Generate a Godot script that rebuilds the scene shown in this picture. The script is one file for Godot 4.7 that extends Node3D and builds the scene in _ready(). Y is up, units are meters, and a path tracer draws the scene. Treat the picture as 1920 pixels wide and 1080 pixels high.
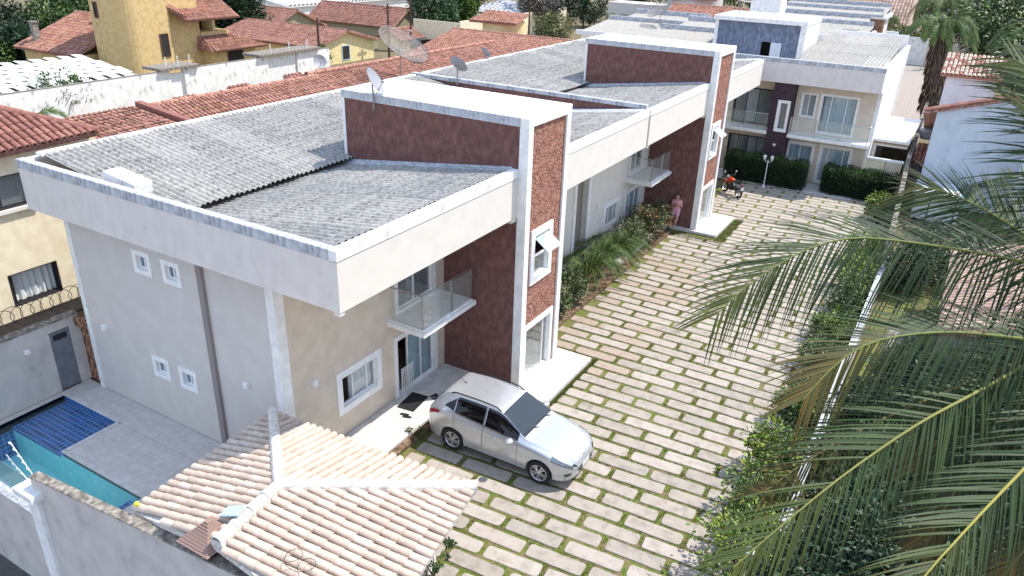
extends Node3D
# ---------- geometry collector: triangles with normals and linear vertex tints
class G:
	var v := PackedVector3Array()
	var n := PackedVector3Array()
	var c := PackedColorArray()
	var uv := PackedVector2Array()
	var col := Color.WHITE
	var t := Transform3D()
	var tinted := false
	func tri(a: Vector3, b: Vector3, d: Vector3, na: Vector3, nb: Vector3, nd: Vector3) -> void:
		v.append(t * a); v.append(t * d); v.append(t * b)
		n.append((t.basis * na).normalized()); n.append((t.basis * nd).normalized()); n.append((t.basis * nb).normalized())
		c.append(col); c.append(col); c.append(col)
	func face(a: Vector3, b: Vector3, d: Vector3) -> void:
		var m := (b - a).cross(d - a).normalized()
		tri(a, b, d, m, m, m)
	func quad(a: Vector3, b: Vector3, d: Vector3, e: Vector3) -> void:
		var m := (d - a).cross(e - b)
		if m.length_squared() < 1e-14: return
		m = m.normalized()
		tri(a, b, d, m, m, m); tri(a, d, e, m, m, m)
	func qn(a: Vector3, b: Vector3, d: Vector3, e: Vector3, na: Vector3, nb: Vector3, nd: Vector3, ne: Vector3) -> void:
		tri(a, b, d, na, nb, nd); tri(a, d, e, na, nd, ne)
	func box(p: Vector3, q: Vector3) -> void:
		var lo := Vector3(minf(p.x, q.x), minf(p.y, q.y), minf(p.z, q.z))
		var hi := Vector3(maxf(p.x, q.x), maxf(p.y, q.y), maxf(p.z, q.z))
		var k := [lo, Vector3(hi.x, lo.y, lo.z), Vector3(hi.x, lo.y, hi.z), Vector3(lo.x, lo.y, hi.z), Vector3(lo.x, hi.y, lo.z), Vector3(hi.x, hi.y, lo.z), hi, Vector3(lo.x, hi.y, hi.z)]
		quad(k[3], k[2], k[6], k[7]); quad(k[1], k[0], k[4], k[5]); quad(k[2], k[1], k[5], k[6])
		quad(k[0], k[3], k[7], k[4]); quad(k[7], k[6], k[5], k[4]); quad(k[0], k[1], k[2], k[3])
	func hexa(k: Array) -> void:  # 0-3 lower ring, 4-7 upper ring, both counter-clockwise from above
		quad(k[3], k[2], k[1], k[0]); quad(k[4], k[5], k[6], k[7])
		for i in 4:
			var j := (i + 1) % 4
			quad(k[i], k[j], k[4 + j], k[4 + i])
	func cbox(p: Vector3, q: Vector3, b: float) -> void:  # chamfered top edges
		var lo := Vector3(minf(p.x, q.x), minf(p.y, q.y), minf(p.z, q.z))
		var hi := Vector3(maxf(p.x, q.x), maxf(p.y, q.y), maxf(p.z, q.z))
		var r := []
		for s in [[0.0, lo.y], [0.0, hi.y - b], [b, hi.y]]:
			var i: float = s[0]
			r.append([Vector3(lo.x + i, s[1], hi.z - i), Vector3(hi.x - i, s[1], hi.z - i), Vector3(hi.x - i, s[1], lo.z + i), Vector3(lo.x + i, s[1], lo.z + i)])
		for m in 2:
			for i in 4:
				var j := (i + 1) % 4
				quad(r[m][i], r[m][j], r[m + 1][j], r[m + 1][i])
		quad(r[2][0], r[2][1], r[2][2], r[2][3]); quad(r[0][3], r[0][2], r[0][1], r[0][0])
	func tube(p: Array, r0: float, r1: float, seg := 6, capped := true) -> void:
		var rings := []
		var last := Vector3.ZERO
		for i in p.size():
			var d: Vector3 = (p[mini(i + 1, p.size() - 1)] - p[maxi(i - 1, 0)]).normalized()
			var s := d.cross(Vector3.UP if absf(d.y) < 0.95 else Vector3.RIGHT).normalized()
			if last != Vector3.ZERO:
				var s2 := (last - d * last.dot(d))
				if s2.length() > 0.1: s = s2.normalized()
			last = s
			var w := d.cross(s)
			var r := lerpf(r0, r1, float(i) / maxf(1, p.size() - 1))
			var ring := []
			for k in seg:
				var a := TAU * k / seg
				var m := s * cos(a) + w * sin(a)
				ring.append([p[i] + m * r, m])
			rings.append(ring)
		for i in rings.size() - 1:
			for k in seg:
				var k2 := (k + 1) % seg
				qn(rings[i][k][0], rings[i][k2][0], rings[i + 1][k2][0], rings[i + 1][k][0], rings[i][k][1], rings[i][k2][1], rings[i + 1][k2][1], rings[i + 1][k][1])
		if capped:
			for k in range(1, seg - 1):
				face(rings[0][0][0], rings[0][k + 1][0], rings[0][k][0])
				var z: Array = rings[-1]
				face(z[0][0], z[k][0], z[k + 1][0])
	func lathe(o: Vector3, prof: Array, seg := 14, axis := Vector3.UP) -> void:  # prof: Vector2(radius, along axis)
		var s := axis.cross(Vector3(0.3, 0.2, 0.9)).normalized()
		var w := axis.cross(s)
		for i in prof.size() - 1:
			var a: Vector2 = prof[i]
			var b: Vector2 = prof[i + 1]
			var e := (b - a).normalized()
			for k in seg:
				var q := []
				for kk in [k, k + 1]:
					var m := s * cos(TAU * kk / seg) + w * sin(TAU * kk / seg)
					q.append([o + m * a.x + axis * a.y, o + m * b.x + axis * b.y, m * e.y - axis * e.x])
				qn(q[0][0], q[1][0], q[1][1], q[0][1], q[0][2], q[1][2], q[1][2], q[0][2])
	func ball(o: Vector3, r: Vector3, seg := 10, rings := 6) -> void:
		for i in rings:
			for k in seg:
				var q := []
				for m in [[i, k], [i, k + 1], [i + 1, k + 1], [i + 1, k]]:
					var th: float = PI * m[0] / rings
					var ph: float = TAU * m[1] / seg
					q.append(Vector3(sin(th) * cos(ph), -cos(th), -sin(th) * sin(ph)))
				qn(o + q[0] * r, o + q[1] * r, o + q[2] * r, o + q[3] * r, q[0] / r, q[1] / r, q[2] / r, q[3] / r)
	func poly(pts: PackedVector2Array, d0: float, d1: float) -> void:  # outline in xy, extruded along z from d0 up to d1
		var idx := Geometry2D.triangulate_polygon(pts)
		var area := 0.0
		for i in pts.size(): area += pts[i].cross(pts[(i + 1) % pts.size()])
		var o := pts
		if area < 0:
			o = pts.duplicate(); o.reverse(); idx = Geometry2D.triangulate_polygon(o)
		for i in range(0, idx.size(), 3):
			var a := o[idx[i]]; var b := o[idx[i + 1]]; var d := o[idx[i + 2]]
			if (b - a).cross(d - a) < 0:
				var x := b; b = d; d = x
			face(Vector3(a.x, a.y, d1), Vector3(b.x, b.y, d1), Vector3(d.x, d.y, d1))
			face(Vector3(a.x, a.y, d0), Vector3(d.x, d.y, d0), Vector3(b.x, b.y, d0))
		for i in o.size():
			var a := o[i]; var b := o[(i + 1) % o.size()]
			quad(Vector3(a.x, a.y, d0), Vector3(b.x, b.y, d0), Vector3(b.x, b.y, d1), Vector3(a.x, a.y, d1))
	func leaf(o: Vector3, d: Vector3, up: Vector3, l: float, w: float) -> void:  # a bent lozenge
		var s := d.cross(up).normalized() * w
		var m := o + d * (l * 0.5) + up * (l * 0.1)
		var e := o + d * l - up * (l * 0.08)
		var n1 := (up * 0.8 - s.normalized() * 0.35)
		var n2 := (up * 0.8 + s.normalized() * 0.35)
		tri(o, m + s, e, n2, n2, n2); tri(o, e, m - s, n1, n1, n1)
	func mesh() -> ArrayMesh:
		var a := []
		a.resize(Mesh.ARRAY_MAX)
		a[Mesh.ARRAY_VERTEX] = v; a[Mesh.ARRAY_NORMAL] = n
		if tinted: a[Mesh.ARRAY_COLOR] = c
		if uv.size() == v.size() and uv.size() > 0: a[Mesh.ARRAY_TEX_UV] = uv
		var m := ArrayMesh.new()
		if v.size(): m.add_surface_from_arrays(Mesh.PRIMITIVE_TRIANGLES, a)
		return m

var rng := RandomNumberGenerator.new()
var M := {}
var taken := {}
var grain: NoiseTexture2D
var bumpy: NoiseTexture2D
var noise_seed := 11
const SUN := Vector3(0.42, 1.0, -0.46)

func rf(a: float, b: float) -> float: return rng.randf_range(a, b)
func rdir() -> Vector3:
	var d := Vector3(rng.randfn(), rng.randfn(), rng.randfn())
	return d.normalized() if d.length() > 0.01 else Vector3.UP

# ---------- naming and tagging
func numbered(called: String, parent: Node) -> String:
	var key := str(parent.get_instance_id()) + called
	var k: int = taken.get(key, 0)
	taken[key] = k + 1
	return called if k == 0 else "%s_%03d" % [called, k]
func thing(called: String, label: String, category: String, at := Vector3.ZERO, group := "", turn := 0.0) -> Node3D:
	var o := Node3D.new()
	o.name = numbered(called, self); add_child(o)
	o.position = at; o.rotation.y = turn
	tag(o, label, category, group)
	return o
func tag(o: Node, label: String, category: String, group := "") -> void:
	o.set_meta("label", label); o.set_meta("category", category)
	if group != "": o.set_meta("group", group)
# g holds world coordinates when the thing is unturned (local = false)
func part(called: String, g, mat: Material, parent: Node3D, local := false, label := "") -> MeshInstance3D:
	var o := MeshInstance3D.new()
	o.mesh = g.mesh() if g is G else g
	o.material_override = mat
	o.name = numbered(called, parent); parent.add_child(o)
	if not local and parent.get_parent() == self and not parent is MeshInstance3D: o.position = -parent.position
	if label != "": o.set_meta("label", label)
	return o
func inst(called: String, m: Mesh, mat: Material, tr: Transform3D, parent: Node3D) -> MeshInstance3D:
	var o := part(called, m, mat, parent, true)
	o.transform = tr
	if parent.get_parent() == self and not parent is MeshInstance3D: o.position -= parent.position
	return o
func single(called: String, g, mat: Material, label: String, category: String, group := "") -> MeshInstance3D:
	var o := MeshInstance3D.new()
	o.mesh = g.mesh() if g is G else g
	o.material_override = mat
	o.name = numbered(called, self); add_child(o)
	tag(o, label, category, group)
	return o
func struct(called: String, g, mat: Material) -> MeshInstance3D:
	var o := MeshInstance3D.new()
	o.mesh = g.mesh() if g is G else g
	o.material_override = mat
	o.name = numbered(called, self); add_child(o)
	o.set_meta("kind", "structure")
	return o
func stuff(o: Node) -> Node:
	o.set_meta("kind", "stuff")
	return o

# ---------- materials
func noise_tex(freq: float, ramp: Gradient, size := 512, oct := 5, kind := FastNoiseLite.TYPE_SIMPLEX_SMOOTH) -> NoiseTexture2D:
	var f := FastNoiseLite.new()
	noise_seed += 7
	f.seed = noise_seed; f.noise_type = kind; f.frequency = freq; f.fractal_octaves = oct
	var x := NoiseTexture2D.new()
	x.width = size; x.height = size; x.seamless = true; x.seamless_blend_skirt = 0.25; x.noise = f
	if ramp: x.color_ramp = ramp
	return x
func grad(cs: Array, os: Array) -> Gradient:
	var q := Gradient.new()
	q.offsets = PackedFloat32Array(os); q.colors = PackedColorArray(cs)
	return q
func hexc(s: String) -> Color: return Color.html(s)
# a weathered surface: ramp of colours over metres, fine grain over it, relief in centimetres
func surf(called: String, cs: Array, metres := 3.0, rough := 0.85, o := {}) -> StandardMaterial3D:
	var m := StandardMaterial3D.new()
	m.resource_name = called
	var os: Array = o.get("at", [])
	if os.is_empty():
		for i in cs.size(): os.append(0.25 + 0.5 * i / maxf(1, cs.size() - 1))
	m.albedo_texture = noise_tex(o.get("freq", 0.012), grad(cs, os), o.get("size", 512), 5, o.get("kind", FastNoiseLite.TYPE_SIMPLEX_SMOOTH))
	m.uv1_triplanar = true; m.uv1_world_triplanar = true
	var st: Vector3 = o.get("stretch", Vector3.ONE)
	m.uv1_scale = Vector3(1, 1, 1) / metres / st
	m.uv1_offset = Vector3(noise_seed % 13, noise_seed % 7, noise_seed % 5) * 0.37
	m.roughness = rough
	m.metallic_specular = o.get("spec", 0.35)
	if o.get("grain", true):
		m.detail_enabled = true; m.detail_albedo = grain; m.detail_blend_mode = BaseMaterial3D.BLEND_MODE_MUL
		m.detail_uv_layer = BaseMaterial3D.DETAIL_UV_2
		m.uv2_triplanar = true; m.uv2_world_triplanar = true; m.uv2_scale = Vector3.ONE / float(o.get("grain_m", 1.1))
	if o.has("bump"):
		m.heightmap_enabled = true; m.heightmap_texture = o.get("bump_tex", bumpy); m.heightmap_scale = o.bump
	if o.get("tint", false): m.vertex_color_use_as_albedo = true
	M[called] = m
	return m
func plain(called: String, col: Color, rough := 0.6, metal := 0.0, tint := false) -> StandardMaterial3D:
	var m := StandardMaterial3D.new()
	m.resource_name = called; m.albedo_color = col; m.roughness = rough; m.metallic = metal
	if tint: m.vertex_color_use_as_albedo = true
	M[called] = m
	return m
func glassy(called: String, col: Color, alpha: float) -> StandardMaterial3D:
	var m := plain(called, Color(col, alpha), 0.04)
	m.transparency = BaseMaterial3D.TRANSPARENCY_ALPHA
	return m
func leafy(called: String, back: Color, rough := 0.5) -> StandardMaterial3D:
	var m := plain(called, Color.WHITE, rough, 0.0, true)
	m.backlight_enabled = true; m.backlight = back
	return m

func materials() -> void:
	grain = noise_tex(0.09, grad([hexc("cfccc9"), hexc("ffffff"), hexc("e4e1de")], [0.2, 0.5, 0.85]), 512, 4)
	bumpy = noise_tex(0.06, null, 512, 5)
	var pits := noise_tex(0.035, grad([Color.BLACK, Color(0.75, 0.75, 0.75), Color.WHITE], [0.27, 0.36, 0.8]), 512, 4)
	surf("cream_plaster", [hexc("d6cfc6"), hexc("d9d3ca"), hexc("dbd5cc")], 5.0, 0.8, {"grain": false, "bump": 0.03})
	surf("fascia_plaster", [hexc("a8a19d"), hexc("d3cbc5"), hexc("d9d1cb"), hexc("ddd6cf")], 3.2, 0.8, {"grain": false, "bump": 0.03, "stretch": Vector3(1, 2.2, 1), "at": [0.02, 0.24, 0.5, 0.8]})
	surf("beige_plaster", [hexc("c9bba9"), hexc("d3c6b5")], 4.0, 0.85, {"grain": false, "bump": 0.03})
	surf("greige_plaster", [hexc("c8c1bc"), hexc("cdc7c2")], 5.0, 0.85, {"grain": false, "bump": 0.03})
	surf("khaki_plaster", [hexc("9c9478"), hexc("b0a88c")], 3.0, 0.85)
	surf("white_paint", [hexc("dcdcda"), hexc("ecebe8")], 2.5, 0.6, {"grain": false})
	surf("trim_white", [hexc("e4e4e2"), hexc("f0efec")], 2.0, 0.5, {"grain": false})
	surf("cap_grey", [hexc("85888d"), hexc("aeb2b9"), hexc("c0c4ca"), hexc("d2d4d6")], 1.6, 0.9, {"at": [0.08, 0.3, 0.55, 0.8], "stretch": Vector3(0.6, 1.8, 0.6), "bump": 0.2})
	surf("cap_white", [hexc("b4b4b2"), hexc("e0dfdd"), hexc("eceae8")], 2.0, 0.85, {"grain": false, "at": [0.06, 0.27, 0.7], "bump": 0.2})
	surf("slab_white", [hexc("b7b5b0"), hexc("e2e0dc"), hexc("f0eeea")], 3.0, 0.8, {"grain": false, "at": [0.04, 0.2, 0.6], "bump": 0.2})
	surf("red_render", [hexc("976a5c"), hexc("a97a6a"), hexc("b68776")], 2.0, 0.95, {"bump": 6.0, "bump_tex": pits, "grain_m": 0.7})
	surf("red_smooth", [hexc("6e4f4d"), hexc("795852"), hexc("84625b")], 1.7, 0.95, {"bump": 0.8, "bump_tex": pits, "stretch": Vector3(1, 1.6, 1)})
	surf("dark_fin", [hexc("453740"), hexc("52434a")], 2.0, 0.9, {"bump": 0.6, "bump_tex": pits})
	surf("blue_render", [hexc("626d80"), hexc("717d92"), hexc("8b95a5")], 2.4, 0.9, {"at": [0.1, 0.5, 0.95], "bump": 0.5, "stretch": Vector3(0.7, 1.3, 0.7)})
	for k in 3:
		surf("fibre_sheet_%d" % k, [hexc("4b4a49"), hexc(["918f8b", "9a9894", "888785"][k]), hexc(["a8a5a0", "b0ada7", "9e9c98"][k]), hexc("bfbcb6")], 2.2, 0.92, {"at": [0.1, 0.33, 0.55, 0.85], "freq": 0.03, "stretch": Vector3(1.5, 1, 0.8), "grain_m": 0.9})
	surf("flashing", [hexc("9096a2"), hexc("b4b8bf"), hexc("dadbdc")], 1.2, 0.7, {"at": [0.25, 0.5, 0.8]})
	for k in 5:
		surf("paver_%d" % k, [hexc(["978e83", "9f958a", "918980", "a1988e", "9a8d80"][k]), hexc(["a79e93", "aea49a", "a0988e", "b0a79d", "a8998c"][k]), hexc(["ada499", "b3aaa0", "a79f95", "b5ada3", "ad9e91"][k])], 2.2, 0.92, {"at": [0.08, 0.4, 0.75], "bump": 0.12, "grain_m": 0.9})
	surf("joint_grass", [hexc("7d6d54"), hexc("77724a"), hexc("6b7638"), hexc("5c6f2c")], 2.6, 0.95, {"at": [0.26, 0.42, 0.56, 0.75], "freq": 0.02, "bump": 2.0, "grain_m": 0.35})
	surf("soil", [hexc("5d4a38"), hexc("7b6650"), hexc("93806a")], 1.4, 0.95, {"bump": 1.5, "grain_m": 0.4})
	surf("porch_slab", [hexc("c9c6c1"), hexc("d8d5d0"), hexc("dfdcd7")], 3.0, 0.6, {"bump": 0.05})
	surf("deck_tile", [hexc("ccc5c0"), hexc("d6d0cb")], 2.0, 0.7, {"bump": 0.1})
	surf("concrete", [hexc("6d6964"), hexc("95918b"), hexc("aaa59f")], 1.8, 0.92, {"at": [0.2, 0.5, 0.8], "bump": 0.6})
	surf("stained_wall", [hexc("aaa49f"), hexc("bbb4af"), hexc("c3bcb6"), hexc("c8c1bb")], 4.0, 0.9, {"grain": false, "at": [0.04, 0.25, 0.55, 0.8], "stretch": Vector3(1.0, 1.5, 1.0), "bump": 0.08})
	surf("mossy_top", [hexc("5f5952"), hexc("7a746c"), hexc("8f887e"), hexc("b3ada3")], 1.3, 0.95, {"at": [0.1, 0.38, 0.6, 0.9], "bump": 0.4, "grain_m": 0.5})
	surf("street_wall_white", [hexc("a9a6a3"), hexc("d9d7d3"), hexc("e6e4e0")], 4.0, 0.88, {"grain": false, "at": [0.04, 0.24, 0.6], "stretch": Vector3(1, 1.8, 1)})
	surf("light_blue_wall", [hexc("b4bdc7"), hexc("c2cad3"), hexc("c8d0d8")], 5.0, 0.85, {"grain": false, "at": [0.05, 0.3, 0.7], "stretch": Vector3(0.8, 1.6, 0.8)})
	surf("yellow_plaster", [hexc("ad925f"), hexc("c6aa76"), hexc("d0b583")], 4.0, 0.88, {"grain": false, "at": [0.0, 0.3, 0.7]})
	surf("pale_yellow", [hexc("d8c691"), hexc("e4d5a6")], 3.0, 0.88, {"grain": false})
	surf("neighbour_cream", [hexc("dccfb1"), hexc("e8ddc2")], 3.5, 0.85, {"grain": false})
	surf("tile_pale", [hexc("b79a86"), hexc("cfb3a0"), hexc("dcc4b3")], 1.3, 0.9, {"tint": true, "grain_m": 0.5, "bump": 0.2})
	for k in 4:
		surf("tile_pale_%d" % k, [hexc(["c3b19f", "c8b6a4", "baab9b", "ccbdad"][k]), hexc(["d6c1b2", "dac7b8", "ceb9aa", "decec1"][k])], 0.9, 0.9, {"grain_m": 0.4, "bump": 0.2})
	surf("tile_red", [hexc("8c6054"), hexc("b08070"), hexc("c69c89")], 1.5, 0.92, {"tint": true, "grain_m": 0.5})
	surf("tile_dusty", [hexc("805a50"), hexc("a0766a"), hexc("b58e80")], 1.5, 0.92, {"tint": true, "grain_m": 0.5})
	for k in 3:
		surf("tile_red_%d" % k, [hexc(["8c6054", "96695c", "835950"][k]), hexc(["a67666", "af8272", "9b6e62"][k])], 0.8, 0.9, {"grain_m": 0.4})
	surf("mortar_white", [hexc("c9c2ba"), hexc("e3ddd6"), hexc("ece7e1")], 0.8, 0.9, {"bump": 0.5})
	surf("earth", [hexc("6b5f4c"), hexc("837660"), hexc("6a6a43")], 7.0, 0.95, {"bump": 2.0})
	surf("asphalt", [hexc("5c5a58"), hexc("6b6966")], 3.0, 0.95, {"bump": 0.5})
	surf("lane_brick", [hexc("9d938b"), hexc("aca39b")], 2.0, 0.9, {"bump": 0.5})
	surf("bark", [hexc("4a3d31"), hexc("6d5d4c"), hexc("857665")], 0.9, 0.95, {"stretch": Vector3(1, 0.35, 1), "bump": 2.0})
	surf("thatch", [hexc("8a7768"), hexc("b5a392"), hexc("cfc0b0")], 0.8, 0.95, {"tint": true, "stretch": Vector3(0.5, 2, 0.5)})
	M.thatch.backlight_enabled = true; M.thatch.backlight = Color(0.35, 0.3, 0.26)
	surf("rust_plaster", [hexc("6d4a38"), hexc("9a7058"), hexc("ab8a74")], 1.2, 0.9, {"bump": 0.6})
	surf("grey_door", [hexc("70757d"), hexc("7f848b")], 2.0, 0.6)
	surf("corrugated_grey", [hexc("6c6f74"), hexc("84878b")], 1.5, 0.8)
	surf("car_silver", [hexc("c3c5c8"), hexc("c9cbce")], 2.0, 0.28, {"grain": false})
	M.car_silver.metallic = 0.55; M.car_silver.clearcoat_enabled = true; M.car_silver.clearcoat = 0.8; M.car_silver.clearcoat_roughness = 0.06
	plain("alloy", hexc("c8cacc"), 0.3, 0.8); plain("steel", hexc("b9bcbe"), 0.3, 0.9); plain("chrome", hexc("d9dadb"), 0.12, 1.0)
	plain("rubber", hexc("1e1e1f"), 0.85); plain("black", hexc("17171a"), 0.6); plain("dark_room", hexc("2a2624"), 0.9)
	plain("dark_metal", hexc("3a3a3d"), 0.5, 0.5); plain("dark_glass", hexc("0c0f13"), 0.05); plain("tail_red", hexc("9c1420"), 0.15)
	plain("lamp_clear", hexc("d5d9dc"), 0.08, 0.2); plain("grey_dish", hexc("8b8d93"), 0.55); plain("white_plastic", hexc("e6e6e4"), 0.4)
	plain("orange_red", hexc("c33a14"), 0.25); plain("gloss_black", hexc("0f0f11"), 0.2); plain("seam", hexc("3b3d40"), 0.6)
	plain("skin", hexc("b58672"), 0.6); plain("hair", hexc("1f1614"), 0.6); plain("pink_cloth", hexc("d29bb2"), 0.85); plain("pale_cloth", hexc("cf9a9c"), 0.85)
	plain("tank_blue", hexc("3f74b0"), 0.5); plain("wood_dark", hexc("4a3128"), 0.7); plain("wood_beam", hexc("8a6f58"), 0.8)
	plain("number_grey", hexc("d8d8d4"), 0.5); plain("pale_blue_sheet", hexc("a9c4cf"), 0.5); plain("lemon", hexc("c9c23c"), 0.5)
	plain("curtain_white", hexc("d2d8d8"), 0.9); plain("curtain_blue", hexc("8fb0bd"), 0.9); plain("curtain_grey", hexc("9aa3a8"), 0.9)
	var mf := plain("mesh_film", Color(0.62, 0.58, 0.54, 0.3), 0.7); mf.transparency = BaseMaterial3D.TRANSPARENCY_ALPHA
	plain("headlamp", hexc("7d868d"), 0.06, 0.5); plain("screen_glass", hexc("363d43"), 0.07); plain("pipe_grey", hexc("8d8380"), 0.8); plain("curtain_dark", hexc("4c5158"), 0.9); plain("panel_white", hexc("d6d6d4"), 0.6); surf("dark_slab", [hexc("332c27"), hexc("4d443c"), hexc("6a6057")], 1.6, 0.95, {"at": [0.1, 0.4, 0.85], "bump": 0.5})
	plain("counter", hexc("cfcdc6"), 0.5); plain("louvre_brown", hexc("8f7468"), 0.85); plain("brown_window", hexc("5c3d33"), 0.7)
	plain("mesh_metal", hexc("8d8b88"), 0.5, 0.5); plain("cable", hexc("33312f"), 0.8)
	glassy("glass", hexc("c9d6d8"), 0.12); glassy("glass_green", hexc("c8d9d2"), 0.10); glassy("glass_blue", hexc("7f95a8"), 0.55); glassy("glass_tilt", hexc("d5e2e0"), 0.35); glassy("glass_sash", hexc("dfe6e6"), 0.5)
	var wtr := plain("water", Color(0.10, 0.55, 0.62, 0.05), 0.05)
	wtr.transparency = BaseMaterial3D.TRANSPARENCY_ALPHA
	wtr.uv1_triplanar = true; wtr.uv1_world_triplanar = true; wtr.uv1_scale = Vector3.ONE / 2.2; wtr.heightmap_enabled = true; wtr.heightmap_texture = bumpy; wtr.heightmap_scale = 0.8
	surf("pool_aqua", [hexc("86e4ea"), hexc("9deef2")], 3.0, 0.4)
	pool_tiles()
	leafy("leaf", Color(0.10, 0.16, 0.03)); leafy("leaf_gloss", Color(0.06, 0.10, 0.02), 0.3); leafy("frond", Color(0.02, 0.03, 0.006), 0.55); M.frond.metallic_specular = 0.3
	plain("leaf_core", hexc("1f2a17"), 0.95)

func pool_tiles() -> void:
	var im := Image.create(256, 256, false, Image.FORMAT_RGB8)
	for j in 8:
		for i in 8:
			var k := 0.9 + 0.2 * fmod(sin(i * 12.9 + j * 78.2) * 43758.5, 1.0)
			im.fill_rect(Rect2i(i * 32, j * 32, 32, 32), hexc("7fa6d0"))
			im.fill_rect(Rect2i(i * 32 + 2, j * 32 + 2, 28, 28), Color(0.17 * k, 0.37 * k, 0.64 * k))
	var m := StandardMaterial3D.new()
	m.resource_name = "blue_pool_tile"
	m.albedo_texture = ImageTexture.create_from_image(im)
	m.uv1_triplanar = true; m.uv1_world_triplanar = true; m.uv1_scale = Vector3.ONE / 1.2; m.roughness = 0.25
	M.blue_pool_tile = m

# ---------- building helpers. A frame: origin, right (as seen from outside), up, outward
func facing_x(x: float, z: float, y := 0.0) -> Transform3D:  # faces +X; right runs to -Z
	return Transform3D(Basis(Vector3(0, 0, -1), Vector3.UP, Vector3(1, 0, 0)), Vector3(x, y, z))
func facing_z(x: float, z: float, y := 0.0) -> Transform3D:  # faces +Z; right runs to +X
	return Transform3D(Basis(Vector3(1, 0, 0), Vector3.UP, Vector3(0, 0, 1)), Vector3(x, y, z))
func wall_grid(g: G, tr: Transform3D, w: float, h: float, d: float, holes: Array) -> void:
	var us := [0.0, w]
	var vs := [0.0, h]
	for q in holes:
		for a in [q[0], q[1]]:
			if not us.has(a): us.append(a)
		for a in [q[2], q[3]]:
			if not vs.has(a): vs.append(a)
	us.sort(); vs.sort()
	var old := g.t
	g.t = tr
	for i in us.size() - 1:
		for j in vs.size() - 1:
			var mid := Vector2((us[i] + us[i + 1]) / 2, (vs[j] + vs[j + 1]) / 2)
			var open := false
			for q in holes:
				if mid.x > q[0] and mid.x < q[1] and mid.y > q[2] and mid.y < q[3]: open = true
			if not open: g.box(Vector3(us[i], vs[j], -d), Vector3(us[i + 1], vs[j + 1], 0))
	g.t = old
func ring(g: G, x0: float, x1: float, y0: float, y1: float, b: float, d0: float, d1: float) -> void:  # a rectangular frame, butted corners
	g.box(Vector3(x0, y0, d0), Vector3(x1, y0 + b, d1)); g.box(Vector3(x0, y1 - b, d0), Vector3(x1, y1, d1))
	g.box(Vector3(x0, y0 + b, d0), Vector3(x0 + b, y1 - b, d1)); g.box(Vector3(x1 - b, y0 + b, d0), Vector3(x1, y1 - b, d1))
func curtain(g: G, x0: float, x1: float, y0: float, y1: float, d: float, waves := 6, amp := 0.035) -> void:
	var k := waves * 8
	for i in k:
		var a := lerpf(x0, x1, float(i) / k)
		var b := lerpf(x0, x1, float(i + 1) / k)
		var za := d + amp * sin(TAU * waves * i / k + 0.7 * sin(i * 0.31)) + 0.3 * amp * sin(i * 1.7)
		var zb := d + amp * sin(TAU * waves * (i + 1) / k + 0.7 * sin((i + 1) * 0.31)) + 0.3 * amp * sin((i + 1) * 1.7)
		g.quad(Vector3(a, y0, za), Vector3(b, y0, zb), Vector3(b, y1, zb), Vector3(a, y1, za))
# a window in a hole of size w x h whose lower left outer corner is tr.origin
func window(parent: Node3D, tr: Transform3D, w: float, h: float, o := {}) -> MeshInstance3D:
	var g := G.new(); g.t = tr
	var b: float = o.get("band", 0.11)
	var d: float = o.get("depth", 0.12)
	ring(g, -b * 0.5, w + b * 0.5, -b * 0.5, h + b * 0.5, b, -d, o.get("proud", 0.025))
	var win := part(o.get("name", "window"), g, M[o.get("mat", "trim_white")], parent)
	var i := b * 0.5
	var splits: Array = o.get("split", [0.5])
	var f := G.new(); f.t = tr
	ring(f, i, w - i, i, h - i, 0.035, -d - 0.03, -d + 0.03)
	for s in splits: f.box(Vector3(w * s - 0.02, i + 0.035, -d - 0.028), Vector3(w * s + 0.02, h - i - 0.035, -d + 0.028))
	part("sash", f, M[o.get("sash", "trim_white")], win)
	var e := [0.0] + splits + [1.0]
	for k in e.size() - 1:
		if o.get("open", -1) == k: continue
		var p := G.new(); p.t = tr
		p.box(Vector3(maxf(i + 0.03, w * e[k] + 0.02), i + 0.03, -d - 0.006), Vector3(minf(w - i - 0.03, w * e[k + 1] - 0.02), h - i - 0.03, -d + 0.006))
		part("pane", p, M[o.get("glass", "glass")], win)
	for q in o.get("curtains", []):
		var cg := G.new(); cg.t = tr
		curtain(cg, w * q[0], w * q[1], 0.02, h - 0.02, -d - 0.14, q[2])
		part("curtain", cg, M[q[3]], win)
	return win

# corrugated sheet: x across, +z down the slope from the origin, y up
func corrugated(width: float, length: float, waves: int, amp := 0.029, seg := 8, curl := 0.0) -> ArrayMesh:
	var g := G.new()
	var k := waves * seg
	var ly := 3
	for i in k:
		for j in ly:
			var q := []
			for m in [[i, j + 1], [i + 1, j + 1], [i + 1, j], [i, j]]:
				var a: float = TAU * waves * m[0] / k
				var zz: float = length * m[1] / ly
				q.append([Vector3(width * m[0] / k, -amp * cos(a) + curl * sin(PI * m[1] / ly), zz), Vector3(-amp * sin(a) * TAU * waves / width, 1, 0).normalized()])
			g.qn(q[0][0], q[1][0], q[2][0], q[3][0], q[0][1], q[1][1], q[2][1], q[3][1])
		var x0 := width * i / k; var x1 := width * (i + 1) / k
		var y0 := -amp * cos(TAU * waves * i / k); var y1 := -amp * cos(TAU * waves * (i + 1) / k)
		g.quad(Vector3(x0, y0 - 0.012, length), Vector3(x1, y1 - 0.012, length), Vector3(x1, y1, length), Vector3(x0, y0, length))
	return g.mesh()
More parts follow.
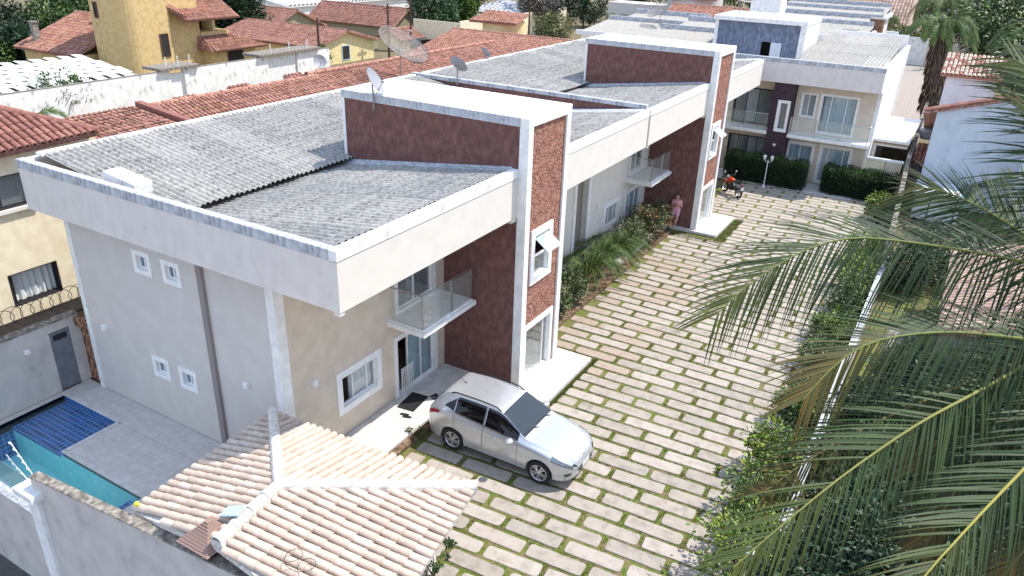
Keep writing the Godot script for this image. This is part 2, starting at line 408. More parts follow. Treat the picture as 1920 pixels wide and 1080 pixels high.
# rows of corrugated sheets; o = upper left corner, u = along the eave, d = down the slope (both unit)
func sheet_roof(parent: Node3D, o: Vector3, u: Vector3, d: Vector3, wide: float, long: float, rows: int, mats: Array, called := "roof_sheet", sheet_w := 1.06, waves := 6) -> void:
	var cols := int(round(wide / sheet_w))
	var sw := wide / cols
	var sl := long / rows
	var n := d.cross(u).normalized()
	if n.y < 0:
		o += u * wide; u = -u; n = -n
	var lens := [corrugated(sw + 0.05, sl + 0.12, waves), corrugated(sw + 0.05, sl + 0.12, waves, 0.029, 8, 0.008)]
	for j in rows:
		for i in cols:
			var p := o + u * (sw * i) + d * (sl * j) + n * (0.012 * (rows - j) + 0.018 * (i % 2) + rf(0, 0.006))
			inst(called, lens[(i + j) % 2], M[mats[rng.randi() % mats.size()]], Transform3D(Basis(u, n, d), p), parent)

# barrel tiles over a planar patch: eave left, eave right, ridge right, ridge left (seen from outside)
func barrel_mesh(len: float, r: float, seg := 6) -> ArrayMesh:
	var g := G.new()
	barrel(g, Transform3D(), len, r, seg, true)
	return g.mesh()
func barrel(g: G, tr: Transform3D, len: float, r: float, seg := 5, lip := false) -> void:  # z runs up the slope
	var r1 := r * 0.84
	for k in seg:
		var a := PI * k / seg; var b := PI * (k + 1) / seg
		var na := Vector3(cos(a), sin(a), 0); var nb := Vector3(cos(b), sin(b), 0)
		var pa := tr * (na * r); var pb := tr * (nb * r)
		var qa := tr * (na * r1 + Vector3(0, -0.012, len)); var qb := tr * (nb * r1 + Vector3(0, -0.012, len))
		g.qn(pa, pb, qb, qa, tr.basis * na, tr.basis * nb, tr.basis * nb, tr.basis * na)
		if lip: g.quad(tr * (na * r), tr * (na * r * 0.82), tr * (nb * r * 0.82), tr * (nb * r))
func tile_slope(parent: Node3D, el: Vector3, er: Vector3, rr: Vector3, rl: Vector3, o := {}) -> void:
	if (er - el).cross(rl - el).y + (er - el).cross(rr - er).y < 0:
		var sw := el; el = er; er = sw
		sw = rl; rl = rr; rr = sw
	var sp: float = o.get("pitch", 0.21)
	var step: float = o.get("course", 0.36)
	var u := (er - el).normalized()
	var n := u.cross(rl - el)
	if n.length() < 0.01: n = u.cross(rr - er)
	n = n.normalized()
	if n.y < 0: n = -n
	var s := n.cross(u)
	if s.y < 0: s = -s
	var pg := []
	for p in [el, er, rr, rl]: pg.append(Vector2((p - el).dot(u), (p - el).dot(s)))
	var deck := G.new()
	var up := n * float(o.get("sink", -0.01))
	var down := n * -0.08
	var down2 := n * -0.16
	deck.hexa([el + down2, er + down2, rr + down2, rl + down2, el + up, er + up, rr + up, rl + up])
	part("roof_deck", deck, o.get("deck", M.tile_dusty), parent)
	var lo := 1e9; var hi := -1e9
	for p in pg: lo = minf(lo, p.x); hi = maxf(hi, p.x)
	var joined := G.new(); joined.tinted = true
	var mats: Array = o.get("mats", [])
	var whole := barrel_mesh(step + 0.09, sp * 0.46)
	var count := int((hi - lo) / sp)
	for i in count:
		var x := lo + (i + 0.5) * sp
		var cuts := []
		for k in 4:
			var a: Vector2 = pg[k]; var b: Vector2 = pg[(k + 1) % 4]
			if absf(a.x - b.x) > 1e-6 and (x - a.x) * (x - b.x) <= 0: cuts.append(lerpf(a.y, b.y, (x - a.x) / (b.x - a.x)))
		if cuts.size() < 2: continue
		cuts.sort()
		var y: float = cuts[0] - 0.03
		var top: float = cuts[-1]
		var j := 0
		while y < top - 0.06:
			var ln := minf(step + 0.09, top - y)
			var bs := Basis(-u, n, s).rotated(n, rf(-0.02, 0.02) * o.get("messy", 1.0))
			var tr := Transform3D(bs, el + u * (x + rf(-0.006, 0.006) * o.get("messy", 1.0)) + s * y + n * (0.004 + rf(0, 0.008) * o.get("messy", 1.0)))
			if mats.size():
				if ln < step: tr.basis = tr.basis.scaled_local(Vector3(1, 1, ln / (step + 0.09)))
				inst("tile", whole, M[mats[rng.randi() % mats.size()]], tr, parent)
			else:
				var k := rf(0.6, 1.2)
				joined.col = Color(k, k * rf(0.9, 1.06), k * rf(0.86, 1.06))
				barrel(joined, tr, ln, sp * 0.43, 4)
			y += step; j += 1
	if not mats.size(): stuff(part("roof_tiles", joined, o.get("mat", M.tile_red), parent))
func ridge_tiles(parent: Node3D, a: Vector3, b: Vector3, r: float, mat: Material, called := "ridge_tile", len := 0.42) -> void:
	var d := (b - a).normalized()
	var side := Vector3.UP.cross(d).normalized()
	var k := maxi(1, int((b - a).length() / len))
	var l := (b - a).length() / k
	var m := barrel_mesh(l + 0.05, r, 7)
	for i in k: inst(called, m, mat, Transform3D(Basis(side, d.cross(side), d).rotated(d, rf(-0.04, 0.04)), a + d * (l * i) + Vector3.UP * rf(0, 0.012)), parent)

# ---------- plants
func crown(g: G, at: Vector3, r: Vector3, clumps: int, per: int, size: float, cols: Array, hang := 0.0) -> void:
	g.tinted = true
	for k in clumps:
		var d := rdir()
		d.y = d.y * 0.85 + 0.1
		var p := at + d * r * pow(rng.randf(), 0.33)
		var base: Color = cols[rng.randi() % cols.size()]
		var cr := rf(0.22, 0.42) * minf(r.x, minf(r.y, r.z))
		for i in per:
			var e := rdir()
			var q := p + e * cr * pow(rng.randf(), 0.4)
			var o := (e * 0.8 + d * 0.5 + rdir() * 0.6 + Vector3(0, -hang, 0)).normalized()
			var upv := (Vector3.UP + rdir() * 0.8).normalized()
			if absf(o.dot(upv)) > 0.95: continue
			var b := rf(0.7, 1.35)
			g.col = Color(base.r * b, base.g * b, base.b * b)
			g.leaf(q, o, (upv - o * upv.dot(o)).normalized(), size * rf(0.7, 1.3), size * rf(0.2, 0.32))
const GREENS := [Color(0.045, 0.085, 0.022), Color(0.07, 0.125, 0.03), Color(0.03, 0.06, 0.02), Color(0.10, 0.16, 0.035)]
const DARKS := [Color(0.018, 0.04, 0.02), Color(0.03, 0.06, 0.028), Color(0.04, 0.085, 0.04)]
func bush(called: String, at: Vector3, r: Vector3, n: int, size: float, cols: Array, label: String, cat := "shrub", group := "") -> Node3D:
	var t := thing(called, label, cat, at, group)
	var g := G.new()
	for k in 5:
		var a := rdir(); a.y = absf(a.y) + 0.4
		g.tube([at, at + Vector3(a.x * r.x * 0.4, r.y * 0.7, a.z * r.z * 0.4), at + Vector3(a.x * r.x * 0.7, r.y * 1.3, a.z * r.z * 0.7)], 0.025, 0.008, 5)
	part("stem", g, M.bark, t)
	var l := G.new()
	crown(l, at + Vector3(0, r.y, 0), r, maxi(6, n / 26), 26, size, cols)
	part("foliage", l, M.leaf, t)
	return t
func tree(called: String, at: Vector3, trunk_h: float, r: Vector3, clumps: int, size: float, cols: Array, label: String, group := "") -> Node3D:
	var t := thing(called, label, "tree", at, group)
	var g := G.new()
	var top := at + Vector3(rf(-0.3, 0.3), trunk_h, rf(-0.3, 0.3))
	g.tube([at - Vector3(0, 0.3, 0), at + Vector3(0.05, trunk_h * 0.4, 0), top], 0.05 * trunk_h + 0.08, 0.035 * trunk_h + 0.04, 8)
	for k in 7:
		var a := rdir(); a.y = absf(a.y) * 0.7 + 0.35
		g.tube([top - Vector3(0, 0.3, 0), top + a * r * 0.45 + Vector3(0, r.y * 0.2, 0), top + a * r * 0.9 + Vector3(0, r.y * 0.5, 0)], 0.022 * trunk_h + 0.03, 0.015, 6)
	part("trunk", g, M.bark, t)
	var l := G.new()
	crown(l, top + Vector3(0, r.y * 0.6, 0), r, clumps, 60, size, cols)
	part("crown", l, M.leaf, t)
	return t
# one palm frond along a curve of points; leaflets droop on both sides
func frond(t: Node3D, pts: Array, leaf_len: float, pairs: int, col: Color, tip: Color, o := {}) -> void:
	var cv := Curve3D.new()
	for i in pts.size():
		var d: Vector3 = (pts[mini(i + 1, pts.size() - 1)] - pts[maxi(i - 1, 0)]) / 6.0
		cv.add_point(pts[i], -d, d)
	var L := cv.get_baked_length()
	var path := []
	for i in 25: path.append(cv.sample_baked(L * i / 24.0))
	var g := G.new(); g.tinted = true
	g.col = o.get("rib", Color(0.22, 0.24, 0.05))
	g.tube(path, o.get("rib_r", 0.026), 0.005, 6)
	var fr := part("frond", g, M.frond, t)
	var l := G.new(); l.tinted = true
	var start: float = o.get("from", 0.12)
	var droop: float = o.get("droop", 0.5)
	for i in pairs:
		var f := start + (1.0 - start) * (i + 0.5) / pairs
		for sd: float in [-1.0, 1.0]:
			if rng.randf() < o.get("gaps", 0.03): continue
			var ff := clampf(f + rf(-0.3, 0.3) / pairs, 0, 0.999)
			var p := cv.sample_baked(L * ff)
			var T := (cv.sample_baked(minf(L, L * ff + 0.05)) - cv.sample_baked(maxf(0, L * ff - 0.05))).normalized()
			var side := T.cross(Vector3.UP).normalized() * sd
			var nn := side.cross(T).normalized()
			if nn.y < 0: nn = -nn
			var ln := leaf_len * (0.55 + 0.6 * sin(PI * pow(ff, 0.75) * 0.88)) * rf(0.85, 1.1)
			if ff > 0.9: ln *= 0.75
			var lee: bool = side.z < 0.0  # combed by the breeze: the far side stands straighter
			var fwd := lerpf(0.25, 1.5, ff * ff) + (0.55 if lee else 0.1)
			var d := (side * (0.9 if lee else 0.55) + T * fwd + nn * (0.28 if lee else 0.0) + Vector3(0, 0.0 if lee else -droop, 0) + rdir() * 0.08).normalized()
			var w: float = o.get("width", 0.0125) * rf(0.8, 1.15)
			var b := rf(0.75, 1.25)
			var cc := col.lerp(tip, clampf((ff - 0.7) * 3.0, 0, 1) * rf(0.2, 0.9))
			l.col = Color(cc.r * b, cc.g * b, cc.b * b)
			if lee and rng.randf() < o.get("lee_gaps", 0.0): continue
			var jit := rdir() * 0.3
			var q := p
			var prev := p
			var segs := 4
			var pw := w * 0.7
			var dr := droop * (0.35 if lee else 1.0)
			for s in segs:
				d = (d + Vector3(0, -dr * (0.08 + 0.09 * s), 0)).normalized()
				q = prev + d * (ln / segs)
				var ws: float = w * [1.0, 0.85, 0.55, 0.05][s]
				var a: Vector3 = T - d * d.dot(T)
				if a.length() < 0.3: a = d.cross(Vector3.UP)
				a = (a.normalized() + jit).normalized()
				l.quad(prev - a * pw, q - a * ws, q + a * ws, prev + a * pw)
				prev = q; pw = ws
	stuff(part("leaflets", l, M.frond, fr))

# ---------- the two townhouses
func town_unit(dz: float, first: bool) -> void:
	var name_l := "cream townhouse with brick red tower, nearest, beside the pool and silver car" if first else "cream townhouse with brick red tower, the far one where the person leans"
	var t := thing("townhouse", name_l, "house", Vector3(-5.5, 0, -8.4 + dz))
	var g := G.new()
	var he := 5.63
	# gable wall with four small bathroom windows
	if first:
		var holes := []
		for q in [[-7.5, 4.55], [-6.36, 4.55], [-7.5, 1.43], [-6.4, 1.43]]: holes.append([q[0] + 10.4, q[0] + 0.56 + 10.4, q[1], q[1] + 0.52])
		wall_grid(g, facing_z(-10.4, -0.5), 5.3, he, 0.2, holes)
		part("gable_wall", g, M.greige_plaster, t)
		for q in holes:
			window(t, facing_z(-10.4 + q[0], -0.5, q[2]), 0.56, 0.52, {"band": 0.14, "depth": 0.1, "split": [0.5], "glass": "glass_blue"})
		var g2 := G.new(); g2.box(Vector3(-5.1, 0, -0.75), Vector3(-2.74, he, -0.56))
		part("gable_wall", g2, M.greige_plaster, t)
		var dp := G.new(); dp.box(Vector3(-5.1, 0, -0.555), Vector3(-4.92, he, -0.47))
		part("downpipe", dp, M.pipe_grey, t)
		var wc := G.new(); wc.box(Vector3(-10.42, 0, -0.72), Vector3(-10.22, he, -0.475))
		part("corner_strip", wc, M.white_paint, t)
		for q in [[-9.48, 2.28, -0.5], [-3.83, 2.31, -0.56]]:
			var lg := G.new(); lg.t.origin = Vector3(q[0], q[1], q[2])
			lg.cbox(Vector3(-0.07, -0.06, 0), Vector3(0.07, 0.1, 0.12), 0.02)
			part("wall_lamp", lg, M.white_plastic, t)
	else:
		g.box(Vector3(-10.4, 0, -0.7 + dz), Vector3(-2.74, he, -0.56 + dz))
		part("gable_wall", g, M.cream_plaster, t)
	# pillar at the facade corner
	var cp := G.new(); cp.box(Vector3(-2.74, 0, -0.76 + dz), Vector3(-2.48, he, -0.47 + dz))
	part("corner_pillar", cp, M.white_paint, t)
	# facade left of the tower
	var fw := G.new()
	var fx := facing_x(-2.5, -0.76 + dz)
	var hl := [[1.6, 3.2, 0.95, 2.05], [3.95, 5.9, 0.1, 2.08], [4.06, 5.85, 2.88, 5.1]]
	wall_grid(fw, fx, 6.37, he, 0.2, hl)
	part("facade_wall", fw, M.beige_plaster if first else M.cream_plaster, t)
	window(t, facing_x(-2.5, -0.76 - 1.6 + dz, 0.95), 1.6, 1.1, {"band": 0.2, "depth": 0.1, "split": [0.36, 0.72], "open": 0 if first else -1, "curtains": [[0.36, 0.97, 5, "curtain_white"]]})
	var dr := window(t, facing_x(-2.5, -0.76 - 3.95 + dz, 0.1), 1.95, 1.98, {"name": "sliding_door", "band": 0.15, "depth": 0.1, "split": [0.33, 0.66], "open": 0, "curtains": [[0.4, 0.99, 9, "curtain_blue"]] if first else [[0.02, 0.99, 12, "curtain_blue"]]})
	if first:
		var gt := G.new()
		gt.t = facing_x(-2.42, -0.76 - 4.02 + dz, 0.14)
		for k in 7: gt.box(Vector3(0.08 + k * 0.085, 0.02, -0.01), Vector3(0.1 + k * 0.085, 0.9, 0.01))
		for y in [0.03, 0.14, 0.78, 0.9]: gt.box(Vector3(0.06, y, -0.008), Vector3(0.63, y + 0.022, 0.008))
		part("safety_gate", gt, M.trim_white, dr)
	var bd := window(t, facing_x(-2.5, -0.76 - 4.06 + dz, 2.88), 1.79, 2.22, {"name": "balcony_door", "band": 0.14, "depth": 0.1, "split": [0.5], "glass": "glass", "curtains": [[0.42, 0.56, 3, "curtain_grey"]]})
	var lg2 := G.new(); lg2.t.origin = Vector3(-2.5, 2.34, -1.45 + dz)
	lg2.cbox(Vector3(0, -0.06, -0.07), Vector3(0.12, 0.1, 0.07), 0.02)
	part("wall_lamp", lg2, M.white_plastic, t)
	# facade right of the tower, recess behind it
	var fr := G.new()
	fr.box(Vector3(-2.7, 0, -9.57 + dz), Vector3(-2.5, he, -16.0 + dz))
	part("facade_wall", fr, M.cream_plaster, t)
	var pe := G.new(); pe.box(Vector3(-2.72, 0, -16.0 + dz), Vector3(-2.46, he, -16.25 + dz))
	part("corner_pillar", pe, M.white_paint, t)
	var kh := G.new(); kh.box(Vector3(-4.2, 0, -16.25 + dz), Vector3(-4.0, he, -17.4 + dz)); kh.box(Vector3(-4.0, 0, -16.0 + dz), Vector3(-2.72, he, -16.22 + dz))
	part("recess_wall", kh, M.khaki_plaster, t)
	# rear wall, floor slabs
	var rw := G.new(); rw.box(Vector3(-10.4, 0, -0.7 + dz), Vector3(-10.2, he, -16.7 + dz)); rw.box(Vector3(-10.2, 0, -16.5 + dz), Vector3(-4.2, he, -16.7 + dz))
	part("rear_wall", rw, M.greige_plaster, t)
	var sl := G.new()
	sl.box(Vector3(-10.2, 2.6, -0.75 + dz), Vector3(-2.7, 2.75, -16.5 + dz)); sl.box(Vector3(-10.2, 0.0, -0.75 + dz), Vector3(-2.7, 0.1, -16.5 + dz)); sl.box(Vector3(-6.1, 0.1, -0.77 + dz), Vector3(-6.0, 2.6, -7 + dz)); sl.box(Vector3(-6.1, 2.75, -0.77 + dz), Vector3(-6.0, he, -7 + dz))
	part("floor_slab", sl, M.beige_plaster, t)
	# soffit and parapets
	var so := G.new(); so.box(Vector3(-11.0, he, -0.1 + dz), Vector3(-0.1, he + 0.16, -7.11 + dz)); so.box(Vector3(-11.0, he, -9.59 + dz), Vector3(-0.1, he + 0.16, -16.7 + dz)); so.box(Vector3(-11.0, he, -7.11 + dz), Vector3(-6.25, he + 0.16, -9.59 + dz))
	part("soffit", so, M.cream_plaster, t)
	var H := 7.0
	var pf := G.new()
	pf.box(Vector3(-0.14, he, 0 + dz), Vector3(0, H - 0.258, -7.12 + dz))
	part("front_fascia", pf, M.cream_plaster, t)
	pf = G.new(); pf.box(Vector3(-0.14, he, -9.58 + dz), Vector3(0, H - 0.258, -16.72 + dz))
	part("front_fascia", pf, M.cream_plaster, t)
	pf = G.new(); pf.box(Vector3(-0.13, H - 0.257, -0.1 + dz), Vector3(-0.015, H - 0.236, -7.12 + dz)); pf.box(Vector3(-0.13, H - 0.257, -9.58 + dz), Vector3(-0.015, H - 0.236, -16.7 + dz))
	part("coping_bed", pf, M.concrete, t)
	var lipg := G.new(); lipg.box(Vector3(-0.18, he - 0.09, -0.002 + dz), Vector3(-0.02, he - 0.002, -0.16 + dz)); lipg.box(Vector3(-0.14, he - 0.12, -6.85 + dz), Vector3(-0.02, he - 0.002, -7.11 + dz))
	part("drip_block", lipg, M.cream_plaster, t)
	var pg := G.new()
	if first: pg.box(Vector3(-11.1, he, -0.14), Vector3(-0.14, H - 0.24, 0))
	else: pg.box(Vector3(-11.1, he + 0.0, -0.14 + dz), Vector3(-0.14, H - 0.02, 0 + dz))
	part("gable_fascia", pg, M.fascia_plaster if first else M.red_smooth, t)
	var pb := G.new(); pb.box(Vector3(-11.1, he, -0.14 + dz), Vector3(-10.98, H - 0.1, -16.72 + dz))
	part("rear_fascia", pb, M.fascia_plaster, t)
	var cf := G.new()
	for q in [[0.012, -7.12], [-9.58, -16.72]]: cf.cbox(Vector3(-0.2, H - 0.235, q[0] + dz), Vector3(0.012, H, q[1] + dz), 0.012)
	part("front_coping", cf, M.cap_white, t)
	var cg := G.new()
	var top := H if first else H + 0.14
	cg.cbox(Vector3(-11.115, H - (0.235 if first else 0.015), -0.2 + dz), Vector3(-0.205, top, 0.014 + dz), 0.012)
	part("gable_coping", cg, M.cap_grey, t)
	var cr := G.new(); cr.cbox(Vector3(-11.115, H - 0.1, -0.21 + dz), Vector3(-10.93, H - 0.02, -16.72 + dz), 0.01)
	part("rear_coping", cr, M.cap_white, t)
	# roofs: an upper slope from the rear ridge, a lower one from the front parapet, meeting in a valley
	var fib := ["fibre_sheet_0", "fibre_sheet_0", "fibre_sheet_1", "fibre_sheet_2"]
	var d1 := Vector3(4.85, -0.72, 0).normalized()
	sheet_roof(t, Vector3(-10.78, 7.08, -0.5 + dz), Vector3(0, 0, -1), d1, 16.2, 4.85, 2, fib)
	var rc := G.new(); rc.cbox(Vector3(-10.95, 7.03, -0.45 + dz), Vector3(-10.66, 7.12, -16.7 + dz), 0.03)
	part("ridge_flashing", rc, M.cap_white, t)
	var d2 := Vector3(-6.4, -0.85, 0).normalized()
	sheet_roof(t, Vector3(-0.22, 6.93, -0.3 + dz), Vector3(0, 0, -1), d2, 6.8, 6.3, 3, fib)
	sheet_roof(t, Vector3(-0.22, 6.93, -9.6 + dz), Vector3(0, 0, -1), d2, 7.05, 6.3, 3, fib)
	var fl := G.new()
	fl.hexa([Vector3(-6.2, 6.08, -6.85 + dz), Vector3(-0.2, 6.86, -6.85 + dz), Vector3(-0.2, 6.86, -7.12 + dz), Vector3(-6.2, 6.08, -7.12 + dz), Vector3(-6.2, 6.15, -6.85 + dz), Vector3(-0.2, 6.95, -6.85 + dz), Vector3(-0.2, 7.04, -7.12 + dz), Vector3(-6.2, 6.26, -7.12 + dz)])
	part("roof_flashing", fl, M.flashing, t)
	fl = G.new()
	fl.hexa([Vector3(-6.2, 6.08, -16.2 + dz), Vector3(-0.2, 6.86, -16.2 + dz), Vector3(-0.2, 6.86, -16.85 + dz), Vector3(-6.2, 6.08, -16.85 + dz), Vector3(-6.2, 6.19, -16.2 + dz), Vector3(-0.2, 6.97, -16.2 + dz), Vector3(-0.2, 7.02, -16.85 + dz), Vector3(-6.2, 6.24, -16.85 + dz)])
	part("roof_flashing", fl, M.flashing, t)
	# tower
	var z1 := -7.13 + dz
	var z2 := -9.57 + dz
	var ws := G.new()
	ws.box(Vector3(-6.1, 0, z1 - 0.2), Vector3(0.0, 8.15, z1))
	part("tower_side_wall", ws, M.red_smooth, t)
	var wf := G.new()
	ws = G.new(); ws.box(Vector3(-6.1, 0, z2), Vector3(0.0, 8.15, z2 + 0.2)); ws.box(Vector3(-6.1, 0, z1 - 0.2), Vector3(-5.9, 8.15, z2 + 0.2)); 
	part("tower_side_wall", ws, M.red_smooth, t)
	wall_grid(wf, facing_x(0.22, z1 - 0.24), 1.96, 8.15, 0.2, [[0.28, 1.36, 3.52, 5.02], [0.02, 1.72, 0.12, 2.05]])
	part("tower_front", wf, M.red_render, t)
	var tp := G.new()
	tp.cbox(Vector3(-6.22, 8.152, z1 + 0.03), Vector3(0.285, 8.4, z2 - 0.03), 0.015)
	part("tower_cap", tp, M.slab_white, t)
	var tc := G.new()
	tc.box(Vector3(-6.2, 8.16, z1 + 0.031), Vector3(0.02, 8.385, z1 + 0.04))
	part("cap_edge", tc, M.cap_grey, t)
	for q in [[z1 + 0.02, z1 - 0.24], [z2 + 0.24, z2 - 0.02]]:
		var pl := G.new(); pl.box(Vector3(0.0, 0.0, q[0]), Vector3(0.28, 8.152, q[1]))
		part("tower_pillar", pl, M.white_paint, t)
	var bp := G.new(); bp.box(Vector3(-6.2, 6.2, z1 + 0.02), Vector3(-6.1, 8.152, z1 - 0.22)); bp.box(Vector3(-6.2, 6.2, z2 + 0.2), Vector3(-6.1, 8.152, z2 - 0.02))
	part("tower_pillar", bp, M.white_paint, t)
	var wn2 := window(t, facing_x(0.22, z1 - 0.24 - 0.28, 3.52), 1.08, 1.5, {"band": 0.2, "depth": 0.08, "proud": 0.06, "split": []  , "open": 0})
	var wl := G.new(); wl.t = facing_x(0.14, z1 - 0.52, 3.52)
	wl.box(Vector3(0.1, 0.66, -0.02), Vector3(0.98, 0.72, 0.03))
	part("transom", wl, M.trim_white, wn2)
	wl = G.new(); wl.t = facing_x(0.14, z1 - 0.52, 3.52); wl.box(Vector3(0.12, 0.12, -0.006), Vector3(0.96, 0.66, 0.006))
	part("pane", wl, M.glass_green, wn2)
	wl = G.new(); wl.t = facing_x(0.14, z1 - 0.52, 4.92) * Transform3D(Basis(Vector3(1, 0, 0), -0.95), Vector3.ZERO)
	wl.box(Vector3(0.13, -0.7, -0.006), Vector3(0.95, 0.0, 0.006))
	part("tilted_pane", wl, M.glass_tilt, wn2)
	window(t, facing_x(0.22, z1 - 0.26, 0.12), 1.7, 1.93, {"name": "glass_door", "band": 0.16, "depth": 0.08, "proud": 0.05, "split": [0.78], "glass": "glass_green"})
	var inn := G.new()
	inn.box(Vector3(-5.9, 0.02, z1 - 0.2), Vector3(0.0, 0.12, z2 + 0.2)); inn.box(Vector3(-5.9, 2.6, z1 - 0.2), Vector3(0.0, 2.75, z2 + 0.2)); inn.box(Vector3(-2.4, 0.12, z1 - 0.2), Vector3(-2.3, 2.6, z2 + 0.2)); inn.box(Vector3(-2.3, 2.75, z1 - 0.2), Vector3(-2.2, 8.1, z2 + 0.2))
	part("room", inn, M.porch_slab, t)
	var cn := G.new(); cn.box(Vector3(-1.5, 0.12, z1 - 0.35), Vector3(-0.35, 1.0, z1 - 0.9)); cn.box(Vector3(-1.55, 1.0, z1 - 0.3), Vector3(-0.3, 1.06, z1 - 0.95))
	part("kitchen_counter", cn, M.counter, t)
	# balcony
	var bs := G.new(); bs.box(Vector3(-2.5, 2.66, -4.4 + dz), Vector3(-1.22, 2.8, -6.98 + dz)); bs.box(Vector3(-2.5, 2.802, -4.46 + dz), Vector3(-1.29, 2.86, -6.9 + dz))
	var bal := part("balcony", bs, M.white_paint, t)
	var rl := G.new()
	var y0 := 2.86
	var y1 := 3.86
	rl.tube([Vector3(-2.5, y1, -4.5 + dz), Vector3(-1.33, y1, -4.5 + dz)], 0.025, 0.025, 8); rl.tube([Vector3(-1.33, y1, -4.48 + dz), Vector3(-1.33, y1, -6.95 + dz)], 0.025, 0.025, 8)
	part("handrail", rl, M.steel, bal)
	for q in [[-1.33, -4.5], [-1.33, -5.85], [-1.33, -6.92]]:
		if q[1] < -6.9: continue
		var po := G.new(); po.box(Vector3(q[0] - 0.025, y0, q[1] - 0.025 + dz), Vector3(q[0] + 0.025, y1 - 0.02, q[1] + 0.025 + dz))
		part("post", po, M.steel, bal)
	for q in [[-2.45, -4.504, -1.37, -4.496], [-1.334, -4.54, -1.326, -5.81], [-1.334, -5.89, -1.326, -6.88]]:
		var gp := G.new(); gp.box(Vector3(q[0], y0 + 0.05, q[1] + dz), Vector3(q[2], y1 - 0.06, q[3] + dz))
		part("glass_panel", gp, M.glass_green, bal)
	# porch slabs
	var ps := G.new()
	ps.cbox(Vector3(-2.49, 0, -0.9 + dz), Vector3(-1.08, 0.16, -6.9 + dz), 0.015)
	ps.cbox(Vector3(-2.49, 0, -6.903 + dz), Vector3(1.33, 0.13, -10.1 + dz), 0.015)
	part("porch", ps, M.porch_slab, t)

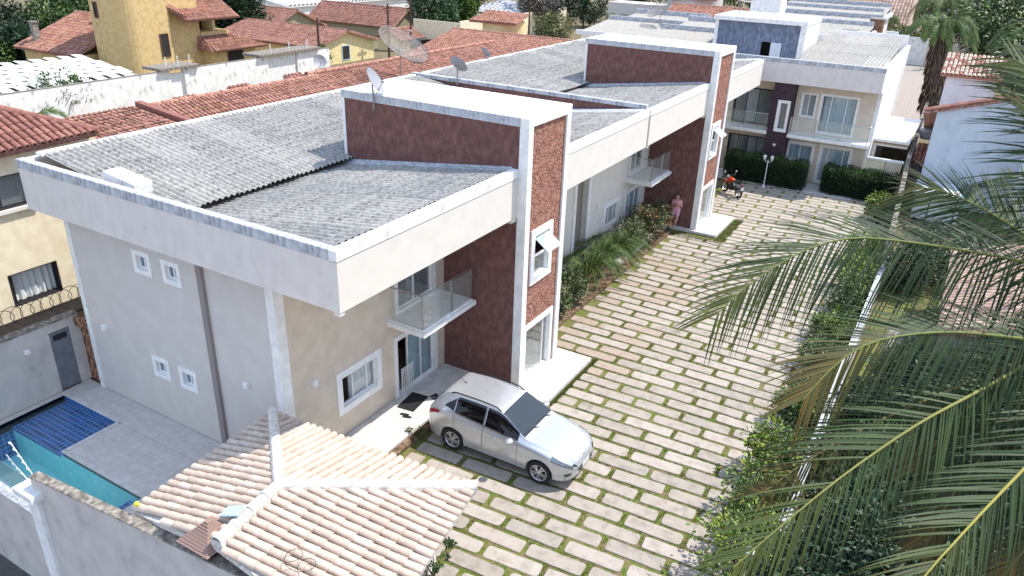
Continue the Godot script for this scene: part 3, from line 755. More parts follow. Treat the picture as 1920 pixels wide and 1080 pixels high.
func main_setting() -> void:
	# one sheet of earth that falls away gently behind the street, the front street lies lower
	var g := G.new()
	var xs := [160.0, -45.0, -100.0, -420.0]
	var ys := [-0.12, -0.12, -3.6, -16.0]
	for q in [[160.0, -5.0, -0.12, -0.12, 3.4], [-5.0, -10.95, -0.12, -0.12, -0.6], [-10.95, -45.0, -0.12, -0.12, 3.4], [-45.0, -100.0, -0.12, -3.6, 3.4], [-100.0, -420.0, -3.6, -16.0, 3.4]]:
		g.quad(Vector3(q[1], q[3], q[4]), Vector3(q[0], q[2], q[4]), Vector3(q[0], q[2], -520), Vector3(q[1], q[3], -520))
	g.quad(Vector3(-420, -2.6, 3.4), Vector3(-10.95, -2.6, 3.4), Vector3(-10.95, -0.12, 3.4), Vector3(-420, -0.12, 3.4))
	g.quad(Vector3(-5.0, -2.6, 3.4), Vector3(160, -2.6, 3.4), Vector3(160, -0.12, 3.4), Vector3(-5.0, -0.12, 3.4))
	struct("ground", g, M.earth)
	var st := G.new(); st.quad(Vector3(-80, -2.45, 40), Vector3(80, -2.45, 40), Vector3(80, -2.45, 3.3), Vector3(-80, -2.45, 3.3))
	struct("street", st, M.asphalt)
	# pool terrace
	var dk := G.new()
	for q in [[-11.1, -0.55, -2.5, 0.4], [-8.36, 0.4, -2.5, 1.93], [-5.04, 1.93, -2.0, 3.7], [-11.1, 0.4, -10.86, 3.5]]: dk.box(Vector3(q[0], -0.3, q[1]), Vector3(q[2], -0.012, q[3]))
	var deck := struct("pool_terrace", dk, M.deck_tile)
	var cnt := 0
	for q in [[-11.08, -0.48, -2.6, 0.38], [-8.34, 0.42, -2.6, 1.91]]:
		var nx := int((q[2] - q[0]) / 0.6); var nz := maxi(1, int((q[3] - q[1]) / 0.6))
		var sx: float = (q[2] - q[0]) / nx; var sz: float = (q[3] - q[1]) / nz
		var tm := G.new(); tm.cbox(Vector3(0.0015, -0.01, 0.0015), Vector3(sx - 0.0015, 0.0, sz - 0.0015), 0.001)
		var mesh := tm.mesh()
		for i in nx:
			for j in nz: inst("tile", mesh, M.deck_tile, Transform3D(Basis(), Vector3(q[0] + i * sx, rf(-0.001, 0.001), q[1] + j * sz)), deck)
	var pc := G.new()
	for q in [[-8.36, 0.38, -8.24, 1.93], [-8.36, 1.9, -5.0, 2.02]]: pc.box(Vector3(q[0], -0.01, q[1]), Vector3(q[2], 0.016, q[3]))
	pc.box(Vector3(-10.98, -0.01, 0.3), Vector3(-8.24, 0.016, 0.42))
	part("coping", pc, M.porch_slab, deck)
	var ps := G.new()
	ps.box(Vector3(-10.86, -0.32, 0.42), Vector3(-8.36, -0.22, 1.96))  # shallow shelf
	ps.box(Vector3(-5.55, -0.4, 2.02), Vector3(-5.04, -0.3, 3.55)); ps.box(Vector3(-5.75, -0.75, 2.02), Vector3(-5.55, -0.65, 3.55))
	ps.box(Vector3(-10.88, -1.4, 0.41), Vector3(-10.86, -0.012, 3.55)); ps.box(Vector3(-10.86, -0.22, 0.40), Vector3(-8.36, -0.013, 0.42)); ps.box(Vector3(-8.38, -0.22, 0.42), Vector3(-8.36, -0.013, 1.96))
	ps.box(Vector3(-5.06, -1.4, 2.02), Vector3(-5.04, -0.013, 3.55))
	struct("pool_shelf", ps, M.blue_pool_tile)
	var pa := G.new()
	pa.box(Vector3(-10.86, -1.2, 1.96), Vector3(-5.06, -1.1, 3.5)); pa.box(Vector3(-10.86, -1.35, 1.94), Vector3(-8.36, -0.32, 1.96)); pa.box(Vector3(-8.36, -1.35, 2.02), Vector3(-5.06, -0.1, 2.04)); pa.box(Vector3(-10.86, -1.35, 3.5), Vector3(-5.06, -0.05, 3.56))
	struct("pool_basin", pa, M.pool_aqua)
	var pw := G.new()
	for q in [[-10.86, 0.42, -8.36, 2.02], [-10.86, 2.02, -5.06, 3.5]]: pw.quad(Vector3(q[0], -0.07, q[3]), Vector3(q[2], -0.07, q[3]), Vector3(q[2], -0.07, q[1]), Vector3(q[0], -0.07, q[1]))
	struct("pool_water", pw, M.water)
	var ln := G.new(); ln.box(Vector3(5.9, -0.1, -37), Vector3(7.9, -0.04, -48)); ln.box(Vector3(-3.5, -0.1, -48), Vector3(7.6, -0.04, -96))
	struct("lane", ln, M.lane_brick)
	var yl := G.new(); yl.box(Vector3(8.8, -0.11, -9), Vector3(11.0, -0.07, -24))
	struct("yard_lawn", yl, M.joint_grass)

func row_skew(z: float) -> float: return lerpf(-0.07, 0.0, clampf((-z - 2.0) / 12.0, 0, 1))
func driveway() -> void:
	var g := G.new()
	g.box(Vector3(-1.0, -0.3, 3.3), Vector3(8.5, -0.028, -36.0))
	var dv := struct("driveway", g, M.joint_grass)
	var meshes := []
	for k in 12:
		var m := G.new()
		var L := 1.35 + 0.02 * (k % 3)
		var W := 0.402
		var o := PackedVector2Array()
		var r := rf(0.03, 0.075)
		for cn in [[1, 1], [-1, 1], [-1, -1], [1, -1]]:
			var rr := r * rf(0.6, 1.5)
			for s in 3:
				var a: float = [0.0, PI / 4, PI / 2][s]
				var ca := cos(a); var sa := sin(a)
				var dx := ca if cn[0] * cn[1] > 0 else sa
				var dy := sa if cn[0] * cn[1] > 0 else ca
				o.append(Vector2(cn[0] * (L / 2 - rr + rr * dx), cn[1] * (W / 2 - rr + rr * dy)))
		var top := []
		var o2 := PackedVector2Array()
		for i in o.size():
			o2.append(o[i] + Vector2(rf(-0.004, 0.004), rf(-0.004, 0.004)))
			var nx2 := o[(i + 1) % o.size()]
			var sl := o[i].distance_to(nx2)
			if sl > 0.25:
				var cnt := int(sl / 0.2)
				for q in range(1, cnt): o2.append(o[i].lerp(nx2, float(q) / cnt) + Vector2(rf(-0.009, 0.005), rf(-0.009, 0.009)))
		o = o2
		for i in o.size():
			var a := o[i]; var b := o[(i + 1) % o.size()]
			var ai := a * Vector2(1 - 0.012 / L * 2, 1 - 0.012 / W * 2); var bi := b * Vector2(1 - 0.012 / L * 2, 1 - 0.012 / W * 2)
			m.quad(Vector3(a.x, -0.05, -a.y), Vector3(b.x, -0.05, -b.y), Vector3(b.x, -0.01, -b.y), Vector3(a.x, -0.01, -a.y))
			m.quad(Vector3(a.x, -0.01, -a.y), Vector3(b.x, -0.01, -b.y), Vector3(bi.x, 0, -bi.y), Vector3(ai.x, 0, -ai.y))
			top.append(Vector3(ai.x, 0, -ai.y))
		for i in range(1, top.size() - 1): m.face(top[0], top[i], top[i + 1])
		meshes.append(m.mesh())
	var spots := []
	var row := 0
	var z := 2.9
	while z > -35.6:
		var off := fmod(row * 0.74 + rf(-0.08, 0.08), 1.5)
		var xl := -0.66
		if z < -6.75 and z > -10.25: xl = 1.46
		if z < -23.4 and z > -27.1: xl = 1.75
		if z < -10.25 and z > -10.6: xl = -0.5
		if z > -0.3: xl = 2.3
		var x := -3.0 + off
		while x < 8.6:
			var a := maxf(x + 0.065, xl)
			var b := minf(x + 1.435, 7.95)
			if b - a > 0.28: spots.append([Vector3((a + b) / 2, z + row_skew(z) * ((a + b) / 2 - 4.0), row), b - a])
			x += 1.5 + rf(-0.02, 0.02)
		z -= 0.503
		row += 1
	var rest := G.new(); rest.tinted = true
	var left := 300
	for sp in spots:
		var p: Vector3 = sp[0]
		var tr := Transform3D(Basis(Vector3.UP, -row_skew(p.y) + rf(-0.022, 0.022)) * Basis(Vector3(1, 0, 0), rf(-0.008, 0.008)), Vector3(p.x, rf(-0.012, 0.008), p.y + rf(-0.012, 0.012)))
		var visible_row: bool = p.y < 0.9 or p.x > 3.0
		tr.basis = tr.basis.scaled_local(Vector3(sp[1] / 1.37, 1, 1))
		var warm: bool = p.x < 2.2 and p.y < -9.5 and p.y > -20
		var mk := "paver_%d" % ([1, 4, 4][rng.randi() % 3] if warm else [0, 1, 2, 3, 0][rng.randi() % 5])
		if left > 0 and visible_row:
			left -= 1
			inst("paver", meshes[rng.randi() % 12], M[mk], tr, dv)
		else:
			rest.t = tr
			rest.cbox(Vector3(-0.68, -0.05, -0.2), Vector3(0.68, 0, 0.2), 0.012)
	stuff(part("far_pavers", rest, M.paver_3, dv))
	# turf blades in the joints
	var blade := G.new(); blade.tinted = true
	for k in 7:
		var a := rf(0, TAU)
		var o := Vector3(cos(a) * rf(0, 0.025), 0, sin(a) * rf(0, 0.025))
		var lean := Vector3(cos(a) * 0.02, rf(0.02, 0.04), sin(a) * 0.02)
		var s := Vector3(-sin(a), 0, cos(a)) * 0.004
		blade.face(o - s, o + s, o + lean)
	var mm := MultiMesh.new()
	mm.transform_format = MultiMesh.TRANSFORM_3D; mm.use_colors = true; mm.mesh = blade.mesh()
	var trs := []
	var nz := FastNoiseLite.new(); nz.seed = 5; nz.frequency = 0.35
	for sp in spots:
		var p: Vector3 = sp[0]
		if p.y < -26: continue
		for k in 85:
			var q := Vector3.ZERO
			if rng.randf() < 0.35: q = Vector3(0.75 + rf(-0.06, 0.06), 0, rf(-0.22, 0.22))
			else: q = Vector3(rf(-0.7, 0.8), 0, 0.25 + rf(-0.055, 0.055))
			var w := Vector3(p.x + q.x, -0.03, p.y + q.z + row_skew(p.y) * q.x)
			if nz.get_noise_2d(w.x, w.z) < rf(-0.45, 0.05): continue
			if w.x < 1.4 and w.z < -6.9 and w.z > -10.1: continue
			trs.append(Transform3D(Basis(Vector3.UP, rf(0, TAU)).scaled(Vector3.ONE * rf(0.7, 1.5)), w))
	# lusher strips along the two porch slabs
	for k in 6500:
		var r: Array = [[1.36, -10.3, 1.48, -7.1], [-0.6, -10.25, 1.5, -10.12], [1.36, -27.3, 1.8, -23.2], [-0.8, -23.5, 1.8, -23.15], [8.0, -20, 8.45, -3]][rng.randi() % 5]
		trs.append(Transform3D(Basis(Vector3.UP, rf(0, TAU)).scaled(Vector3.ONE * rf(0.8, 1.8)), Vector3(rf(r[0], r[2]), -0.03, rf(r[1], r[3]))))
	mm.instance_count = trs.size()
	for i in trs.size():
		mm.set_instance_transform(i, trs[i])
		var b := rf(0.6, 1.3)
		mm.set_instance_color(i, Color(0.11 * b * rf(0.8, 1.6), 0.15 * b, 0.025 * b))
	var mi := MultiMeshInstance3D.new()
	mi.multimesh = mm; mi.material_override = M.leaf
	mi.name = "turf"; add_child(mi)
	tag(mi, "short green turf growing in the joints between the long pavers", "grass"); stuff(mi)

func pavilion() -> void:
	# roof with one hip end towards the house, ridge running to the street wall; corner points in metres
	var t := thing("pavilion", "tiled barbecue pavilion roof between the pool and the silver car", "pavilion", Vector3(0.4, 0, 1.5))
	var A := Vector3(-2.39, 2.3, -0.01)   # house side, pool corner
	var B := Vector3(3.1, 2.3, -0.38)     # house side, drive corner
	var R := Vector3(0.22, 2.85, 2.23)     # hip point
	var E := Vector3(0.46, 2.85, 3.92)      # ridge at the street wall
	var CL := Vector3(-2.2, 2.26, 3.78)
	var CR := Vector3(3.8, 2.26, 3.9)
	var o := {"pitch": 0.2, "course": 0.36, "mats": ["tile_pale_0", "tile_pale_1", "tile_pale_2", "tile_pale_3"], "deck": M.mortar_white, "sink": -0.05}
	tile_slope(t, CL, A, R, E, o)
	tile_slope(t, A, B, R, R, o)
	tile_slope(t, B, CR, E, R, o)
	for q in [[A, R], [B, R], [E, R]]: ridge_tiles(t, q[0] + Vector3(0, 0.06, 0), q[1] + Vector3(0, 0.07, 0), 0.12, M.mortar_white)
	var mo := G.new()
	for q in [[A, R], [B, R], [E, R]]:
		var d: Vector3 = q[1] - q[0]
		var s := d.cross(Vector3.UP).normalized() * 0.13
		mo.hexa([q[0] - s - Vector3(0, 0.04, 0), q[0] + s - Vector3(0, 0.04, 0), q[1] + s - Vector3(0, 0.04, 0), q[1] - s - Vector3(0, 0.04, 0), q[0] - s * 0.8 + Vector3(0, 0.085, 0), q[0] + s * 0.8 + Vector3(0, 0.085, 0), q[1] + s * 0.8 + Vector3(0, 0.085, 0), q[1] - s * 0.8 + Vector3(0, 0.085, 0)])
	part("ridge_mortar", mo, M.mortar_white, t)
	var be := G.new()
	be.box(Vector3(A.x + 0.2, 2.1, A.z + 0.45), Vector3(B.x - 0.25, 2.25, A.z + 0.6)); be.box(Vector3(B.x - 0.4, 2.1, A.z + 0.6), Vector3(B.x - 0.25, 2.25, 3.6)); be.box(Vector3(A.x + 0.2, 2.1, A.z + 0.6), Vector3(A.x + 0.35, 2.25, 3.6))
	part("beam", be, M.wood_beam, t)
	for q in [[2.9, 0.78], [-1.95, 0.3]]:
		var cg := G.new(); cg.box(Vector3(q[0] - 0.26, 0, q[1] + 0.0), Vector3(q[0], 2.1, q[1] + 0.26))
		part("column", cg, M.cream_plaster, t)
	var fl := G.new(); fl.box(Vector3(-2.0, -0.02, 0.0), Vector3(2.2, 0.02, 3.3))
	part("floor", fl, M.porch_slab, t)

func garden_wall() -> void:
	var t := thing("garden_wall", "tall grey weathered street wall with mossy top in front of the pool", "wall", Vector3(-5.5, -2.45, 3.95))
	var a := Vector3(-5.2, 0, 3.97)
	var b := Vector3(3.4, 0, 3.67)
	var th := Vector3(0.015, 0, 0.2)
	var g := G.new()
	g.hexa([a + Vector3(0, -2.45, 0) + th, b + Vector3(0, -2.45, 0) + th, b + Vector3(0, -2.45, 0), a + Vector3(0, -2.45, 0), a + Vector3(0, 2.03, 0) + th, b + Vector3(0, 2.58, 0) + th, b + Vector3(0, 2.58, 0), a + Vector3(0, 2.03, 0)])
	part("wall_face", g, M.stained_wall, t)
	var c := G.new()
	var n := 24
	for i in n:
		var p := a.lerp(b, float(i) / n); var q := a.lerp(b, float(i + 1) / n)
		var k := 2.031 + 0.55 * i / n
		var k2 := 2.031 + 0.55 * (i + 1) / n
		var h0 := k + rf(0.015, 0.03)
		c.hexa([p + Vector3(0, k, 0) + th * 1.08, q + Vector3(0, k2, 0) + th * 1.08, q + Vector3(0, k2, 0) - th * 0.08, p + Vector3(0, k, 0) - th * 0.08, p + Vector3(0, h0, 0) + th, q + Vector3(0, h0 + 0.023, 0) + th, q + Vector3(0, h0 + 0.023, 0), p + Vector3(0, h0, 0)])
	part("wall_top", c, M.mossy_top, t)
	var p2 := G.new()
	p2.box(Vector3(-5.38, -2.45, 3.9), Vector3(-5.0, 1.58, 4.25)); p2.box(Vector3(-5.56, 1.58, 3.86), Vector3(-4.86, 1.74, 4.4))
	part("pillar", p2, M.white_paint, t)
	var lw := G.new()
	lw.box(Vector3(-14, -2.45, 3.56), Vector3(-5.64, 0.08, 3.78)); 
	part("low_wall", lw, M.stained_wall, t)
	var lc := G.new(); lc.box(Vector3(-14, 0.082, 3.555), Vector3(-5.66, 0.1, 3.785))
	part("low_wall_coping", lc, M.cap_grey, t)
	var gp := G.new(); gp.box(Vector3(-13, 0.112, 3.64), Vector3(-5.66, 1.05, 3.66))
	part("glass_panel", gp, M.glass_green, t)
	# electric fence bracket on the pillar
	var f := thing("electric_fence_bracket", "white metal electric fence bracket with insulators on the wall pillar", "bracket", Vector3(-5.5, 1.68, 3.95))
	for k in 2:
		var r := G.new()
		var o := Vector3(-5.3 - 0.1 * k, 1.74, 4.0 + 0.1 * k)
		var e := o + Vector3(-0.42, 0.95 - k * 0.3, 0.12)
		r.tube([o, e], 0.012, 0.012, 6)
		part("rod", r, M.white_plastic, f)
		for i in (5 - k):
			var ins := G.new(); ins.tube([o.lerp(e, 0.3 + 0.16 * i) - Vector3(0.09, 0, 0), o.lerp(e, 0.3 + 0.16 * i)], 0.025, 0.02, 6)
			part("insulator", ins, M.white_plastic, f)
	# sundries on the pavilion roof
	var lou := thing("chimney_hood", "brown louvred pyramid chimney hood by the pavilion ridge", "chimney cap", Vector3(0.05, 2.0, 3.7))
	var hd := G.new()
	for k in 10:
		var s := 0.4 * (1.0 - k / 10.0) + 0.02
		var y := 2.66 + k * 0.036
		var cx := 0.0
		var cz := 3.7
		hd.hexa([Vector3(cx - s, y, cz + s), Vector3(cx + s, y, cz + s), Vector3(cx + s, y, cz - s), Vector3(cx - s, y, cz - s), Vector3(cx - s * 0.88, y + 0.03, cz + s * 0.88), Vector3(cx + s * 0.88, y + 0.03, cz + s * 0.88), Vector3(cx + s * 0.88, y + 0.03, cz - s * 0.88), Vector3(cx - s * 0.88, y + 0.03, cz - s * 0.88)])
	part("louvre_cap", hd, M.louvre_brown, lou)
	var fl := G.new(); fl.box(Vector3(-0.22, 2.0, 3.48), Vector3(0.22, 2.66, 3.92))
	part("flue", fl, M.black, lou)

func left_neighbour() -> void:
	var t := thing("boundary_wall", "stained grey boundary wall with a grey steel door beside the pool", "wall", Vector3(-11.2, 0, 1.5))
	var g := G.new()
	wall_grid(g, facing_x(-11.1, 6.0), 6.62, 2.2, 0.2, [[5.7, 6.3, 0.0, 1.92]])
	part("wall_face", g, M.stained_wall, t)
	var tp := G.new(); tp.box(Vector3(-11.34, 2.202, 6.0), Vector3(-11.07, 2.26, -0.62))
	part("wall_top", tp, M.mossy_top, t)
	var d := G.new(); d.box(Vector3(-11.16, 0.02, 0.29), Vector3(-11.12, 1.9, -0.29))
	var door := part("door", d, M.grey_door, t)
	var v := G.new(); v.box(Vector3(-11.121, 1.62, 0.2), Vector3(-11.112, 1.8, -0.2))
	part("vent", v, M.black, door)
	var rw := G.new()
	rw.box(Vector3(-11.3, 0, -0.62), Vector3(-10.43, 1.9, -0.8)); rw.box(Vector3(-11.05, 1.9, -0.45), Vector3(-10.43, 2.15, -0.62))
	part("return_wall", rw, M.rust_plaster, t)
	var lg := G.new(); lg.cbox(Vector3(-11.1, 1.6, 0.92), Vector3(-11.0, 1.74, 1.05), 0.02)
	part("wall_lamp", lg, M.white_plastic, t)
	# lean-to roof and razor wire between the wall and the neighbour
	var ln := G.new()
	ln.hexa([Vector3(-13.35, 1.5, 6.0), Vector3(-11.34, 2.1, 6.0), Vector3(-11.34, 2.1, -2.6), Vector3(-13.35, 1.5, -2.6), Vector3(-13.35, 1.6, 6.0), Vector3(-11.34, 2.2, 6.0), Vector3(-11.34, 2.2, -2.6), Vector3(-13.35, 1.6, -2.6)])
	single("lean_to_roof", ln, M.dark_slab, "dark mouldy lean-to slab behind the boundary wall", "roof")
	var rz := G.new()
	var pts := []
	for i in 500:
		var a := i * TAU / 26.0
		pts.append(Vector3(-13.1 + 0.05 * sin(a * 0.5), 1.92 + 0.25 * sin(a), 3.6 - i * 0.0115 + 0.26 * cos(a)))
	rz.tube(pts, 0.011, 0.011, 4, false)
	single("razor_wire", rz, M.dark_metal, "looped razor wire along the wall below the curtained window", "razor wire")
	# the house itself
	var h := thing("neighbour_house", "two storey cream house with red tile roof left of the pool", "house", Vector3(-16, 0, 0))
	var w := G.new()
	wall_grid(w, facing_x(-13.4, 7.0), 10.6, 6.6, 0.25, [[7.08, 8.54, 2.0, 3.0], [5.0, 8.3, 5.0, 5.95]])
	w.box(Vector3(-19, 0, 6.8), Vector3(-13.65, 6.6, 7.0)); w.box(Vector3(-19, 0, -3.6), Vector3(-13.65, 6.6, -3.4)); w.box(Vector3(-19.2, 0, 7), Vector3(-19, 6.6, -3.6)); w.box(Vector3(-19, 4.4, 6.8), Vector3(-13.65, 4.55, -3.4)); w.box(Vector3(-16, 0, 6.8), Vector3(-15.9, 6.5, -3.4))
	part("wall", w, M.neighbour_cream, h)
	window(h, facing_x(-13.4, -0.08, 2.0), 1.46, 1.0, {"band": 0.03, "depth": 0.16, "proud": 0.004, "mat": "dark_metal", "sash": "dark_metal", "split": [0.09], "open": 1, "curtains": [[0.1, 0.98, 6, "curtain_white"]]})
	window(h, facing_x(-13.4, 2.0, 5.0), 3.3, 0.95, {"band": 0.03, "depth": 0.16, "proud": 0.004, "mat": "dark_metal", "sash": "dark_metal", "split": [0.5, 0.75], "curtains": [[0.02, 0.98, 9, "curtain_dark"]]})
	var sill := G.new(); sill.box(Vector3(-13.4, 4.88, 2.1), Vector3(-13.28, 4.98, -1.4))
	part("sill", sill, M.cream_plaster, h)
	var el := Vector3(-12.95, 6.55, 7.4); var er := Vector3(-12.95, 6.8, -3.5)
	tile_slope(h, el, er, Vector3(-16.2, 8.0, -0.4), Vector3(-16.2, 7.8, 7.4), {"pitch": 0.22, "course": 0.38, "mats": ["tile_red_0", "tile_red_1", "tile_red_2"]})
	tile_slope(h, er, Vector3(-19.4, 6.8, -3.5), Vector3(-16.2, 8.0, -0.4), Vector3(-16.2, 8.0, -0.4), {"pitch": 0.22, "course": 0.38})
	tile_slope(h, Vector3(-19.4, 6.8, -3.5), Vector3(-19.4, 6.55, 7.4), Vector3(-16.2, 7.8, 7.4), Vector3(-16.2, 8.0, -0.4), {"pitch": 0.22, "course": 0.38})
	ridge_tiles(h, er, Vector3(-16.2, 8.03, -0.4), 0.13, M.tile_red_2)
	ridge_tiles(h, Vector3(-16.2, 8.03, -0.4), Vector3(-16.2, 7.85, 6.0), 0.13, M.tile_red_2)

# ---------- the white house at the end of the drive and what stands behind it
func end_house() -> void:
	var t := thing("end_house", "white and beige two storey house with long glass balcony at the drive's end", "house", Vector3(2.5, 0, -42))
	var z := -36.2
	var w := G.new()
	wall_grid(w, facing_z(-2.2, z), 8.0, 5.63, 0.2, [[0.3, 2.5, 0.1, 2.2], [0.3, 2.6, 2.95, 5.0], [4.1, 4.9, 3.75, 5.05], [5.15, 7.1, 2.95, 5.1], [3.75, 5.25, 1.15, 2.2], [5.65, 7.3, 0.1, 2.25]])
	part("wall", w, M.beige_plaster, t)
	w = G.new()
	w.box(Vector3(5.8, 0, z + 0.02), Vector3(6.0, 5.63, z - 11.5)); 
	part("side_wall", w, M.white_paint, t)
	w = G.new(); w.box(Vector3(-2.4, 0, z), Vector3(-2.2, 5.63, z - 11.5)); w.box(Vector3(-2.2, 0, z - 11.3), Vector3(5.8, 5.63, z - 11.5)); w.box(Vector3(-2.2, 2.6, z - 0.2), Vector3(5.8, 2.75, z - 11.3)); w.box(Vector3(1.6, 0, z - 0.2), Vector3(1.7, 5.6, z - 11.3)); w.box(Vector3(-2.2, -0.1, z - 0.2), Vector3(5.8, 0.05, z - 11.3))
	part("inner_wall", w, M.beige_plaster, t)
	var fz := facing_z(-2.2, z)
	window(t, fz * Transform3D(Basis(), Vector3(0.3, 0.1, 0)), 2.2, 2.1, {"name": "glass_door", "band": 0.06, "mat": "dark_metal", "sash": "dark_metal", "split": [0.25, 0.5, 0.75], "curtains": [[0.5, 0.98, 5, "curtain_grey"]]})
	window(t, fz * Transform3D(Basis(), Vector3(0.3, 2.95, 0)), 2.3, 2.05, {"name": "glass_door", "band": 0.06, "mat": "dark_metal", "sash": "dark_metal", "split": [0.3, 0.6], "curtains": [[0.3, 0.6, 4, "curtain_grey"]]})
	window(t, fz * Transform3D(Basis(), Vector3(4.1, 3.75, 0)), 0.8, 1.3, {"band": 0.08, "split": [0.5], "curtains": [[0.03, 0.97, 4, "curtain_grey"]]})
	window(t, fz * Transform3D(Basis(), Vector3(5.15, 2.95, 0)), 1.95, 2.15, {"name": "glass_door", "band": 0.1, "split": [0.28, 0.7], "curtains": [[0.1, 0.97, 8, "curtain_blue"]]})
	window(t, fz * Transform3D(Basis(), Vector3(3.75, 1.15, 0)), 1.5, 1.05, {"band": 0.16, "split": [0.5], "curtains": [[0.03, 0.97, 7, "curtain_blue"]]})
	window(t, fz * Transform3D(Basis(), Vector3(5.65, 0.1, 0)), 1.65, 2.15, {"name": "glass_door", "band": 0.14, "split": [0.25, 0.75], "curtains": [[0.05, 0.97, 9, "curtain_blue"]]})
	var fin := G.new(); wall_grid(fin, facing_z(0.45, z + 0.9), 1.15, 5.63, 0.9, [[0.42, 0.98, 2.95, 4.6]])
	part("dark_fin", fin, M.dark_fin, t)
	window(t, facing_z(0.87, z + 0.9, 2.95), 0.56, 1.65, {"band": 0.14, "depth": 0.08, "proud": 0.03, "split": []})
	var lmp := G.new(); lmp.ball(Vector3(1.0, 2.1, z + 0.95), Vector3(0.09, 0.09, 0.09), 8, 5)
	part("wall_lamp", lmp, M.white_plastic, t)
	# balconies
	for q in [[1.62, 5.95, 1.05], [-2.2, 0.44, 1.0]]:
		var bs := G.new(); bs.cbox(Vector3(q[0], 2.66, z + 0.002), Vector3(q[1], 2.84, z + q[2]), 0.02)
		var b := part("balcony", bs, M.white_paint, t)
		var r := G.new(); r.tube([Vector3(q[0] + 0.05, 3.8, z + q[2] - 0.06), Vector3(q[1] - 0.08, 3.8, z + q[2] - 0.06), Vector3(q[1] - 0.08, 3.8, z + 0.05)], 0.025, 0.025, 6)
		part("handrail", r, M.steel, b)
		var n := 3 if q[0] > 0 else 2
		var wd: float = (q[1] - q[0] - 0.13) / n
		for k in n + 1:
			var x: float = q[0] + 0.05 + wd * k
			var p := G.new(); p.box(Vector3(x - 0.022, 2.84, z + q[2] - 0.082), Vector3(x + 0.022, 3.78, z + q[2] - 0.038))
			part("post", p, M.steel, b)
			if k < n:
				p = G.new(); p.box(Vector3(x + 0.04, 2.9, z + q[2] - 0.064), Vector3(x + wd - 0.04, 3.74, z + q[2] - 0.056))
				part("glass_panel", p, M.glass_green, b)
	# fascia all round, coping, roof
	var f := G.new()
	f.box(Vector3(-2.6, 5.63, -35.2), Vector3(6.0, 6.72, -35.34)); f.box(Vector3(-2.6, 5.632, -35.34), Vector3(5.86, 5.8, -47.7))
	part("front_fascia", f, M.fascia_plaster, t)
	f = G.new(); f.box(Vector3(5.86, 5.63, -35.341), Vector3(6.0, 6.72, -47.8))
	part("side_fascia", f, M.white_paint, t)
	var c := G.new(); c.cbox(Vector3(-2.62, 6.722, -35.18), Vector3(6.012, 6.95, -35.4), 0.012)
	part("coping", c, M.cap_grey, t)
	c = G.new(); c.cbox(Vector3(5.8, 6.722, -35.402), Vector3(6.012, 6.95, -47.8), 0.012); c.box(Vector3(1.25, 6.75, -47.7), Vector3(5.8, 7.55, -47.85))
	part("coping", c, M.cap_white, t)
	var dn := Vector3(0, -0.62, 9.6).normalized()
	sheet_roof(t, Vector3(1.35, 7.5, -45.6), Vector3(1, 0, 0), dn, 4.4, 9.9, 3, ["fibre_sheet_1", "fibre_sheet_0"])
	var b2 := thing("blue_roof_block", "blue grey rendered rooftop block with white edges and a dark hatch", "house", Vector3(-1.7, 5.8, -41))
	w = G.new(); wall_grid(w, facing_z(-4.2, -38.6, 5.8), 4.9, 2.62, 0.2, [[2.75, 3.3, 0.75, 1.55]])
	part("wall", w, M.blue_render, b2)
	w = G.new(); w.box(Vector3(-4.3, 5.8, -38.8), Vector3(-4.2, 8.42, -42.6)); w.box(Vector3(-4.2, 5.8, -42.4), Vector3(0.7, 8.42, -42.6)); w.box(Vector3(0.95, 5.8, -38.4), Vector3(1.05, 8.42, -42.6))
	part("side_wall", w, M.white_paint, b2)
	w = G.new(); w.box(Vector3(-4.4, 5.8, -38.56), Vector3(-4.18, 8.42, -38.9)); w.box(Vector3(0.72, 5.8, -38.4), Vector3(0.949, 8.42, -38.9)); w.cbox(Vector3(-4.45, 8.422, -38.36), Vector3(1.08, 8.68, -42.65), 0.015)
	part("white_edge", w, M.cap_white, b2)
	w = G.new(); w.box(Vector3(-0.86, 6.55, -38.57), Vector3(-0.25, 7.35, -38.54))
	part("shutter", w, M.light_blue_wall, b2)
	w = G.new(); w.box(Vector3(-1.6, 6.4, -39.4), Vector3(-0.8, 7.5, -39.5))
	part("hatch_back", w, M.dark_room, b2)
	# terraces farther back: fibre roofs between white parapets
	var spec := [[-9.5, -4.6, -38, 6.7, "white parapet terrace with ribbed roofs left of the blue block"], [-7.6, 2.2, -55, 6.5, "white roofed terrace with brick coloured tank boxes behind the blue block"], [-9.0, 1.2, -70, 6.6, "farthest white terrace with ribbed roofs under the top edge"], [-16.5, -10.0, -45, 6.3, "white terrace beyond the far brick red tower, with a mesh dish"]]
	for i in spec.size():
		var s: Array = spec[i]
		var h := thing("terrace_house", s[4], "house", Vector3((s[0] + s[1]) / 2, 0, s[2]), "terraces behind the end house")
		var g := G.new()
		g.box(Vector3(s[0], 0, s[2]), Vector3(s[1], s[3] - 0.3, s[2] - 11))
		g.box(Vector3(s[0] - 0.3, s[3] - 0.3, s[2] + 0.4), Vector3(s[1] + 0.3, s[3], s[2] + 0.2)); g.box(Vector3(s[1] + 0.1, s[3] - 0.3, s[2] + 0.2), Vector3(s[1] + 0.3, s[3] + 0.1, s[2] - 11))
		part("wall", g, M.white_paint, h)
		g = G.new(); g.box(Vector3(s[0], s[3] - 0.3, s[2] - 4.9), Vector3(s[1], s[3] + 0.75, s[2] - 5.1))
		part("parapet", g, M.cap_grey, h)
		g = G.new(); g.box(Vector3(s[0], s[3] - 0.3, s[2] - 10.8), Vector3(s[1], s[3] + 0.9, s[2] - 11))
		part("parapet", g, M.cap_grey, h)
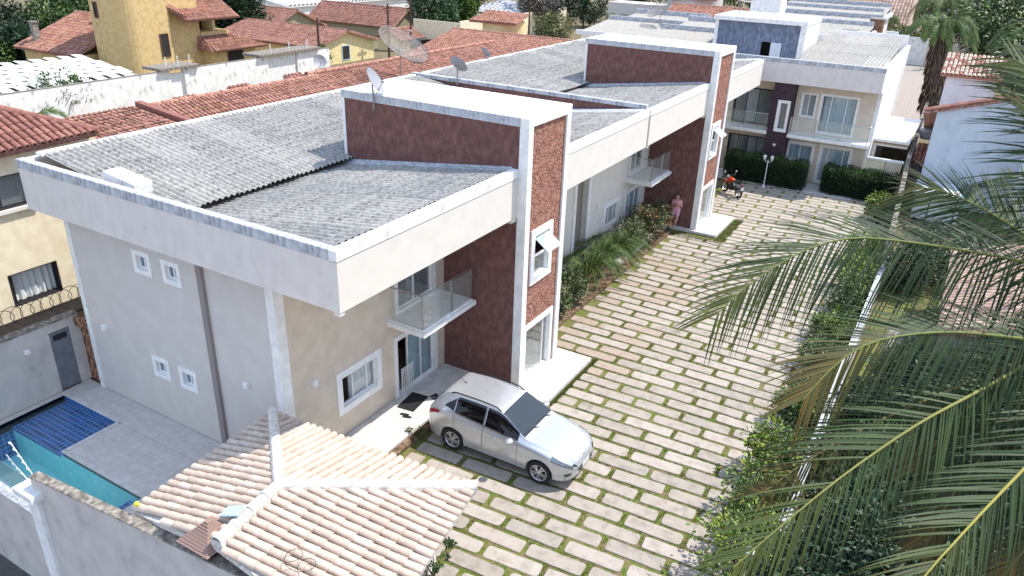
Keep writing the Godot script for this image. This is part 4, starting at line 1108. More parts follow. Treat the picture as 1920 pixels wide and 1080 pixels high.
		for k in 2:
			sheet_roof(h, Vector3(s[0], s[3] + 0.42 + 0.1 * k, s[2] - 4.85 - 5.7 * k), Vector3(1, 0, 0), Vector3(0, -0.1, 1).normalized(), s[1] - s[0], 4.6, 1, ["fibre_sheet_1"])
	for q in [[0.9, -57.0, 1.1], [2.3, -60.5, 1.8]]:
		var tk := G.new()
		tk.box(Vector3(q[0] - 0.5, 5.6, q[1]), Vector3(q[0] + 0.5, 5.6 + q[2], q[1] - 1.2)); 
		var tb := thing("brick_box", "small brick roof box beside the back terrace, %s" % ("lower one" if q[2] < 1.5 else "taller one"), "roof box", Vector3(q[0], 5.6, q[1]))
		part("brickwork", tk, M.rust_plaster, tb)
		tk = G.new(); tk.box(Vector3(q[0] - 0.56, 5.601 + q[2], q[1] + 0.06), Vector3(q[0] + 0.56, 5.68 + q[2], q[1] - 1.26))
		part("lid", tk, M.concrete, tb)
	# grey stair tower behind the blue block
	var gt := G.new(); gt.box(Vector3(-5.8, 0, -52), Vector3(-3.6, 9.4, -54))
	var gtw := thing("stair_tower", "plain grey stair tower rising behind the blue roof block", "tower", Vector3(-4.7, 0, -53))
	part("wall", gt, M.cap_white, gtw)
	gt = G.new(); gt.box(Vector3(-5.9, 9.401, -51.9), Vector3(-3.5, 9.55, -54.1))
	part("cap", gt, M.slab_white, gtw)
	# carport, side gate, lane end
	var cp := thing("carport", "lean-to carport with pale slab roof beside the end house", "carport", Vector3(6.8, 0, -40))
	g2(cp, "roof_slab", M.cap_white, [[6.01, 2.75, -37.2, 7.85, 2.9, -44.5]])
	g2(cp, "beam", M.cream_plaster, [[6.01, 2.5, -37.25, 7.8, 2.74, -37.4], [6.02, 0, -37.3, 6.2, 2.5, -37.5]])
	g2(cp, "eave_tiles", M.wood_beam, [[6.01, 2.66, -37.15, 7.85, 2.748, -37.24]])
	g2(cp, "back_wall", M.khaki_plaster, [[6.02, 0, -44.3, 7.8, 2.7, -44.5]])
	g2(cp, "workbench", M.concrete, [[6.3, 0.0, -39.5, 7.0, 1.0, -40.5]])
	var sg := thing("side_gate", "cream sheet metal gate and door below the carport", "gate", Vector3(6.7, 0, -36))
	g2(sg, "panel", M.neighbour_cream, [[5.99, 0, -36.05, 6.95, 1.95, -35.98]])
	var dg := G.new()
	for k in 9: dg.box(Vector3(7.0 + k * 0.09, 0.05, -36.03), Vector3(7.07 + k * 0.09, 1.95, -35.96))
	part("door", dg, M.neighbour_cream, sg)
	g2(sg, "top_rail", M.white_paint, [[5.99, 1.951, -36.1, 7.86, 2.08, -35.93]])
	var lw := thing("lane_end_wall", "beige wall with white gates closing the far end of the lane", "wall", Vector3(3, 0, -96))
	g2(lw, "wall_face", M.rust_plaster if false else M.beige_plaster, [[-6, -0.2, -96.2, 1.2, 3.2, -96], [4.6, -0.2, -96.2, 9, 2.7, -96]])
	g2(lw, "gate", M.street_wall_white, [[1.2, -0.1, -96.15, 4.6, 3.1, -96.05]])
	g2(lw, "door", M.white_paint, [[5.3, -0.1, -95.99, 6.3, 2.3, -95.93]])
	g2(lw, "rail", M.white_paint, [[-6, 3.201, -96.3, 1.2, 3.5, -95.9]])
func g2(t: Node3D, called: String, m: Material, boxes: Array) -> MeshInstance3D:
	var g := G.new()
	for q in boxes: g.box(Vector3(q[0], q[1], q[2]), Vector3(q[3], q[4], q[5]))
	return part(called, g, m, t)

func hedge(x0: float, x1: float, z0: float, z1: float, h: float, label: String) -> void:
	var t := thing("hedge", label, "hedge", Vector3((x0 + x1) / 2, 0, (z0 + z1) / 2), "clipped hedges before the end house")
	var c := G.new()
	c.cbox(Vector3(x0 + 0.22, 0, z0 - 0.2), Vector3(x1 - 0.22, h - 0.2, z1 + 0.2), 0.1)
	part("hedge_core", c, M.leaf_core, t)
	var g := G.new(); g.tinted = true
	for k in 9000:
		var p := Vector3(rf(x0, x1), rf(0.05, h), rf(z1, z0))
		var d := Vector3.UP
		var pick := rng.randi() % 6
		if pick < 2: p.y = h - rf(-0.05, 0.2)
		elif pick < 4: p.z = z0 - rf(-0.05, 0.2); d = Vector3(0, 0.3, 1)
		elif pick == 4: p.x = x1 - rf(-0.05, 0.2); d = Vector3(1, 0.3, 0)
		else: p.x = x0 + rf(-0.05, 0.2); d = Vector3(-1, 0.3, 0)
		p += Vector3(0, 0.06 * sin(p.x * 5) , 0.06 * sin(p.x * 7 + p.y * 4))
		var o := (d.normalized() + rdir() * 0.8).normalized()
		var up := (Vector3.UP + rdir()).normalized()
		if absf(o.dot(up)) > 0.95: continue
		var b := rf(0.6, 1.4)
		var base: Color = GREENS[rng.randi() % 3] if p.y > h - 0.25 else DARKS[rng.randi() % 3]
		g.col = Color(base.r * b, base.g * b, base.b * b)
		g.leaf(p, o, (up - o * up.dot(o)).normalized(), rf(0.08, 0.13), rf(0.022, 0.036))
	stuff(part("foliage", g, M.leaf_gloss, t))

func garden_lamp(at: Vector3, h: float, heads: int, label: String) -> void:
	var t := thing("garden_lamp", label, "lamp", at, "white garden lamps")
	var g := G.new(); g.tube([at, at + Vector3(0, h, 0)], 0.03, 0.022, 8); g.lathe(at, [Vector2(0.09, 0), Vector2(0.08, 0.08), Vector2(0.03, 0.14)], 10)
	if heads > 1: g.tube([at + Vector3(-0.2, h - 0.05, 0), at + Vector3(-0.1, h - 0.12, 0), at + Vector3(0.1, h - 0.12, 0), at + Vector3(0.2, h - 0.05, 0)], 0.015, 0.015, 6)
	part("post", g, M.white_plastic, t)
	for k in heads:
		var o := at + Vector3((k * 0.4 - 0.2) if heads > 1 else 0.0, h, 0)
		var l := G.new()
		l.lathe(o, [Vector2(0.02, -0.03), Vector2(0.07, 0.0), Vector2(0.09, 0.16), Vector2(0.0, 0.16)], 6)
		var ln := part("lantern", l, M.lamp_clear, t)
		var c := G.new(); c.lathe(o, [Vector2(0.115, 0.16), Vector2(0.07, 0.23), Vector2(0.015, 0.26), Vector2(0.0, 0.3)], 6)
		part("cap", c, M.white_plastic, ln)

func right_side() -> void:
	var w := thing("drive_wall", "low white topped boundary wall along the right of the drive", "wall", Vector3(8.6, 0, -18))
	g2(w, "wall_face", M.stained_wall, [[8.55, -0.1, 3.3, 8.75, 0.8, -24.0]])
	g2(w, "coping", M.cap_grey, [[8.54, 0.801, 3.3, 8.76, 0.84, -24.0]])
	var g := G.new()
	g.hexa([Vector3(8.5, -0.1, -24.0), Vector3(8.7, -0.1, -24.0), Vector3(8.1, -0.1, -37), Vector3(7.9, -0.1, -37), Vector3(8.5, 1.7, -24.0), Vector3(8.7, 1.7, -24.0), Vector3(8.1, 2.0, -37), Vector3(7.9, 2.0, -37)])
	g.hexa([Vector3(7.9, -0.1, -37.01), Vector3(8.1, -0.1, -37.01), Vector3(7.55, -0.1, -60), Vector3(7.35, -0.1, -60), Vector3(7.9, 2.3, -37.01), Vector3(8.1, 2.3, -37.01), Vector3(7.55, 2.3, -60), Vector3(7.35, 2.3, -60)])
	part("tall_wall", g, M.stained_wall, w)
	g = G.new()
	for i in 30:
		var f := i / 30.0; var f2 := (i + 1) / 30.0
		for q in [[Vector3(8.6, 1.701, -24), Vector3(8.0, 2.001, -37)], [Vector3(8.0, 2.301, -37), Vector3(7.45, 2.301, -60)]]:
			var a: Vector3 = q[0].lerp(q[1], f); var b: Vector3 = q[0].lerp(q[1], f2)
			var s := Vector3(0.12, 0, 0); var up := Vector3(0, rf(0.02, 0.08), 0)
			g.hexa([a - s, a + s, b + s, b - s, a - s * 0.8 + up, a + s * 0.8 + up, b + s * 0.8 + up, b - s * 0.8 + up])
	part("wall_top", g, M.mossy_top, w)
	# light blue house
	var h := thing("light_blue_house", "house with a big blank light blue wall and red tile verge", "house", Vector3(12, 0, -38))
	g = G.new(); g.poly(PackedVector2Array([Vector2(8.82, 0), Vector2(16, 0), Vector2(16, 7.3), Vector2(8.82, 5.05)]), -36.4, -36.0)
	g.box(Vector3(8.9, 0, -36.41), Vector3(16, 2.0, -44))
	part("wall", g, M.light_blue_wall, h)
	var tm := barrel_mesh(0.48, 0.13, 7)
	var d := Vector3(7.18, 2.25, 0).normalized()
	for i in 14:
		var p := Vector3(8.2, 4.88, -36.02) + d * (i * 0.4)
		for k in 3: inst("tile", tm, M["tile_red_%d" % (rng.randi() % 3)], Transform3D(Basis(Vector3(0, 0, -1), Vector3(-d.y, d.x, 0), d), p + Vector3(0, 0.02, -0.22 * k)), h)
	g = G.new(); g.hexa([Vector3(8.2, 4.78, -35.85), Vector3(16, 7.22, -35.85), Vector3(16, 4.6, -44.4), Vector3(8.2, 2.2, -44.4), Vector3(8.2, 4.88, -35.85), Vector3(16, 7.32, -35.85), Vector3(16, 4.7, -44.4), Vector3(8.2, 2.3, -44.4)])
	part("roof_deck", g, M.tile_red, h)
	var h2 := thing("upper_blue_room", "pale blue upper room with pink tile roof behind the blue wall", "house", Vector3(10, 0, -46))
	g = G.new(); g.box(Vector3(8.6, 0, -49), Vector3(11.35, 5.9, -45))
	part("wall", g, M.light_blue_wall, h2)
	tile_slope(h2, Vector3(8.25, 5.8, -44.6), Vector3(11.6, 5.8, -44.6), Vector3(11.6, 6.75, -47.2), Vector3(8.25, 6.75, -47.2), {"pitch": 0.24, "course": 0.4, "mats": ["tile_pale_0", "tile_red_1", "tile_pale_2"]})
	tile_slope(h2, Vector3(11.6, 5.8, -49.6), Vector3(8.25, 5.8, -49.6), Vector3(8.25, 6.75, -47.2), Vector3(11.6, 6.75, -47.2), {"pitch": 0.24, "course": 0.4})
	var h3 := thing("right_tile_house", "red tiled corner roof at the right edge beside the blue wall", "house", Vector3(14, 0, -40))
	g = G.new(); g.box(Vector3(13.1, 0, -36.5), Vector3(18, 5.6, -34.0))
	part("wall", g, M.light_blue_wall, h3)
	tile_slope(h3, Vector3(12.6, 5.5, -33.6), Vector3(18, 5.5, -33.6), Vector3(18, 6.6, -37), Vector3(13.0, 6.6, -37), {"pitch": 0.24, "course": 0.4})
	# small things between the wall and the blue house
	var sh := thing("tiled_shed", "small shed with broken red tiles squeezed beside the blue wall", "shed", Vector3(8.6, 0, -37))
	g2(sh, "wall", M.concrete, [[8.2, 0, -38.6, 8.8, 1.6, -38.4]])
	g2(sh, "rear_wall", M.concrete, [[8.15, 0, -41, 8.75, 2.2, -40.8]])
	tile_slope(sh, Vector3(8.12, 1.6, -38.2), Vector3(8.82, 1.6, -38.2), Vector3(8.82, 2.2, -40.8), Vector3(8.12, 2.2, -40.8), {"pitch": 0.22, "messy": 4.0})
	var wt := G.new(); wt.lathe(Vector3(8.5, 2.3, -42.0), [Vector2(0.42, 0), Vector2(0.5, 0.5), Vector2(0.48, 0.6), Vector2(0.2, 0.72), Vector2(0, 0.74)], 14)
	single("water_tank", wt, M.grey_dish, "round grey water tank behind the boundary wall", "water tank")
	g = G.new(); g.cbox(Vector3(8.75, 1.4, -35.2), Vector3(11.3, 1.5, -32.6), 0.02); g.box(Vector3(8.9, 0, -34.9), Vector3(11.0, 1.4, -33.0))
	single("blue_lean_to", g, M.light_blue_wall, "low light blue lean-to roof at the foot of the blue wall", "roof")
	var ct := thing("neighbour_tile_roof", "reddish tile roof glimpsed through the palm leaflets", "roof", Vector3(12.3, 0, -19))
	tile_slope(ct, Vector3(10.9, 2.2, -14.0), Vector3(10.9, 2.2, -22.0), Vector3(13.5, 3.1, -22), Vector3(13.5, 3.1, -14), {"pitch": 0.26, "course": 0.4, "mat": M.tile_pale})
	g2(ct, "wall", M.concrete, [[11.1, -0.1, -14.2, 13.3, 2.1, -21.8]])
	var kb := thing("neighbour_path", "patchy concrete yard path beyond the drive wall", "path", Vector3(10, 0, -12))
	g2(kb, "slab", M.concrete, [[9.5, -0.14, -12, 10.5, -0.05, -19]])
	# a little white van roof seen past the fronds
	var lt := thing("striped_awning", "white striped awning low against the blue wall", "awning", Vector3(10.3, 1.5, -32))
	for k in 4:
		var ag := G.new(); ag.box(Vector3(9.6 + k * 0.3, 1.85 - k * 0.02, -32.5), Vector3(9.88 + k * 0.3, 1.9 - k * 0.02, -31.2))
		part("slat", ag, M.white_paint, lt)
	g2(lt, "post", M.black, [[9.6, 0, -31.3, 9.66, 1.84, -31.24], [10.74, 0, -31.3, 10.8, 1.78, -31.24]])

func shrubs() -> void:
	var YG := [Color(0.20, 0.26, 0.03), Color(0.13, 0.20, 0.03), Color(0.07, 0.13, 0.025)]
	var spec := [
		[8.0, -3.6, 0.75, 1.1, YG, "yellow green shrub at the lower end of the drive wall"],
		[7.95, -5.6, 0.7, 0.9, YG, "bright bushy shrub beside the white garden lantern"],
		[7.8, -7.4, 0.6, 1.0, YG, "flowering yellow green shrub spilling over the lower pavers"],
		[8.0, -10.2, 0.65, 1.2, GREENS, "dark green shrub against the drive wall below the middle frond"],
		[8.05, -11.6, 0.5, 0.9, [Color(0.13, 0.10, 0.05), Color(0.09, 0.08, 0.04)], "dry brownish shrub next to the white wall top"],
		[7.9, -13.6, 0.6, 1.1, GREENS, "green shrub behind the tip of the middle frond"],
		[7.8, -16.4, 0.65, 0.9, YG, "lime yellow shrub showing above the middle frond"],
		[7.85, -19.0, 0.6, 1.2, GREENS, "leafy shrub seen through the long upper frond"],
		[7.75, -21.3, 0.6, 1.2, YG, "tall yellow green shrub behind the upper frond"],
		[7.6, -24.5, 0.6, 1.0, YG, "pale green shrub near the bend of the drive wall"],
		[7.5, -31.2, 0.62, 1.25, YG, "rounded bright green bush below the right hedge"]]
	for s in spec:
		bush("shrub", Vector3(s[0], -0.03, s[1]), Vector3(s[2] * 1.15, s[3] * rf(0.55, 0.8), s[2] * rf(1.1, 1.7)), 2000, 0.13, s[4], s[5], "shrub", "shrubs along the drive wall")
	# planting bed before the far facade
	var k := thing("bed_kerb", "narrow earthy kerb edging the planting bed along the facade", "kerb", Vector3(-0.7, 0, -17))
	var g := G.new()
	var z := -10.3
	while z > -23.3:
		var l := rf(0.9, 1.3)
		var p := G.new(); p.cbox(Vector3(-0.82, -0.03, z), Vector3(-0.68, 0.1 + rf(0, 0.02), maxf(z - l + 0.02, -23.35)), 0.02)
		part("kerb_stone", p, M.soil, k)
		z -= l
	g = G.new(); g.box(Vector3(-2.49, -0.05, -10.11), Vector3(-0.82, 0.06, -23.3))
	struct("bed_soil", g, M.soil)
	g = G.new(); g.cbox(Vector3(-1.08, -0.03, -0.9), Vector3(-0.86, 0.1, -6.7), 0.03)
	single("porch_kerb", g, M.soil, "crumbling earthy kerb below the porch behind the silver car", "kerb")
	var bl := [[-1.25, -11.0, 0.55, 0.9, "glossy small leaved bush at the foot of the near tower"], [-1.3, -12.3, 0.6, 1.0, "white flecked bush second from the near tower in the bed"], [-1.3, -13.6, 0.6, 1.1, "dark leafy bush beside the first fan palm"], [-1.35, -19.6, 0.65, 1.3, "green bush beside the far sliding door"], [-1.3, -21.0, 0.75, 1.5, "bush with orange tinged leaves below the far balcony"], [-1.2, -22.3, 0.7, 1.5, "leafy bush right beside the leaning person"]]
	for s in bl:
		var mixc := [Color(0.06, 0.105, 0.03), Color(0.04, 0.08, 0.025), Color(0.12, 0.16, 0.06), Color(0.2, 0.21, 0.12)]
		if s[1] < -20: mixc = [Color(0.04, 0.07, 0.025), Color(0.06, 0.09, 0.03), Color(0.20, 0.10, 0.03), Color(0.15, 0.15, 0.08)]
		bush("bed_bush", Vector3(s[0], 0.05, s[1]), Vector3(s[2] * 1.1, s[3] * 0.6, s[2] * 1.15), 2200, 0.12, mixc, s[4], "bush", "bushes in the facade bed")
	for s in [[-1.2, -15.0, "small feathery palm in the bed, nearest the tower"], [-1.25, -16.3, "middle feathery palm in the facade bed"], [-1.3, -17.8, "farthest feathery palm before the cream wall"]]:
		var at := Vector3(s[0], 0.05, s[1])
		var t := thing("dwarf_palm", s[2], "palm", at, "feathery palms in the bed")
		var tg := G.new(); tg.tube([at, at + Vector3(0, 0.5, 0)], 0.08, 0.06, 7)
		part("trunk", tg, M.bark, t)
		for i in 15:
			var a := TAU * i / 15 + rf(-0.2, 0.2)
			var r := rf(1.0, 1.75)
			var o := at + Vector3(0, 0.5, 0)
			var e := Vector3(cos(a), 0, sin(a))
			frond(t, [o, o + e * r * 0.45 + Vector3(0, rf(0.6, 0.9), 0), o + e * r + Vector3(0, rf(0.25, 0.6), 0)], 0.36, 44, Color(0.05, 0.09, 0.025), Color(0.10, 0.13, 0.03), {"rib_r": 0.01, "width": 0.008, "from": 0.15})
	bush("weed", Vector3(-0.95, 0.05, -3.6), Vector3(0.22, 0.15, 0.3), 120, 0.07, GREENS, "small weeds in the crumbling kerb by the pavilion", "weed")
	bush("vine", Vector3(3.45, 1.75, 1.6), Vector3(0.14, 0.3, 0.75), 260, 0.09, GREENS, "vine leaves hanging under the pavilion eave", "vine")

func near_palm() -> void:
	var C := Vector3(12.0, 9.25, 0.6)
	var t := thing("coconut_palm", "coconut palm whose long fronds hang over the right of the drive", "palm", Vector3(12.6, 0, 0.2))
	var g := G.new()
	var pts := []
	for i in 14:
		var f := i / 13.0
		pts.append(Vector3(12.9 - 0.9 * f * f, 9.2 * f - 0.2, 0.0 + 0.6 * f))
	g.tube(pts, 0.2, 0.13, 10)
	part("trunk", g, M.bark, t)
	var gr := Color(0.032, 0.054, 0.021)
	var yl := Color(0.11, 0.11, 0.025)
	var br := Color(0.16, 0.09, 0.02)
	var wood := Color(0.16, 0.18, 0.05)
	frond(t, [C, Vector3(11.34, 9.65, 0.84), Vector3(10.81, 9.81, 1.12), Vector3(10.20, 9.92, 1.47), Vector3(9.66, 10.00, 1.81), Vector3(9.23, 10.03, 2.10), Vector3(8.89, 9.96, 2.46), Vector3(8.59, 9.77, 2.86), Vector3(8.41, 9.61, 3.18), Vector3(8.30, 9.45, 3.45)], 1.0, 100, gr, yl, {"rib": wood, "droop": 0.85, "rib_r": 0.02})
	frond(t, [C, Vector3(11.43, 9.47, 0.25), Vector3(10.84, 9.78, 0.04), Vector3(10.42, 9.92, -0.18), Vector3(9.99, 10.01, -0.36), Vector3(9.62, 9.98, -0.51), Vector3(9.40, 9.79, -0.67)], 0.95, 90, Color(0.042, 0.068, 0.022), br, {"rib": wood, "droop": 0.5})
	frond(t, [C, Vector3(11.36, 9.37, 1.87), Vector3(10.87, 9.52, 2.45), Vector3(10.34, 9.60, 2.84), Vector3(9.93, 9.61, 3.20), Vector3(9.63, 9.56, 3.52), Vector3(9.44, 9.42, 3.83), Vector3(9.30, 9.22, 4.15)], 0.9, 105, gr, br, {"rib": wood, "droop": 0.95})
	frond(t, [C, Vector3(11.38, 9.33, 1.62), Vector3(10.96, 9.20, 2.32), Vector3(10.60, 9.11, 2.95), Vector3(10.23, 9.03, 3.59), Vector3(9.93, 8.88, 4.09), Vector3(9.69, 8.76, 4.55), Vector3(9.39, 8.53, 5.10), Vector3(9.20, 8.35, 5.44)], 0.9, 105, Color(0.036, 0.06, 0.022), yl, {"rib": Color(0.2, 0.2, 0.055), "droop": 0.75, "rib_r": 0.026, "lee_gaps": 0.55})
	frond(t, [C, Vector3(11.39, 9.19, 1.44), Vector3(10.91, 9.05, 2.04), Vector3(10.30, 8.90, 2.85), Vector3(9.90, 8.79, 3.40), Vector3(9.60, 8.64, 3.78), Vector3(9.37, 8.50, 4.12), Vector3(9.17, 8.35, 4.43)], 0.75, 90, gr, br, {"rib": Color(0.16, 0.14, 0.05), "droop": 0.8})
	frond(t, [C, Vector3(11.59, 9.11, 2.00), Vector3(11.31, 8.87, 2.81), Vector3(11.08, 8.68, 3.29), Vector3(10.84, 8.57, 3.87), Vector3(10.64, 8.51, 4.40), Vector3(10.48, 8.41, 4.80), Vector3(10.38, 8.30, 5.17)], 0.85, 100, gr, yl, {"rib": Color(0.28, 0.25, 0.06), "droop": 0.7, "rib_r": 0.03, "lee_gaps": 0.2})
	frond(t, [C, Vector3(11.43, 10.11, 0.28), Vector3(11.01, 10.87, -0.26), Vector3(10.76, 11.40, -0.91), Vector3(10.57, 11.68, -1.59)], 1.0, 90, Color(0.03, 0.05, 0.018), yl, {"rib": wood, "droop": 0.4, "gaps": 0.3, "from": 0.22})
	frond(t, [C, Vector3(11.54, 10.48, -0.48), Vector3(11.10, 11.21, -1.64), Vector3(10.65, 11.52, -2.57), Vector3(10.29, 11.52, -3.38)], 1.0, 85, Color(0.03, 0.05, 0.018), yl, {"rib": wood, "droop": 0.35, "gaps": 0.3})
	frond(t, [C, Vector3(11.49, 8.80, 0.83), Vector3(11.10, 8.37, 0.77), Vector3(10.72, 7.74, 0.94), Vector3(10.46, 6.97, 1.13)], 1.0, 90, gr, br, {"rib": wood, "droop": 0.6})
	for q in [[C, Vector3(11.52, 8.47, 0.97), Vector3(11.15, 7.81, 1.21), Vector3(10.86, 7.14, 1.57), Vector3(10.72, 6.45, 1.88)], [C, Vector3(11.54, 9.02, 0.36), Vector3(11.12, 8.56, 0.14), Vector3(10.67, 7.85, 0.10), Vector3(10.44, 7.08, 0.20)], [C, Vector3(11.86, 8.3, 1.5), Vector3(11.7, 7.5, 1.9), Vector3(11.4, 6.8, 2.4)]]:
		frond(t, q, 0.9, 85, Color(0.022, 0.036, 0.014), br, {"rib": Color(0.12, 0.12, 0.04), "droop": 0.6})
	for q in [[C, Vector3(11.39, 10.40, 0.92), Vector3(10.85, 11.21, 0.79), Vector3(10.53, 11.56, 0.53), Vector3(10.21, 11.71, 0.25)], [C, Vector3(11.28, 10.17, 1.49), Vector3(10.80, 10.89, 1.75), Vector3(10.59, 11.22, 1.83), Vector3(10.42, 11.45, 1.80)], [C, Vector3(11.44, 9.67, -0.75), Vector3(10.94, 9.95, -1.64), Vector3(10.58, 9.90, -2.17), Vector3(10.33, 9.58, -2.36)]]:
		frond(t, q, 0.9, 70, Color(0.03, 0.05, 0.018), yl, {"rib": wood, "droop": 0.4, "gaps": 0.25, "from": 0.2})
	for i in 8:
		var a := -1.9 + i * 0.48
		var e := Vector3(cos(a), 0, sin(a))
		frond(t, [C, C + e * 1.3 + Vector3(0, 0.9, 0), C + e * 2.8 + Vector3(0, 0.8, 0), C + e * 4.0 + Vector3(0, -0.4, 0)], 0.7, 70, gr, yl, {"rib": wood})
	# dark undergrowth beneath the palm
	var spec := [[9.5, -3.0, 1.0, 2.0], [10.6, -4.4, 1.3, 2.6], [9.9, -6.2, 0.9, 1.6], [11.8, -3.6, 1.5, 3.0], [11.4, -6.8, 1.2, 2.2], [13.2, -6.6, 1.6, 3.0], [12.6, -9.2, 1.4, 2.4], [10.4, -9.3, 0.8, 1.4], [14.5, -10.5, 1.7, 3.2], [11.2, -11.6, 0.8, 1.7], [13.6, -14.0, 1.3, 2.4], [10.9, -1.8, 1.2, 2.2], [12.4, -1.4, 1.4, 2.8], [9.6, -7.8, 0.8, 1.5], [12.0, -8.0, 1.3, 2.6], [9.6, -11.2, 0.7, 1.6], [10.3, -13.4, 0.9, 2.0], [9.6, -22.5, 0.9, 2.2], [10.8, -24.5, 1.3, 2.6]]
	var words := ["dark bamboo like shrub right behind the white lantern", "large dark shrub filling the bottom right corner", "low feathery dark shrub beside the drive wall", "tall dark shrub under the lowest yellow ribbed frond", "dark shrub between the two lowest fronds", "broad dark shrub under the palm crown", "shaded shrub below the middle frond", "small pale green shrub just behind the drive wall", "shaded tall shrub at the right edge", "green shrub beside the concrete yard path", "shrub before the neighbour's reddish tile roof", "shrub at the bottom edge behind the lantern", "tall shrub below the lowest frond's tip", "feathery shrub between wall and low frond", "dense shrub under the middle of the low frond", "shrub hugging the drive wall where the middle frond crosses", "shrub at the near end of the yard path", "dark shrub by the wall behind the long upper frond", "largest dark shrub at the far end of the yard"]
	for i in spec.size():
		var s: Array = spec[i]
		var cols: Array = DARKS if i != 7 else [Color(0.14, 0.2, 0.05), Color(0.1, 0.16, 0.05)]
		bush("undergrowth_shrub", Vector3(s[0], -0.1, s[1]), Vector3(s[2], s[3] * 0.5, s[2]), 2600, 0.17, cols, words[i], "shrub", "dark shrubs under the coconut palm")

# ---------- the car: stations along x (rear axle at 0, nose to +X), half section from sill to roof centre
const ARCH := 0.375
func lerp_pts(p: Array, x: float) -> float:
	if x <= p[0][0]: return p[0][1]
	for i in p.size() - 1:
		if x <= p[i + 1][0]:
			var f: float = (x - p[i][0]) / (p[i + 1][0] - p[i][0])
			var m0: float = (p[i + 1][1] - p[maxi(i - 1, 0)][1]) / maxf(0.001, p[i + 1][0] - p[maxi(i - 1, 0)][0])
			var m1: float = (p[mini(i + 2, p.size() - 1)][1] - p[i][1]) / maxf(0.001, p[mini(i + 2, p.size() - 1)][0] - p[i][0])
			var h: float = p[i + 1][0] - p[i][0]
			var d: float = p[i + 1][1] - p[i][1]
			m0 = clampf(m0 * h, -absf(d) * 2.2, absf(d) * 2.2); m1 = clampf(m1 * h, -absf(d) * 2.2, absf(d) * 2.2)
			var f2 := f * f; var f3 := f2 * f
			return (2 * f3 - 3 * f2 + 1) * p[i][1] + (f3 - 2 * f2 + f) * m0 + (-2 * f3 + 3 * f2) * p[i + 1][1] + (f3 - f2) * m1
	return p[-1][1]
const C_TOP := [[-0.88, 0.98], [-0.8, 1.1], [-0.62, 1.36], [-0.42, 1.575], [-0.1, 1.625], [0.5, 1.655], [1.0, 1.64], [1.38, 1.58], [1.8, 1.35], [2.2, 1.115], [2.5, 1.06], [2.9, 0.99], [3.25, 0.89], [3.45, 0.76], [3.53, 0.64]]
const C_BELT := [[-0.88, 0.95], [-0.6, 1.12], [-0.2, 1.17], [0.5, 1.12], [1.3, 1.05], [2.0, 1.0], [2.4, 0.98], [2.9, 0.9], [3.3, 0.78], [3.53, 0.62]]
const C_W := [[-0.88, 0.68], [-0.78, 0.82], [-0.5, 0.89], [0.0, 0.91], [1.3, 0.91], [2.64, 0.91], [3.0, 0.88], [3.3, 0.78], [3.45, 0.64], [3.53, 0.5]]
const C_WR := [[-0.88, 0.6], [-0.62, 0.62], [-0.4, 0.60], [0.3, 0.63], [1.2, 0.62], [1.5, 0.63], [2.2, 0.74], [2.6, 0.70], [3.3, 0.55], [3.53, 0.36]]
const C_BOT := [[-0.88, 0.55], [-0.8, 0.36], [-0.5, 0.26], [0.5, 0.24], [2.2, 0.24], [3.1, 0.24], [3.4, 0.28], [3.53, 0.38]]
func car_section(x: float) -> Array:
	var yt := lerp_pts(C_TOP, x); var yb := minf(lerp_pts(C_BELT, x), yt - 0.02); var w := lerp_pts(C_W, x)
	var wr := lerp_pts(C_WR, x); var y0 := lerp_pts(C_BOT, x)
	var arch := 0.0
	for ax in [0.0, 2.64]:
		if absf(x - ax) < ARCH: arch = 0.34 + sqrt(ARCH * ARCH - (x - ax) * (x - ax))
	var p := [Vector2(0, y0), Vector2(w * 0.87, y0), Vector2(w * 0.975, y0 + 0.1), Vector2(w, maxf(y0 + 0.2, 0.62 * yb + 0.0)), Vector2(w * 0.99, 0.84 * yb + 0.01), Vector2(w * 0.945, yb), Vector2(lerpf(w * 0.92, wr, 0.55), lerpf(yb, yt, 0.52)), Vector2(wr, lerpf(yb, yt, 0.9)), Vector2(wr * 0.86, lerpf(yb, yt, 0.985)), Vector2(0, yt)]
	for i in 4: p[i].y = maxf(p[i].y, arch + 0.015 * i)
	return p
func car_pt(sec: Array, t: float) -> Vector2:
	t = clampf(t, 0, 8.999)
	var i := int(t)
	var f := t - i
	if i < 1 or i == 8: return sec[i].lerp(sec[i + 1], f) if i < 1 else sec[8].cubic_interpolate(sec[9], sec[7], Vector2(-sec[8].x, sec[8].y), f)
	return sec[i].cubic_interpolate(sec[i + 1], sec[i - 1], sec[mini(i + 2, 9)], f)
func car_patch(g: G, x0: float, x1: float, nx: int, tl: Callable, tu: Callable, nt: int, off: float, side: float) -> void:
	for i in nx:
		for j in nt:
			var q := []
			for m in [[i, j], [i + 1, j], [i + 1, j + 1], [i, j + 1]]:
				var x := lerpf(x0, x1, float(m[0]) / nx)
				var sec := car_section(x)
				var t: float = lerpf(tl.call(x), tu.call(x), float(m[1]) / nt)
				var p := car_pt(sec, t)
				var a := car_pt(sec, t - 0.1); var b := car_pt(sec, t + 0.1)
				var d := (b - a).normalized()
				var nn := Vector2(d.y, -d.x)
				p += nn * off
				q.append(Vector3(x, p.y, p.x * side))
			if side > 0: g.quad(q[0], q[1], q[2], q[3])
			else: g.quad(q[3], q[2], q[1], q[0])
